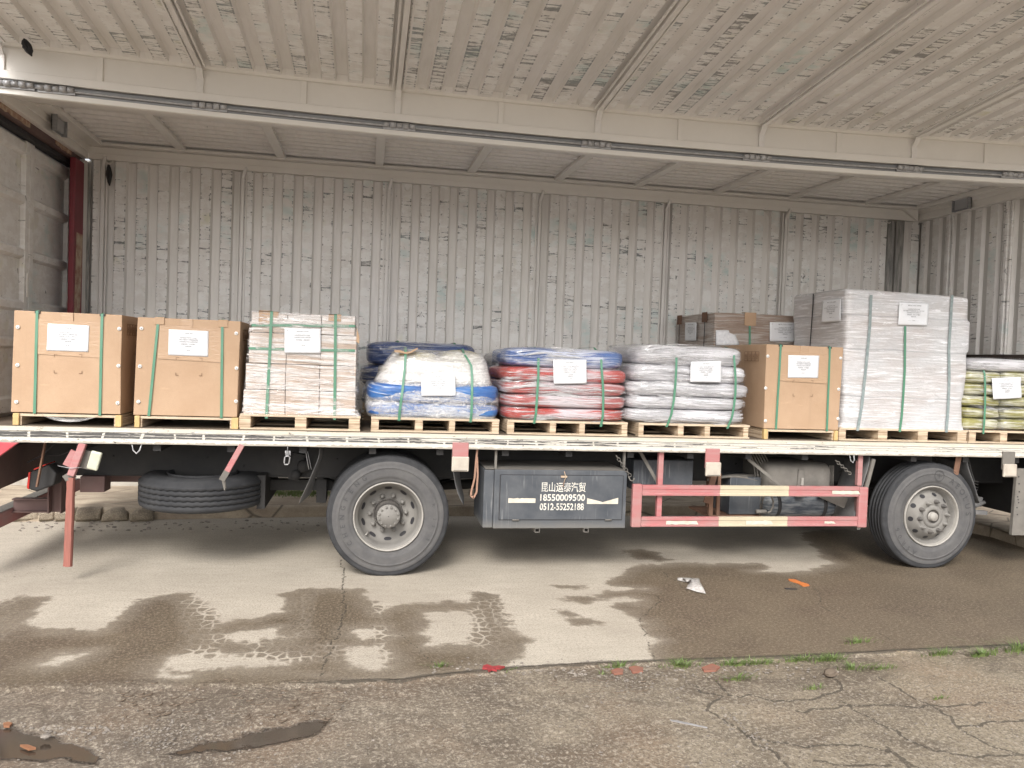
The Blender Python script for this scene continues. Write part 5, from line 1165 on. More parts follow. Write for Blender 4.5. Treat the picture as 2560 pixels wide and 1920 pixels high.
# ================================================================== CARGO
def pallet(x0, x1, posts, label, y0=0.08, depth=1.0, h=0.125, kind='ply', z=ZF+0.002):
    o = empty('wooden_pallet', (x0, y0, z), label, 'pallet', 'pallets standing on the truck bed')
    zt = z+h
    if kind == 'ply':
        mb = MB(); n_ = 6
        for i in range(n_): mb.box(x0, x1, y0+depth*i/n_+0.0, y0+depth*(i+0.82)/n_, zt-0.020, zt)
        mb.build('deck_boards', M['board'], o, 0.002)
        for (a, b) in posts: MB().box(a, b, y0+0.003, y0+depth-0.003, z+0.014, zt-0.021).build('stringer', M['ply'], o, 0.002)
        mb = MB()
        for (ya, yb) in ((0.0, 0.09), (0.45, 0.55), (0.90, 0.99)): mb.box(x0, x1, y0+depth*ya+0.001, y0+depth*yb, z, z+0.0135)
        mb.build('bottom_boards', M['board'], o, 0.002)
    else:
        mb = MB(); mb.box(x0+0.02, x1-0.02, y0+0.004, y0+depth, zt-0.028, zt-0.008); mb.build('deck_boards', M['board'], o, 0.002)
        for (a, b) in posts: MB().box(a, b, y0-0.012, y0+0.03, z, zt-0.005).build('leg', M['pine'], o, 0.004)
        for i, (a, b) in enumerate(posts):
            q = b+0.001 if i == 0 else a-0.014
            MB().box(q, q+0.013, y0+0.01, y0+depth, z, zt-0.029).build('stringer', M['ply'], o)
            MB().box(a+0.005, b-0.005, y0+0.05, y0+depth, z, zt-0.029).build('stringer', M['ply'], o, 0.003)
    return o
def X_(px, py=1060, y=0.08): return PY(px, py, y).x
def posts(*pp): return [(X_(a, 1065), X_(b, 1065)) for a, b in pp]
pallet(-2.745, -1.94, [(-2.745,-2.70), (-1.985,-1.94)], 'pallet with two yellow pine legs under the leftmost cardboard box', kind='leg', h=0.10)
pallet(-1.84, -1.03, [(-1.84,-1.80), (-1.085,-1.03)], 'pine-legged pallet under the second cardboard box from the left', kind='leg', h=0.10)
pallet(-1.02, -0.03, posts((597,626), (737,765.5), (871.7,899.4)), 'plywood pallet under the wrapped carton stack, with three wide stringers', h=0.13)
pallet(0.06, 1.18, posts((928,947), (1038,1057), (1123,1137.7), (1230.5,1247.6)), 'plywood pallet under the bright blue bags', h=0.128)
pallet(1.255, 2.37, posts((1268,1285.6), (1375,1390.4), (1448.8,1462.6), (1555,1569)), 'plywood pallet under the red bags', h=0.128)
pallet(2.475, 3.57, posts((1597,1609.6), (1696,1710), (1763,1776), (1860,1872)), 'plywood pallet under the white bags', h=0.128)
pallet(3.71, 4.49, [(3.71,3.75), (4.44,4.48)], 'pine-legged pallet under the cardboard box beside the tall white column', kind='leg', h=0.10)
pallet(4.50, 5.905, posts((2099,2116), (2197,2220), (2297,2321), (2396,2418)), 'long plywood pallet under the tall bubble-wrapped column', h=0.125)
pallet(5.915, 7.0-0.08, [(5.925,6.0), (6.28,6.36), (6.80,6.87)], 'plywood pallet at the right edge under the yellow bags', h=0.128)
pallet(-0.02, 1.12, [(0.0,0.08), (0.5,0.6), (1.0,1.1)], 'pallet in the back row under the dark blue bags', y0=1.27, depth=0.95)
pallet(1.28, 2.35, [(1.3,1.38), (1.8,1.9), (2.25,2.33)], 'pallet in the back row under the grey-blue bundle', y0=1.27, depth=0.95)
pallet(3.66, 4.95, [(3.68,3.78), (4.2,4.3), (4.8,4.9)], 'pallet in the back row under the tall brown wrapped box', y0=1.20, depth=1.0)
pallet(5.30, 6.50, [(5.32,5.4), (5.9,6.0), (6.4,6.48)], 'pallet in the back row behind the bubble-wrapped column', y0=1.27, depth=0.9)

def strapline(pts, w, parent, mat='strap', name='strap', nrm=None):
    """flat band through points; width along X (or given)"""
    mb = MB(); vs = []; n_ = len(pts); W_ = Vector((w/2, 0, 0)) if nrm is None else Vector(nrm)*w/2
    for p in pts: p = Vector(p); vs += [p-W_, p+W_]
    fs = [(2*i, 2*i+1, 2*i+3, 2*i+2) for i in range(n_-1)]; mb.add(vs, fs)
    o = mb.build(name, M[mat], parent); md = o.modifiers.new('thick', 'SOLIDIFY'); md.thickness = 0.0016; md.offset = 0; return o
ROWS_TOOL = [('TOOL SET', .50, .85, .21), ('HANDLE WITH CARE', .49, .68, .42), ('NO HEAVY PRESSURE', .50, .60, .47), ('THANKS FOR SUPPORT', .50, .52, .48), ('轻拿轻放，不可重压', .50, .43, .36), ('谢谢支持', .50, .34, .16), ('———  C M M  ———', .48, .20, .42)]
ROWS_CHAIN = [('ROLLER CHAIN', .50, .85, .32), ('HANDLE WITH CARE', .49, .70, .43), ('THANKS FOR SUPPORT', .50, .61, .48), ('轻拿轻放，谢谢支持', .50, .51, .38), ('———  C M M  ———', .50, .30, .41)]
ROWS_BAG = [('SOFT BAGS', .50, .86, .22), ('NO HEAVY & NO IMPACTING', .49, .71, .55), ('HANDLE WITH CARE', .49, .63, .42), ('THANKS FOR SUPPORT', .49, .55, .48), ('轻拿轻放，不可重压', .50, .46, .36), ('小心轻放', .50, .37, .16), ('谢谢支持', .50, .29, .16), ('———  C M M  ———', .50, .19, .36)]
ROWS_CAB = [('METAL TOOL CABINET', .52, .86, .46), ('HANDLE WITH CARE', .50, .70, .40), ('NO HEAVY PRESSURE ON THE TOP', .50, .62, .70), ('THANKS FOR SUPPORT', .50, .54, .46), ('轻拿轻放，切勿上方重压', .50, .45, .44), ('谢谢支持', .50, .36, .16), ('———  C M M  ———', .50, .19, .38)]
def note(corners, rows, parent, wr=0.002, seed=0, off=0.004, label=None):
    """paper sheet; corners TL,TR,BR,BL"""
    TL, TR, BR, BL = [Vector(c) for c in corners]; nrm = (BL-TL).cross(TR-TL).normalized()
    ctr = (TL+TR+BR+BL)/4
    if nrm.dot(ctr-Vector(_C)) > 0: nrm = -nrm
    def at(u, v): return (BL.lerp(BR, u)).lerp(TL.lerp(TR, u), v)
    def wv(u, v): return wr*(fbm(u*3+seed, v*4, seed*1.7, 2)+0.6*math.sin(v*9+u*5+seed))
    mb = MB(); nu, nv = 16, 12; vs = [at(i/nu, j/nv)+nrm*(off+wv(i/nu, j/nv)) for i in range(nu+1) for j in range(nv+1)]
    fs = [(i*(nv+1)+j, (i+1)*(nv+1)+j, (i+1)*(nv+1)+j+1, i*(nv+1)+j+1) for i in range(nu) for j in range(nv)]
    mb.add(vs, fs, 0, True); s_ = mb.build('label_sheet', M['paper'], parent); md = s_.modifiers.new('thick', 'SOLIDIFY'); md.thickness = 0.0006; md.offset = 0
    m2 = MB(); asp = (TR-TL).length/((TL-BL).length)
    for (txt, cu_, v0, wd) in rows:
        gv, gf = glyphs(txt, 0.008); x0 = min(a for a, b in gv); x1 = max(a for a, b in gv)
        s2 = wd/(x1-x0); P_ = []
        hh = min(0.062/0.72, s2*asp*1.0) if '—' not in txt else s2*asp
        for a, b in gv:
            u = cu_+(a-(x0+x1)/2)*s2; v = v0+b*min(hh, 0.085); P_.append(at(u, v)+nrm*(off+0.0032+wv(u, v)))
        m2.add(P_, gf)
    # little mark in the upper left corner
    P_ = [at(a, b)+nrm*(off+0.0032+wv(a, b)) for a, b in ((.06,.88), (.085,.89), (.105,.93), (.10,.935), (.08,.90), (.06,.89))]; m2.add(P_, [(0,1,2,3,4,5)])
    m2.build('printed_text', M['ink'], s_); return s_
def fy(px, py, y): return tuple(PY(px, py, y))

def crumple_box(x0, x1, y0, y1, z0, z1, lean=0.0, seed=0, n=14, amp=0.006, taper=0.0):
    """box of many small faces, gently dented, lean shifts the top in x"""
    mb = MB(); vid = {}; vs = []; fs = []
    def vert(i, j, k):
        key = (i, j, k)
        if key not in vid:
            x = x0+(x1-x0)*i/n; y = y0+(y1-y0)*j/n; z = z0+(z1-z0)*k/n; t_ = k/n
            x += lean*t_+taper*t_*(0.5-i/n)*2
            x += amp*fbm(x*2+seed, y*2, z*2, 2); y += amp*fbm(x*2, y*2+seed, z*2+7, 2)*1.2; z += (amp*0.7*fbm(x*3, y*3, seed+z, 2) if k == n else 0)
            vid[key] = len(vs); vs.append((x, y, z))
        return vid[key]
    for a in range(n):
        for b in range(n):
            for s_ in (0, n):
                fs.append((vert(s_, a, b), vert(s_, a+1, b), vert(s_, a+1, b+1), vert(s_, a, b+1)))
                fs.append((vert(a, s_, b), vert(a+1, s_, b), vert(a+1, s_, b+1), vert(a, s_, b+1)))
                fs.append((vert(a, b, s_), vert(a+1, b, s_), vert(a+1, b+1, s_), vert(a, b+1, s_)))
    return mb.add(vs, fs)
def tool_carton(x0b, x1b, x0t, x1t, z0, z1, depth, label, straps, buttons, sheet_px, marks, y=0.085, protect=False, seed=0, side=False):
    o = empty('cardboard_box', ((x0b+x1b)/2, y+depth/2, z0), label, 'cardboard box', 'large strapped cardboard boxes of tool sets')
    mb = crumple_box(x0b, x1b, y, y+depth, z0, z1, lean=((x0t-x0b)+(x1t-x1b))/2, seed=seed, amp=0.0028, taper=((x0t-x0b)-(x1t-x1b))/2); mb.build('carton', M['card'], o, 0.004)
    f = y-0.0045
    # joint of the outer wrap and small tab
    MB().prism([((x0b+x1b)/2-0.05, z1-0.10), ((x0b+x1b)/2+0.04, z1-0.10), ((x0b+x1b)/2+0.04, z1+0.0), ((x0b+x1b)/2-0.05, z1+0.0)], f-0.0024, f+0.004, 'xz').build('tape_tab', M['card_tape'], o)
    for (xt, zt, xb, zb) in straps:
        strapline([(xt+0.01, y+depth*0.9, z1+0.008), (xt, y+0.01, z1+0.009), (xt, f-0.003, z1+0.001)]+[(xt+(xb-xt)*k_/6, f-0.005+0.001*math.sin(k_*2), z1+(zb-z1)*k_/6) for k_ in range(1, 7)]+[(xb, f+0.03, zb-0.006)], 0.021, o)
        m_ = MB(); m_.box(xt-0.018, xt+0.022, f-0.0035, y+0.02, z1-0.016, z1+0.0035)
        m_.build('strap_corner', M['seal'], o, 0.002)
        if protect:
            m_ = MB(); m_.box(xt-0.03, xt+0.045, f-0.0045, y+0.04, z1-0.055, z1+0.006); m_.build('corner_protector', M['card'], o, 0.003)
    for (bx, bz) in buttons:
        b_ = MB().lathe([(0.0,-0.005), (0.010,-0.005), (0.0145,-0.0025), (0.0155,0.003)], (bx, f, bz), 'y', 18).build('washer', M['washer'], o)
        MB().lathe([(0.0,-0.0085), (0.0045,-0.008), (0.006,-0.005)], (bx, f, bz), 'y', 8).build('screw_head', M['steel'], b_)
    cs = [fy(px, py, f) for px, py in sheet_px]
    cx0 = min(c_[0] for c_ in cs); cx1 = max(c_[0] for c_ in cs); cz0 = min(c_[2] for c_ in cs)
    MB().prism([(straps[0][0]+0.0, cz0-0.03), (straps[1][0], cz0-0.045), (straps[1][0]-0.005, z1-0.07), (straps[0][0]+0.01, z1-0.06)], f-0.0013, f+0.0005, 'xz').build('clear_tape', M['card_tape'], o)
    note(cs, ROWS_TOOL, o, 0.0004, seed, off=0.005)
    m_ = MB(); w_ = 0.0018
    for (px, py, sx, sz) in marks:
        q = PY(px, py, f); L = 0.022
        m_.box(min(q.x, q.x+sx*L), max(q.x, q.x+sx*L), f-0.0020, f-0.0016, q.z-w_, q.z+w_); m_.box(q.x-w_, q.x+w_, f-0.0026, f-0.0022, min(q.z, q.z+sz*L), max(q.z, q.z+sz*L))
    m_.build('print_marks', M['inkbrown'], o)
    if side:
        xs_ = x0b+0.012 if side < 0 else x1b+0.001
        m_ = MB(); X0_ = x0t-0.0065 if side < 0 else x1t+0.0065; a = y+0.13; zc = z1-0.16; q = 0.003
        for i in range(4):
            yy_ = a+i*0.075
            for (ya, yb, za, zb) in ((yy_, yy_+0.07, zc, zc+q), (yy_, yy_+0.07, zc+0.09, zc+0.09+q), (yy_, yy_+q, zc, zc+0.09), (yy_+0.07, yy_+0.07+q, zc, zc+0.09), (yy_+0.02, yy_+0.024, zc+0.02, zc+0.07), (yy_+0.045, yy_+0.049, zc+0.02, zc+0.07), (yy_+0.02, yy_+0.049, zc+0.045, zc+0.049)): m_.box(X0_-0.001, X0_+0.001, ya, yb, za, zb)
        m_.build('handling_symbols', M['inkbrown'], o)
    return o
def sc(px, py): return (px*0.20796, 760+py*0.20796)
B1 = lambda px, py: PY(*sc(px, py), 0.078)
b1b = [(B1(*q).x, B1(*q).z) for q in ((212,278), (207,735), (194,1178), (1432,298), (1422,744), (1412,1192))]
tool_carton(-2.765, -1.952, -2.752, -1.955, 1.352, 2.16, 0.86, 'leftmost big cardboard box with two vertical green straps, beside the rear doors',
    [(B1(445,130).x, 2.15, B1(415,1335).x, 1.345), (B1(1226,160).x, 2.15, B1(1200,1355).x, 1.340)], b1b, [sc(577,235), sc(1077,260), sc(1063,577), sc(562,558)],
    [(*sc(655,603), 1, -1), (*sc(985,608), -1, -1), (*sc(652,830), 1, 1), (*sc(985,835), -1, 1)], seed=1, side=1)
s4 = lambda px, py: (px*0.40687, 650+py*0.40687)
B2 = lambda px, py: PY(*s4(px, py), 0.078)
b2b = [(B2(*q).x, B2(*q).z) for q in ((869,420), (859,653), (850,871), (1451,451), (1453,665), (1450,869))]
tool_carton(-1.855, -1.045, -1.835, -1.035, 1.350, 2.15, 0.86, 'second big cardboard box from the left, one strap slanting, with cardboard strap protectors',
    [(B2(974,370).x, 2.15, B2(914,960).x, 1.345), (B2(1366,385).x, 2.15, B2(1360,965).x, 1.340)], b2b, [s4(1038,426), s4(1282,437), s4(1279,594), s4(1034,584)],
    [(*s4(1083,598), 1, -1), (*s4(1242,603), -1, -1), (*s4(1080,708), 1, 1), (*s4(1240,711), -1, 1)], protect=True, seed=4, side=1)
s7 = lambda px, py: (1640+px*0.25316, 700+py*0.25316)
B7 = lambda px, py: PY(*s7(px, py), 0.078)
b7b = [(B7(*q).x, B7(*q).z) for q in ((1106,752), (1085,1068), (1083,1392), (1826,772), (1807,1080), (1800,1371))]
tool_carton(3.712, 4.485, 3.705, 4.502, 1.350, 2.145, 1.02, 'cardboard box standing between the white bags and the tall bubble-wrapped column',
    [(B7(1232,660).x, 2.14, B7(1182,1500).x, 1.345), (B7(1716,680).x, 2.14, B7(1685,1515).x, 1.340)], b7b, [s7(1305,742), s7(1610,747), s7(1597,969), s7(1299,965)],
    [(*s7(1352,990), 1, -1), (*s7(1550,993), -1, -1), (*s7(1352,1146), 1, 1), (*s7(1546,1149), -1, 1)], seed=9, side=-1)
# loose clear film sagging under the leftmost box
mb = MB(); vs = []; fs = []
for i in range(17):
    u = i/16; x = B1(490+700*u, 1340).x; d_ = 0.062*math.sin(math.pi*u)**0.7
    for j in range(5): v = j/4; vs.append((x, 0.075+0.05*v-0.012*math.sin(u*9), 1.345-d_*math.sin(math.pi*(0.5+v*0.5))-0.003*mn.noise(Vector((i, j, 0)))))
for i in range(16):
    for j in range(4): fs.append((i*5+j, (i+1)*5+j, (i+1)*5+j+1, i*5+j+1))
mb.add(vs, fs, 0, True)
tag(mb.build('film_scrap', M['clear2'], origin=(-2.4, 0.08, 1.30)), 'clump of clear film sagging below the leftmost cardboard box', 'plastic film')

# ---- wrapped carton stack
L3 = empty('wrapped_carton_stack', (-0.53, 0.5, 1.38), 'film-wrapped stack of small cartons with crossed green straps', 'wrapped load')
s3 = lambda px, py: (580+px*0.20496, 760+py*0.20496)
rows = [(1.380,1.585,-1.0,-0.075), (1.588,1.805,-0.985,-0.078), (1.808,2.065,-0.965,-0.080), (2.068,2.235,-0.950,-0.100)]
for r_, (za, zb, xa, xb) in enumerate(rows):
    xs_ = [xa, X_(s3(640,700)[0], 950, .1)+0.01, X_(s3(1070,700)[0], 950, .1), xb]
    for k_ in range(3):
        j = R.uniform(-0.004, 0.004)
        crumple_box(xs_[k_]+0.002, xs_[k_+1]-0.002, 0.10+j, 0.95, za, zb-0.002, seed=r_*3+k_, n=6, amp=0.004).build('carton', M['f_carton'], L3, 0.006)
def l3p(px, py, y=0.088): return PY(*s3(px, py), y)
for (pa, pb, pc) in (((484,100), (455,700), (418,1395)), ((1263,140), (1258,760), (1250,1410))):
    a, b_, c_ = [l3p(*q) for q in (pa, pb, pc)]
    strapline([(a.x, 0.9, 2.245), (a.x, 0.10, 2.246), (a.x, 0.088, 2.236), tuple(b_), tuple(c_), (c_.x, 0.12, c_.z-0.008)], 0.024, L3)
for (pa, pm, pb) in (((235,258), (860,262), (1503,270)), ((205,540), (860,560), (1503,568))):
    a, m_, b_ = [l3p(*q, 0.0905) for q in (pa, pm, pb)]
    strapline([(a.x-0.002, 0.9, a.z-0.01), (a.x-0.006, 0.12, a.z), (a.x+0.004, 0.0915, a.z), tuple(m_), (b_.x-0.004, 0.0915, b_.z), (b_.x+0.002, 0.12, b_.z), (b_.x+0.002, 0.9, b_.z)], 0.022, L3, nrm=(0,0,1))
for (qa, qb, qc, qd) in (((330,75), (465,80), (460,285), (322,245)), ((497,95), (567,97), (563,205), (497,200)), ((1178,122), (1250,125), (1247,210), (1175,205)), ((1282,135), (1332,137), (1330,215), (1280,212))):
    P_ = [l3p(*q) for q in (qa, qb, qc, qd)]; mb = MB(); mb.prism([(p_.x, p_.z) for p_ in P_], 0.0925, 0.098, 'xz'); mb.box(min(p_.x for p_ in P_), max(p_.x for p_ in P_), 0.0925, 0.16, 2.238, 2.244); mb.build('corner_protector', M['card'], L3)
mb = MB(); mb.prism([(-0.085,2.14), (-0.060,2.06), (-0.06,2.00), (-0.085,2.02)], 0.10, 0.16, 'xz'); mb.build('corner_protector', M['card'], L3)
note([l3p(640,293,.088), l3p(1085,302,.088), l3p(1083,603,.088), l3p(640,597,.088)], ROWS_CHAIN, L3, 0.0012, 3)
# film skin that bridges the cartons and flares over the pallet
mb = MB(); vs = []; fs = []; per = []
cx, cy = -0.53, 0.525
levels = [(1.372,0.505,0.455), (1.40,0.485,0.44), (1.50,0.477,0.435), (1.585,0.474,0.434), (1.70,0.464,0.434), (1.80,0.462,0.434), (1.95,0.452,0.434), (2.06,0.448,0.434), (2.15,0.438,0.434), (2.238,0.434,0.432), (2.246,0.40,0.40)]
NS = 72
for (z, hx, hy) in levels:
    for j in range(NS):
        a = 2*math.pi*j/NS; ca, sa = math.cos(a), math.sin(a); e = 0.12
        x = cx+math.copysign(abs(ca)**e, ca)*(hx+0.004); y = cy+math.copysign(abs(sa)**e, sa)*(hy+0.002)
        vs.append((x+0.003*fbm(x*6, y*6, z*20), y+0.003*fbm(x*6, y*6, z*20+5)-0.001, z))
for i in range(len(levels)-1):
    for j in range(NS): fs.append((i*NS+j, (i+1)*NS+j, (i+1)*NS+(j+1) % NS, i*NS+(j+1) % NS))
mb.add(vs, fs, 0, True)
M['skin'] = clearfilm('tight_wound_film', 0.06, 0.50, 0.66, (0.80, 0.76, 0.74))
mb.build('stretch_film', M['skin'], L3)

# ---- bags
def bag(x0, x1, y0, y1, z0, z1, mat, parent, name='bag', e1=0.30, e2=0.42, seed=0, amp=0.012, nu=88, nv=18, squash=0.0):
    mb = MB(); vs = []; fs = []; cx, cy, cz = (x0+x1)/2, (y0+y1)/2, (z0+z1)/2; a_, b_, c_ = (x1-x0)/2, (y1-y0)/2, (z1-z0)/2
    for i in range(nv+1):
        ph = -math.pi/2+math.pi*i/nv; sp_, cp = math.sin(ph), math.cos(ph)
        z = cz+c_*math.copysign(abs(sp_)**e2, sp_); r = max(abs(cp), 1e-4)**e2
        for j in range(nu):
            th = 2*math.pi*j/nu; ca, sa = math.cos(th), math.sin(th)
            x = cx+a_*r*math.copysign(abs(ca)**e1, ca); y = cy+b_*r*math.copysign(abs(sa)**e1, sa)
            f = amp*fbm(x*3+seed, y*3, z*9+seed, 3)*r; g = amp*0.5*fbm(x*8, y*8+seed, z*26, 2)*r
            nx_, ny_ = (x-cx)/a_, (y-cy)/b_; l_ = math.hypot(nx_, ny_)+1e-6
            vs.append((x+(f+g)*nx_/l_*1.3, y+(f+g)*ny_/l_*1.3, z+0.5*f*(abs(sp_))))
    for i in range(nv):
        for j in range(nu): fs.append((i*nu+j, i*nu+(j+1) % nu, (i+1)*nu+(j+1) % nu, (i+1)*nu+j))
    fs += [tuple(range(nu))[::-1], tuple(nv*nu+j for j in range(nu))]
    mb.add(vs, fs, 0, True); return mb.build(name, mat, parent)
def bundle(name, label, cat, layers, y0, y1, group='film-wrapped bundles of bags', film_='wrap'):
    zb = min(l[2] for l in layers); cx = (layers[0][0]+layers[0][1])/2
    o = empty(name, (cx, (y0+y1)/2, zb), label, cat, group)
    if film_: shell(o, layers, y0, y1, film_)
    for k_, (x0, x1, z0, z1, mt) in enumerate(layers):
        bag(x0, x1, y0+R.uniform(-.008, .008), y1, z0, z1, M[mt], o, seed=k_*3.1+cx)
    return o
def shell(o, layers, y0, y1, mat='wrap', grow=0.012, notch=0.35, name='stretch_film'):
    """film wound round a pile: bridges the grooves between the bags"""
    zs_ = []
    for (x0, x1, z0, z1, mt) in sorted(layers, key=lambda l: l[2]):
        h = z1-z0
        for u, n_ in ((0.10, 0.0), (0.22, 0.6), (0.40, 1.0), (0.60, 1.0), (0.78, 0.6), (0.90, 0.0)): zs_.append((z0+h*u, x0, x1, n_))
    zs_ = sorted(zs_); zt = max(l[3] for l in layers); xs0, xs1 = zs_[-1][1], zs_[-1][2]
    rows_ = [(zs_[0][0]-0.012, zs_[0][1]+0.03, zs_[0][2]-0.03, -1.5)]+zs_+[(zt-0.004, xs0+0.05, xs1-0.05, -1.0), (zt+0.008, xs0+0.14, xs1-0.14, -6.0)]
    mb = MB(); vs = []; fs = []; NS = 150
    for (z, x0, x1, n_) in rows_:
        g = grow-notch*0.05*(1-n_) if n_ >= 0 else grow-0.012*(-n_)
        cx, cy, hx, hy = (x0+x1)/2, (y0+y1)/2, (x1-x0)/2+g, (y1-y0)/2+g
        for j in range(NS):
            a = 2*math.pi*j/NS; ca, sa = math.cos(a), math.sin(a); e = 0.27
            x = cx+hx*math.copysign(abs(ca)**e, ca); y = cy+hy*math.copysign(abs(sa)**e, sa); f = 0.006*fbm(x*4, y*4, z*12+cx, 3)
            vs.append((x+f, y+f, z))
    for i in range(len(rows_)-1):
        for j in range(NS): fs.append((i*NS+j, (i+1)*NS+j, (i+1)*NS+(j+1) % NS, i*NS+(j+1) % NS))
    fs.append(tuple((len(rows_)-1)*NS+j for j in range(NS)))
    mb.add(vs, fs, 0, True); return mb.build(name, M[mat], o)
def wrapfilm(name, base, lo, hi, zs, col=(0.80, 0.79, 0.80), sheen=1.0):
    t = NT(name)
    sep = t.n('SeparateXYZ'); t.l(t.tc.outputs['Object'], sep.inputs[0])
    w1 = t.noise(t.mapped((0.8,0.8,1.5)), 1.7, 2)
    z2 = t.math('ADD', sep.outputs[2], t.math('MULTIPLY', w1, 0.16))
    cmb = t.n('CombineXYZ'); t.l(t.math('MULTIPLY', sep.outputs[0], 2.6), cmb.inputs[0]); t.l(t.math('MULTIPLY', sep.outputs[1], 2.6), cmb.inputs[1]); t.l(t.math('MULTIPLY', z2, zs), cmb.inputs[2])
    a = t.noise(cmb.outputs[0], 1.0, 6, 0.72, 0.35)
    big = t.noise(t.mapped((1.8,1.8,6), (7,3,3)), 1.3, 3, 0.5)
    glint = t.noise(t.mapped((5,5,40), (0,0,0), (0,0.35,0)), 1.3, 5, 0.7, 0.6)  # crisp whitish glints, highlights painted in as opaque patches of film
    s_ = t.math('ADD', a, t.math('MULTIPLY', t.math('SUBTRACT', big, 0.5), 0.55))
    al = t.math('ADD', base, t.math('MULTIPLY', t.ramp(s_, [(lo, 0.0), (hi, 1.0)]), 0.80)); al = t.math('ADD', al, t.math('MULTIPLY', t.ramp(glint, [(0.60, 0.0), (0.72, 0.35)]), 1.0))
    al = t.math('MINIMUM', al, 0.95)
    nb = t.bump(a, 0.9, 0.05); nb = t.bump(glint, 0.6, 0.02, nb)
    t.out(col, 0.13, nb, Coat_Weight=sheen, Coat_Roughness=0.08); t.l(al, t.b.inputs['Alpha']); return t.m
M['wrap'] = wrapfilm('wound_film_on_bags', 0.03, 0.56, 0.64, 58)
M['wrapw'] = wrapfilm('wound_film_on_white', 0.05, 0.54, 0.62, 50, (0.84, 0.83, 0.85))
def frontstrap(o, pts, ztop, yb, w=0.022):
    """pts: list (px,py,y) down the front"""
    q = [tuple(PY(a, b, y)) for a, b, y in pts]
    strapline([(q[0][0]+0.02, yb, ztop), (q[0][0]+0.01, 0.35, ztop+0.006)]+q, w, o)
s5 = lambda px, py: (880+px*0.17179, 840+py*0.17179)
# load 4: two layers of bright blue bags, tent of film over a few olive bags
L4 = bundle('wrapped_bag_load', 'bright blue bags under a tent of clear film with olive bags on top', 'wrapped load', [(0.015,1.195,1.372,1.515,'f_blue'), (0.01,1.185,1.500,1.690,'f_blue')], 0.075, 1.05, film_=None)
M['f_olive'] = film('olive_bag_under_film', (0.33, 0.28, 0.10), (0.42, 0.37, 0.20), 0.5, (0.6, 0.58, 0.48), lo=0.48, hi=0.62, zs=22)
M['f_pale'] = film('pale_bag_under_film', (0.50, 0.47, 0.42), (0.42, 0.39, 0.34), 0.7, (0.74, 0.73, 0.71), lo=0.44, hi=0.6, zs=22)
bag(0.12, 1.10, 0.16, 0.98, 1.66, 1.84, M['f_pale'], L4, seed=3)
bag(0.26, 0.62, 0.17, 0.9, 1.80, 1.955, M['f_olive'], L4, seed=6); bag(0.66, 1.05, 0.17, 0.9, 1.79, 1.985, M['f_olive'], L4, seed=8, e1=0.5, e2=0.8)
mb = MB(); vs = []; fs = []; NS = 120; rowsT = 26
for i in range(rowsT+1):
    t_ = i/rowsT; z = 1.375+0.60*t_
    # left and right limits of the tent as the height grows
    zl = [1.375, 1.45, 1.55, 1.68, 1.80, 1.90, 1.955, 1.985]; xl = np.interp(z, zl, [0.03, 0.0, 0.0, 0.075, 0.145, 0.20, 0.25, 0.32]); xr = np.interp(z, zl, [1.18, 1.205, 1.20, 1.145, 1.11, 1.085, 1.04, 0.98])
    yf = np.interp(z, zl, [0.075, 0.062, 0.065, 0.095, 0.12, 0.145, 0.17, 0.25]); yb = np.interp(z, zl, [1.05, 1.07, 1.06, 1.03, 0.98, 0.95, 0.9, 0.8])
    if t_ > 0.97: m_ = 0.5; xl, xr, yf, yb = xl+(xr-xl)*.1, xr-(xr-xl)*.1, yf+(yb-yf)*.1, yb-(yb-yf)*.1
    cx, cy, hx, hy = (xl+xr)/2, (yf+yb)/2, (xr-xl)/2, (yb-yf)/2
    for j in range(NS):
        a = 2*math.pi*j/NS; ca, sa = math.cos(a), math.sin(a); e = 0.38
        x = cx+hx*math.copysign(abs(ca)**e, ca); y = cy+hy*math.copysign(abs(sa)**e, sa); f = 0.010*fbm(x*5, y*5, z*8, 3)
        dip = -0.035*max(0, 1-abs(x-0.62)/0.16)*max(0, (z-1.85)/0.13)
        vs.append((x+f, y+f, z+dip+0.004*fbm(x*9, y*9, z*9)))
for i in range(rowsT):
    for j in range(NS): fs.append((i*NS+j, (i+1)*NS+j, (i+1)*NS+(j+1) % NS, i*NS+(j+1) % NS))
fs.append(tuple(rowsT*NS+j for j in range(NS)))
mb.add(vs, fs, 0, True); 
def tentfilm():
    t = NT('tent_film')
    a = t.noise(t.mapped((2.0,2.0,15)), 1.4, 6, 0.7, 1.0); b = t.noise(t.mapped((8,8,13), (1,1,1)), 2, 5, 0.7, 1.6)
    sep = t.n('SeparateXYZ'); t.l(t.tc.outputs['Object'], sep.inputs[0])
    zz = t.math('ADD', sep.outputs[2], t.math('MULTIPLY', t.math('SUBTRACT', b, 0.5), 0.08))
    hgt = t.ramp(zz, [(0.29, 0.16), (0.34, 0.62), (0.47, 0.66), (0.55, 0.26)])     # the film lies loose (milky) between the blue bags and the top bags
    al = t.math('ADD', hgt, t.math('MULTIPLY', t.ramp(a, [(0.42, -0.2), (0.62, 0.5)]), 0.8)); al = t.math('ADD', al, t.math('MULTIPLY', t.ramp(b, [(0.50, 0.0), (0.66, 0.4)]), 1.0))
    al = t.math('MINIMUM', t.math('MAXIMUM', al, 0.05), 0.97)
    nb = t.bump(a, 0.55, 0.03); nb = t.bump(b, 0.6, 0.02, nb)
    t.out((0.80, 0.785, 0.77), 0.20, nb, Coat_Weight=0.8); t.l(al, t.b.inputs['Alpha']); return t.m
mb.build('film_tent', tentfilm(), L4)
frontstrap(L4, [(*s5(780,205), .15), (*s5(778,300), .12), (*s5(765,500), .095), (*s5(745,690), .075), (*s5(720,900), .052), (*s5(695,1080), .052), (*s5(682,1235), .070)], 1.985, 0.9)
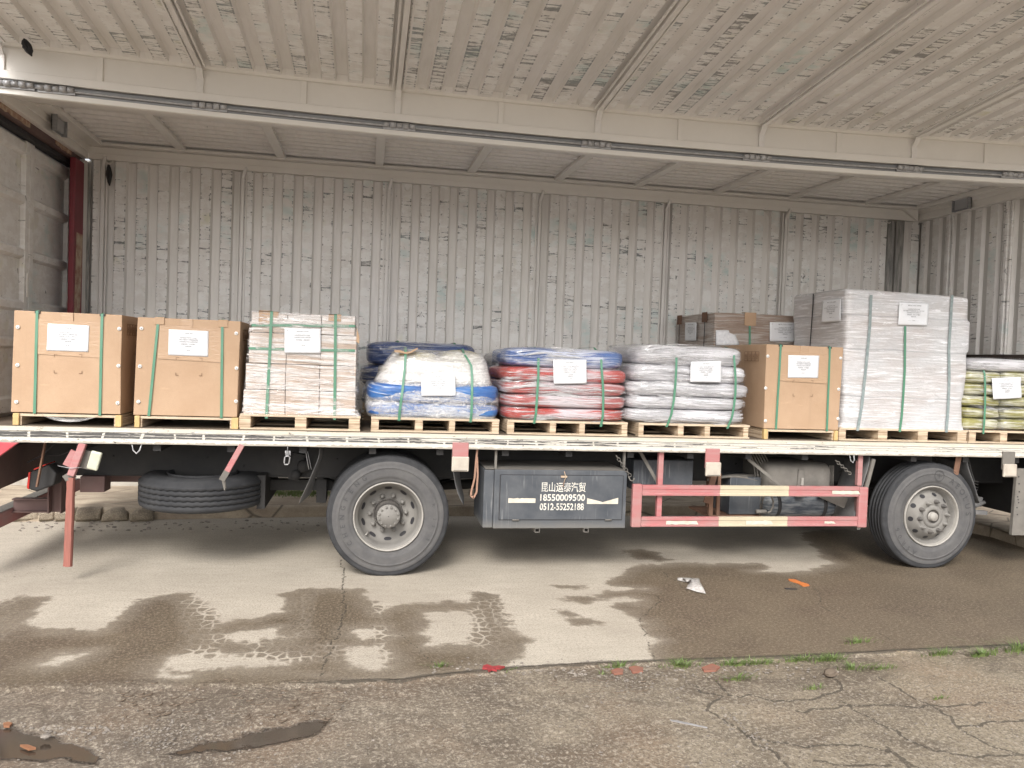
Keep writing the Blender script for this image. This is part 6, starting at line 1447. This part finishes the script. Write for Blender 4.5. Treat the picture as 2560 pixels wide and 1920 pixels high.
frontstrap(L4, [(*s5(1625,255), .18), (*s5(1680,330), .14), (*s5(1735,430), .115), (*s5(1748,600), .09), (*s5(1746,800), .055), (*s5(1742,1000), .050), (*s5(1738,1130), .050), (*s5(1722,1258), .070)], 1.99, 0.9)
mb = MB(); q = [PY(*s5(a, b), 0.14) for a, b in ((615,205), (700,205), (770,235), (850,225), (950,170), (958,190), (860,245), (790,262), (690,240), (620,235))]
mb.prism([(p_.x, p_.z) for p_ in q], 0.12, 0.17, 'xz'); mb.build('cardboard_flap', M['card'], L4)
note([PY(*s5(1003,556), .075), PY(*s5(1500,556), .080), PY(*s5(1510,870), .050), PY(*s5(1012,872), .050)], ROWS_BAG, L4, 0.0015, 5)
note([PY(*s5(2020,810), .20), PY(*s5(2110,810), .34), PY(*s5(2120,970), .34), PY(*s5(2025,965), .20)], [], L4, 0.001, 2, off=0.012)
# load 5: blue over red
s6 = lambda px, py: (1210+px*0.17179, 840+py*0.17179)
L5 = bundle('wrapped_bag_load', 'red bags topped with blue ones under shiny film, left of the white bags', 'wrapped load',
    [(1.215,2.375,1.375,1.500,'f_red'), (1.205,2.385,1.485,1.620,'f_redpale'), (1.20,2.38,1.600,1.735,'f_redpale'), (1.205,2.385,1.715,1.865,'f_red'), (1.225,2.345,1.845,2.035,'f_blue2')], 0.075, 1.12)
frontstrap(L5, [(*s6(785,235), .14), (*s6(795,300), .085), (*s6(790,430), .056), (*s6(792,560), .052), (*s6(780,760), .052), (*s6(768,950), .052), (*s6(755,1130), .052), (*s6(728,1275), .070)], 2.035, 0.95)
frontstrap(L5, [(*s6(1675,265), .14), (*s6(1705,330), .085), (*s6(1712,480), .054), (*s6(1725,640), .052), (*s6(1735,820), .052), (*s6(1735,1000), .052), (*s6(1728,1170), .052), (*s6(1700,1320), .070)], 2.05, 0.95)
note([PY(*s6(1003,345), .062), PY(*s6(1490,345), .062), PY(*s6(1495,692), .052), PY(*s6(1013,697), .052)], ROWS_BAG, L5, 0.0018, 7)
# load 6: white
s8 = lambda px, py: (1540+px*0.17179, 820+py*0.17179)
L6 = bundle('wrapped_bag_load', 'five layers of white bags under shiny film, left of a cardboard box', 'wrapped load',
    [(2.36,3.55,1.375,1.515,'f_white'), (2.37,3.565,1.500,1.635,'f_white'), (2.375,3.585,1.615,1.770,'f_white'), (2.40,3.565,1.745,1.935,'f_white'), (2.43,3.505,1.905,2.110,'f_white')], 0.075, 1.14, film_='wrapw')
frontstrap(L6, [(*s8(845,255), .15), (*s8(872,320), .095), (*s8(880,440), .060), (*s8(875,640), .052), (*s8(862,850), .052), (*s8(840,1060), .052), (*s8(805,1260), .052), (*s8(735,1440), .072)], 2.105, 0.95)
frontstrap(L6, [(*s8(1690,318), .15), (*s8(1718,400), .085), (*s8(1728,560), .055), (*s8(1742,760), .052), (*s8(1738,950), .052), (*s8(1718,1130), .052), (*s8(1690,1290), .052), (*s8(1620,1465), .072)], 2.11, 0.95)
o_ = strapline([tuple(PY(*s8(a, b), y)) for a, b, y in ((385,228,.55), (300,320,.50), (255,430,.48), (225,600,.47), (190,830,.47))], 0.016, L6, 'seal')
note([PY(*s8(1085,490), .056), PY(*s8(1530,480), .056), PY(*s8(1528,790), .054), PY(*s8(1078,788), .054)], ROWS_BAG, L6, 0.0018, 11)
# load 10: yellow
s9 = lambda px, py: (2000+px*0.25316, 700+py*0.25316)
lay = []; z = 1.375
for k_, h_ in enumerate((0.115, 0.115, 0.115, 0.12, 0.125, 0.12)):
    lay.append((5.845+0.012*(k_ % 2), 6.30, z, z+h_+0.012, 'f_yellow')); lay.append((6.27, 6.90, z+0.004, z+h_+0.016, 'f_yellow')); z += h_
lay = lay[:-2]+[(5.90,6.88,z-0.125,z+0.02,'f_white')]
L10 = bundle('wrapped_bag_load', 'yellow bags under shiny film at the right edge beside the tall column', 'wrapped load', lay, 0.075, 1.0)
frontstrap(L10, [(*s9(1800,860), .13), (*s9(1822,920), .07), (*s9(1830,1050), .055), (*s9(1828,1250), .052), (*s9(1820,1400), .052), (*s9(1810,1520), .07)], 2.065, 0.9)
note([PY(*s9(1890,968), .058), PY(*s9(2178,958), .058), PY(*s9(2186,1165), .052), PY(*s9(1905,1178), .052)], ROWS_BAG, L10, 0.003, 13)
# back row bundles
Lb = bundle('wrapped_bag_load', 'dark navy bundle in the back row above the bright blue load', 'wrapped load',
    [(-0.03,1.16,1.39,1.60,'f_navy'), (-0.05,1.17,1.58,1.82,'f_navy'), (0.0,1.13,1.80,2.06,'f_navy')], 1.28, 2.20)
for px in (668, 1510):
    q = PY(*s5(px, 130), 1.26); strapline([(q.x, 2.0, 2.06), (q.x, 1.40, 2.065), (q.x+0.01, 1.30, 2.02), (q.x+0.02, 1.268, 1.93), (q.x+0.02, 1.268, 1.6)], 0.024, Lb)
bundle('wrapped_bag_load', 'grey-blue bundle in the back row, peeking out behind the red load', 'wrapped load', [(1.26,2.38,1.39,1.65,'f_navy'), (1.27,2.37,1.62,1.86,'f_navy'), (1.30,2.34,1.80,1.99,'f_greyb')], 1.28, 2.2)
# tall bubble-wrapped column
L8 = empty('bubble_wrapped_column', (5.2, 0.6, 1.375), 'tall white column wrapped in bubble wrap and film, the highest load on the bed', 'wrapped load')
def col_limits(z):
    zz = [1.375, 1.42, 1.55, 1.68, 1.70, 1.95, 2.13, 2.16, 2.45, 2.47, 2.72]
    xl = np.interp(z, zz, [4.515, 4.53, 4.53, 4.535, 4.53, 4.51, 4.505, 4.53, 4.515, 4.505, 4.508]); xr = np.interp(z, zz, [5.90, 5.875, 5.865, 5.855, 5.872, 5.895, 5.88, 5.905, 5.905, 5.875, 5.868]); return xl, xr
mb = MB(); vs = []; fs = []; NS = 140; nr = 60
for i in range(nr+1):
    z = 1.375+1.338*i/nr; xl, xr = col_limits(z); yf, yb = 0.085, 1.085; top = 0.0
    if i == nr: xl += 0.012; xr -= 0.012; yf += 0.012; yb -= 0.012
    cx, cy, hx, hy = (xl+xr)/2, (yf+yb)/2, (xr-xl)/2, (yb-yf)/2
    for j in range(NS):
        a = 2*math.pi*j/NS; ca, sa = math.cos(a), math.sin(a); e = 0.11
        x = cx+hx*math.copysign(abs(ca)**e, ca); y = cy+hy*math.copysign(abs(sa)**e, sa); f = 0.008*fbm(x*3, y*3, z*7, 3)
        vs.append((x+f, y+f, z-(0.02*(x-4.5)/1.4 if i > nr-4 else 0)))
for i in range(nr):
    for j in range(NS): fs.append((i*NS+j, (i+1)*NS+j, (i+1)*NS+(j+1) % NS, i*NS+(j+1) % NS))
fs.append(tuple(nr*NS+j for j in range(NS)))
mb.add(vs, fs, 0, True); mb.build('bubble_wrap', M['bubble'], L8)
for pts_, mt in ((((1040,455), (1038,620), (1035,900), (1020,1150), (1005,1350), (985,1500)), 'strap'), (((700,200), (690,450), (668,700), (645,930), (610,1250), (568,1490)), 'strapdim'), (((1500,200), (1485,450), (1470,700), (1475,950), (1465,1250), (1445,1505)), 'strapdim')):
    q = [tuple(PY(*s9(a, b), 0.074)) for a, b in pts_]; strapline([(q[0][0], 0.072, q[0][2]+0.05 if mt != 'strap' else q[0][2])]+q, 0.024 if mt == 'strap' else 0.03, L8, mt)
note([PY(*s9(978,222), .072), PY(*s9(1270,233), .072), PY(*s9(1258,452), .072), PY(*s9(965,443), .072)], ROWS_CAB, L8, 0.0035, 17)
# side sheet and side strap
def PX(px, py, X0):
    d = ray(px, py); t_ = (X0-_C[0])/d[0]; return Vector(_C+t_*d)
note([PX(*s7(1650,205), 4.50), PX(*s7(1832,185), 4.50), PX(*s7(1828,408), 4.50), PX(*s7(1633,422), 4.50)], ROWS_CAB, L8, 0.001, 19, off=0.006)
a = PX(*s7(1550,240), 4.495); b_ = PX(*s7(1522,640), 4.495); strapline([(4.493, a.y, 2.70), tuple(a), tuple(b_), (4.493, b_.y, 1.5)], 0.018, L8, 'seal', nrm=(0,1,0))
# brown wrapped box, back row
L9 = empty('wrapped_carton', (4.2, 1.7, 1.375), 'tall brown wrapped box in the back row with white film on its corner', 'wrapped load')
Z9 = 2.505
crumple_box(3.685, 4.93, 1.20, 2.22, 1.385, Z9, seed=5, n=16, amp=0.007).build('carton', M['f_brown'], L9, 0.012)
q = PY(*s7(925,340), 1.19); q2 = PY(*s7(925,620), 1.19)
strapline([(q.x, 2.1, Z9+0.008), (q.x, 1.20, Z9+0.008), (q.x, 1.188, Z9-0.01), (q2.x, 1.188, q2.z), (q2.x, 1.188, 1.6)], 0.024, L9)
mb = MB(); mb.box(q.x-0.06, q.x+0.075, 1.183, 1.187, Z9-0.13, Z9+0.012); mb.box(q.x-0.06, q.x+0.075, 1.187, 1.26, Z9+0.009, Z9+0.014); mb.build('corner_protector', M['card'], L9)
for pa in ((480,390), (232,420)):
    a = PX(*s7(*pa), 3.665); strapline([(3.95, a.y, Z9+0.008), (3.68, a.y, Z9+0.008), (3.668, a.y, Z9-0.03), (3.668, a.y, 1.6)], 0.016, L9, 'seal', nrm=(0,1,0))
    mb = MB(); mb.box(3.666, 3.672, a.y-0.05, a.y+0.08, Z9-0.10, Z9+0.01); mb.build('corner_protector', M['rust'], L9)
note([PY(*s7(1122,415), 1.185), PY(*s7(1420,422), 1.185), PY(*s7(1420,612), 1.185), PY(*s7(1120,605), 1.185)], ROWS_CAB, L9, 0.001, 21)
note([PX(*s7(292,420), 3.665), PX(*s7(405,418), 3.665), PX(*s7(400,600), 3.665), PX(*s7(290,600), 3.665)], ROWS_CAB, L9, 0.001, 23, off=0.006)
mb = MB(); vs = []; fs = []
for i in range(9):
    for j in range(7):
        u, v = i/8, j/6; lim = 1.0-0.75*v*v*(0.6+0.5*mn.noise(Vector((v*4, 1, 1)))); p_ = PY(*s7(592+230*u*lim, 645-150*v), 1.18); vs.append((p_.x, 1.18-0.018*math.sin(math.pi*u)*(1-v)+0.006*mn.noise(Vector((u*7, v*7, 0))), p_.z))
for i in range(8):
    for j in range(6): fs.append((i*7+j, (i+1)*7+j, (i+1)*7+j+1, i*7+j+1))
mb.add(vs, fs, 0, True); o_ = mb.build('film_clump', dirty('crumpled_white_film', (0.78, 0.78, 0.80), (0.6, 0.6, 0.63), 0.3, 0.9, 30, bump=1.0), L9); md = o_.modifiers.new('thick', 'SOLIDIFY'); md.thickness = 0.004
# carton behind column on the right and loose film behind the cartons
L11 = empty('cardboard_box', (5.9, 1.7, 1.375), 'plain brown carton in the back row behind the right side of the tall column', 'cardboard box')
crumple_box(5.32, 6.47, 1.30, 2.15, 1.385, 2.36, seed=15, n=8, amp=0.012).build('carton', M['f_brown'], L11, 0.03)
mb = MB(); vs = []; fs = []
for i in range(8):
    for j in range(6): vs.append((-1.10+0.16*i/7+0.01*mn.noise(Vector((i, j, 3))), 0.9+0.02*mn.noise(Vector((i*.7, j*.9, 0))), 2.10+0.135*j/5*math.sin(math.pi*(0.15+0.7*i/7))))
for i in range(7):
    for j in range(5): fs.append((i*6+j, (i+1)*6+j, (i+1)*6+j+1, i*6+j+1))
mb.add(vs, fs, 0, True); o_ = mb.build('film_scrap', M['clear2'], origin=(-1.0, 0.9, 2.1)); md = o_.modifiers.new('thick', 'SOLIDIFY'); md.thickness = 0.003
tag(o_, 'tuft of crumpled clear film sticking up between the second box and the wrapped cartons', 'plastic film')

# ================================================================== SMALL THINGS ON THE GROUND
gz = lambda x, y: (0.0 if y > np.interp(x, [a[0] for a in JOINT], [a[1] for a in JOINT]) else -0.018)
# crumpled plastic piece
def s10(px, py): return (1380+px*0.32550, 1380+py*0.32550)
out = [s10(a, b) for a, b in ((963,205), (1050,212), (1130,208), (1138,240), (1160,275), (1180,325), (1110,312), (1030,285), (1070,262), (1075,240), (1010,232), (965,222))]
q = [PZ(a, b, 0.0) for a, b in out]; cx = sum(p_.x for p_ in q)/len(q); cy = sum(p_.y for p_ in q)/len(q)
mb = MB(); vs = [(cx, cy, 0.05)]
for ring, s_ in ((1, 0.35), (2, 0.7), (3, 1.0)):
    for p_ in q: vs.append((cx+(p_.x-cx)*s_, cy+(p_.y-cy)*s_, 0.006+(0.03 if ring < 3 else 0.002)*(0.8+mn.noise(Vector((p_.x*20, p_.y*20, ring)))*1.2)))
n_ = len(q); fs = [(0, 1+i, 1+(i+1) % n_) for i in range(n_)]
for r_ in range(2):
    for i in range(n_): fs.append((1+r_*n_+i, 1+r_*n_+(i+1) % n_, 1+(r_+1)*n_+(i+1) % n_, 1+(r_+1)*n_+i))
mb.add(vs, fs, 0, True)
tag(mb.build('plastic_scrap', dirty('crumpled_clear_plastic', (0.62, 0.60, 0.58), (0.36, 0.33, 0.30), 0.22, 0.9, 26, bump=1.0), origin=(cx, cy, 0)), 'crumpled piece of clear plastic lying on the wet concrete', 'litter')
def flat_scrap(pts, name, mat, label, cat='litter', h=0.006):
    q = [PZ(a, b, 0.0) for a, b in pts]; c_ = q[0]; g_ = gz(c_.x, c_.y)
    mb = MB(); mb.prism([(p_.x, p_.y) for p_ in q], g_+0.001, g_+h, 'xy'); return tag(mb.build(name, M[mat], origin=(c_.x, c_.y, g_)), label, cat)
flat_scrap([s10(a, b) for a, b in ((1815,210), (1870,215), (1915,235), (1970,250), (1978,262), (1930,268), (1890,245), (1850,232), (1820,222))], 'orange_scrap', 'frp', 'bright orange scrap lying on the wet concrete')
flat_scrap([s10(a, b) for a, b in ((1785,280), (1860,283), (1885,288), (1850,291), (1790,287))], 'black_stick', 'seal', 'short black stick on the wet concrete just below the orange scrap')
flat_scrap([(1208,1668),(1218,1665),(1232,1670),(1246,1668),(1262,1670),(1250,1675),(1238,1674),(1242,1680),(1230,1677),(1222,1681),(1218,1675),(1206,1674)], 'red_scrap', 'redscrap', 'torn red plastic bits at the concrete joint', h=0.012)
flat_scrap([s10(a, b) for a, b in ((905,1270), (960,1275), (1190,1325), (1195,1332), (1060,1308), (915,1280))], 'grey_stick', 'steel', 'thin blue-grey strip lying on the broken concrete')
for pts_, lb in (([(450,905), (500,885), (550,895), (545,920), (480,925)], 'left piece of red brick set in the broken joint'), ([(590,878), (640,866), (700,880), (700,905), (620,915)], 'middle and largest-looking piece of red brick set in the broken joint'), ([(1150,880), (1230,850), (1290,875), (1260,900), (1170,905)], 'right piece of red brick set in the broken joint')):
    flat_scrap([s10(a, b) for a, b in pts_], 'brick_fragment', 'brick', lb, 'brick', 0.014)
flat_scrap([(8,1804),(20,1801),(31,1804),(24,1811),(10,1811)], 'dead_leaf', 'leaf', 'orange leaf floating near the top of the left puddle', 'leaf', 0.012)
flat_scrap([(50,1858),(70,1858),(90,1865),(72,1868)], 'dead_leaf', 'leaf', 'elongated orange leaf floating in the middle of the left puddle', 'leaf', 0.012)
def rock(c, r, mat, name='stone', seed=0, flat=0.5, label=None, cat=None, group=None, mb=None):
    own = mb is None; mb = mb or MB(); vs = []; fs = []; nu, nv = 9, 6
    for i in range(nv+1):
        ph = -math.pi/2+math.pi*i/nv
        for j in range(nu):
            th = 2*math.pi*j/nu; d = Vector((math.cos(th)*math.cos(ph), math.sin(th)*math.cos(ph), math.sin(ph))); k_ = 1+0.35*mn.noise(d*1.7+Vector((seed, seed*2, 0)))
            vs.append((c[0]+d.x*r*k_*1.2, c[1]+d.y*r*k_, c[2]+d.z*r*k_*flat))
    for i in range(nv):
        for j in range(nu): fs.append((i*nu+j, i*nu+(j+1) % nu, (i+1)*nu+(j+1) % nu, (i+1)*nu+j))
    mb.add(vs, fs)
    if own: return tag(mb.build(name, M[mat], origin=c), label, cat, group)
p_ = PZ(*s10(2135,935), 0.0); rock((p_.x, p_.y, 0.008), 0.038, 'stoned', seed=3, flat=0.7, label='dark lump of stone on the broken concrete in front of the front wheel', cat='stone')
p_ = PZ(114, 1842, 0.0); rock((p_.x, p_.y, 0.004), 0.022, 'stone', seed=5, label='pale grey stone at the edge of the left puddle', cat='stone')
mb = MB()
def dens(n_, f):
    for i in range(n_):
        px, py, r_ = f(); p_ = PZ(px, py, 0.0)
        if r_ < 0.004 or True:
            if max(sdf_poly(np.array([[p_.x, p_.y]]), w)[0] for w in PUD) > -0.01: continue
        rock((p_.x, p_.y, gz(p_.x, p_.y)+r_*0.2), r_, 'stone', seed=R.random()*50, flat=0.55, mb=mb)
dens(520, lambda: (R.gauss(330, 190), R.gauss(1838, 30), R.uniform(0.002, 0.006)))
dens(70, lambda: (R.uniform(60, 280), 1808+R.uniform(0, 1)*22, R.uniform(0.004, 0.010)) )
dens(260, lambda: (R.uniform(1080, 2100), 1672+R.gauss(0, 10)-0.03*(0), R.uniform(0.003, 0.010)))
dens(150, lambda: (R.uniform(1440, 1720), R.uniform(1680, 1760), R.uniform(0.003, 0.008)))
dens(300, lambda: (R.uniform(0, 2560), R.uniform(1700, 1915), R.uniform(0.0025, 0.007)))
dens(50, lambda: (lambda t_: (1800+t_*140+R.gauss(0, 10), 1775+t_*90+R.gauss(0, 9), R.uniform(0.003, 0.008)))(R.random()))
dens(110, lambda: (R.uniform(40, 800), R.uniform(1301, 1330), R.uniform(0.006, 0.02)))
tag(mb.build('gravel', M['stone']), 'loose gravel and grit scattered over the broken concrete', 'gravel', kind='stuff')
# mud flakes: small curled dark lips left by tyres
mb = MB()
for i in range(150):
    px, py = (R.uniform(300, 860), R.uniform(1700, 1800)) if i < 100 else (R.uniform(1380, 1640), R.uniform(1688, 1735)); p_ = PZ(px, py, 0.0); a = R.uniform(-0.5, 0.9); L = R.uniform(0.012, 0.045)
    pts = [(p_.x+math.cos(a+u*0.8)*L*u, p_.y+math.sin(a+u*0.8)*L*u, gz(p_.x, p_.y)+0.002) for u in (-1, -.5, 0, .5, 1)]; mb.tube(pts, [0.001, 0.003, 0.0045, 0.003, 0.001], 5)
tag(mb.build('mud_crumbs', dirty('wet_mud', (0.11, 0.08, 0.055), (0.2, 0.15, 0.11), 0.6, 0.7, 30)), 'curled crumbs of mud left by tyres on the concrete', 'mud', kind='stuff')
# weeds
def weed(c, h, n_, spread, label, seed):
    r_ = random.Random(seed); mb = MB(); o = None; vs = []; fs = []
    for i in range(n_):
        a = r_.uniform(0, 2*math.pi); rr = abs(r_.gauss(0, 1))*spread*0.5; bx = c.x+rr*math.cos(a)*1.6; by = c.y+rr*math.sin(a)*0.4; L = 1.5*h*r_.uniform(0.5, 1.2); out_ = r_.uniform(0.3, 1.3)*L; w = r_.uniform(0.0025, 0.005)
        b = len(vs); d = Vector((math.cos(a), math.sin(a)*0.8, 0)); s_ = Vector((-d.y, d.x, 0))*w
        for k_ in range(5):
            t_ = k_/4; p_ = Vector((bx, by, gz(c.x, c.y)))+d*out_*t_*t_+Vector((0, 0, L*(t_-0.45*t_*t_))); ww = s_*(1-t_*0.92); vs += [p_-ww, p_+ww]
        for k_ in range(4): fs.append((b+2*k_, b+2*k_+1, b+2*k_+3, b+2*k_+2))
    mb.add(vs, fs); o = mb.build('weed_tuft', M['grass'], origin=(c.x, c.y, 0)); tag(o, label, 'weed', 'weed tufts growing in the cracks')
WD = [(430,865,.6,26,'left end of the joint by the left brick piece'), (520,862,.9,40,'just above the left brick piece'), (960,855,1.1,70,'dense dark tuft between the middle and right brick pieces'), (1030,862,.9,50,'right next to the dense dark tuft'),
 (1360,848,1.0,60,'just right of the right brick piece'), (1450,850,1.0,60,'second right of the right brick piece'), (1560,842,.9,60,'third right of the right brick piece'), (1650,838,.8,50,'end of the long row of grass'), (1840,822,.8,45,'alone below the orange scrap'),
 (1930,812,.9,60,'next to the lone tuft, on its right'), (2060,820,1.1,70,'left half of the bright clump under the stone side'), (2150,812,1.2,80,'right half of that bright clump'), (1400,960,1.0,70,'tuft on the broken slab below the joint row'), (2010,1030,.7,35,'small sprout in a crack of the broken slab'), (390,920,.5,14,'thin sprig below the left end of the joint')]
words = ['first', 'second', 'third', 'fourth', 'fifth', 'sixth', 'seventh', 'eighth', 'ninth', 'tenth', 'eleventh', 'twelfth']
k2 = 0
for i, (a, b, s_, n_, d_) in enumerate(WD):
    c_ = PZ(*s10(a, b), 0.0)
    if i < 12: lb = '%s green weed tuft from the left along the concrete joint right of the red scrap' % words[i]
    else: lb = {12: 'spreading green weed patch on the broken slab just below the joint', 13: 'small sprout with dark litter in a crack junction of the broken slab', 14: 'thin pale sprig left of the brick pieces below the joint'}[i]
    weed(c_, 0.045*s_, n_, 0.085*s_, lb, 100+i)
for (px, py, s_, n_, lb) in ((2140,1608,1.0,70,'spiky weed tuft in the joint below the front wheel'), (2350,1632,1.2,90,'low wide weed clump at the joint right of the front wheel'), (2455,1634,1.3,110,'lush weed clump at the joint near the right edge'), (2545,1622,1.8,110,'tallest weed clump, on the joint at the right edge of the picture'), (2130,1668,1.2,80,'rounded bright weed tuft on the broken slab below the front wheel'), (2205,1667,0.9,55,'small weed tuft just right of the rounded bright tuft'), (2345,1740,0.6,24,'lone small sprout in a long crack of the lower right slab'), (1098,1668,0.7,40,'little weed tuft at the corner of the vertical crack and the joint'), (1270,1672,0.6,30,'little weed tuft just right of the red scrap')):
    weed(PZ(px, py, 0.0), 0.045*s_, n_, 0.08*s_, lb, int(px))
r2 = random.Random(5); mb = MB(); vs = []; fs = []
for i in range(700):
    c_ = Vector((r2.gauss(-0.75, 0.35), r2.gauss(3.35, 0.10), 0.13)); L = r2.uniform(0.03, 0.08); a = r2.uniform(0, 6.28); b = len(vs)
    vs += [c_+Vector((-0.004, 0, 0)), c_+Vector((0.004, 0, 0)), c_+Vector((math.cos(a)*L*.5, math.sin(a)*L*.5, L))]; fs.append((b, b+1, b+2))
mb.add(vs, fs); tag(mb.build('grass', M['grass']), 'dark grass growing on the pavement behind the spare wheel', 'grass', kind='stuff')
p_ = PZ(690, 1207, 0.13)
print('objects', len(bpy.data.objects))
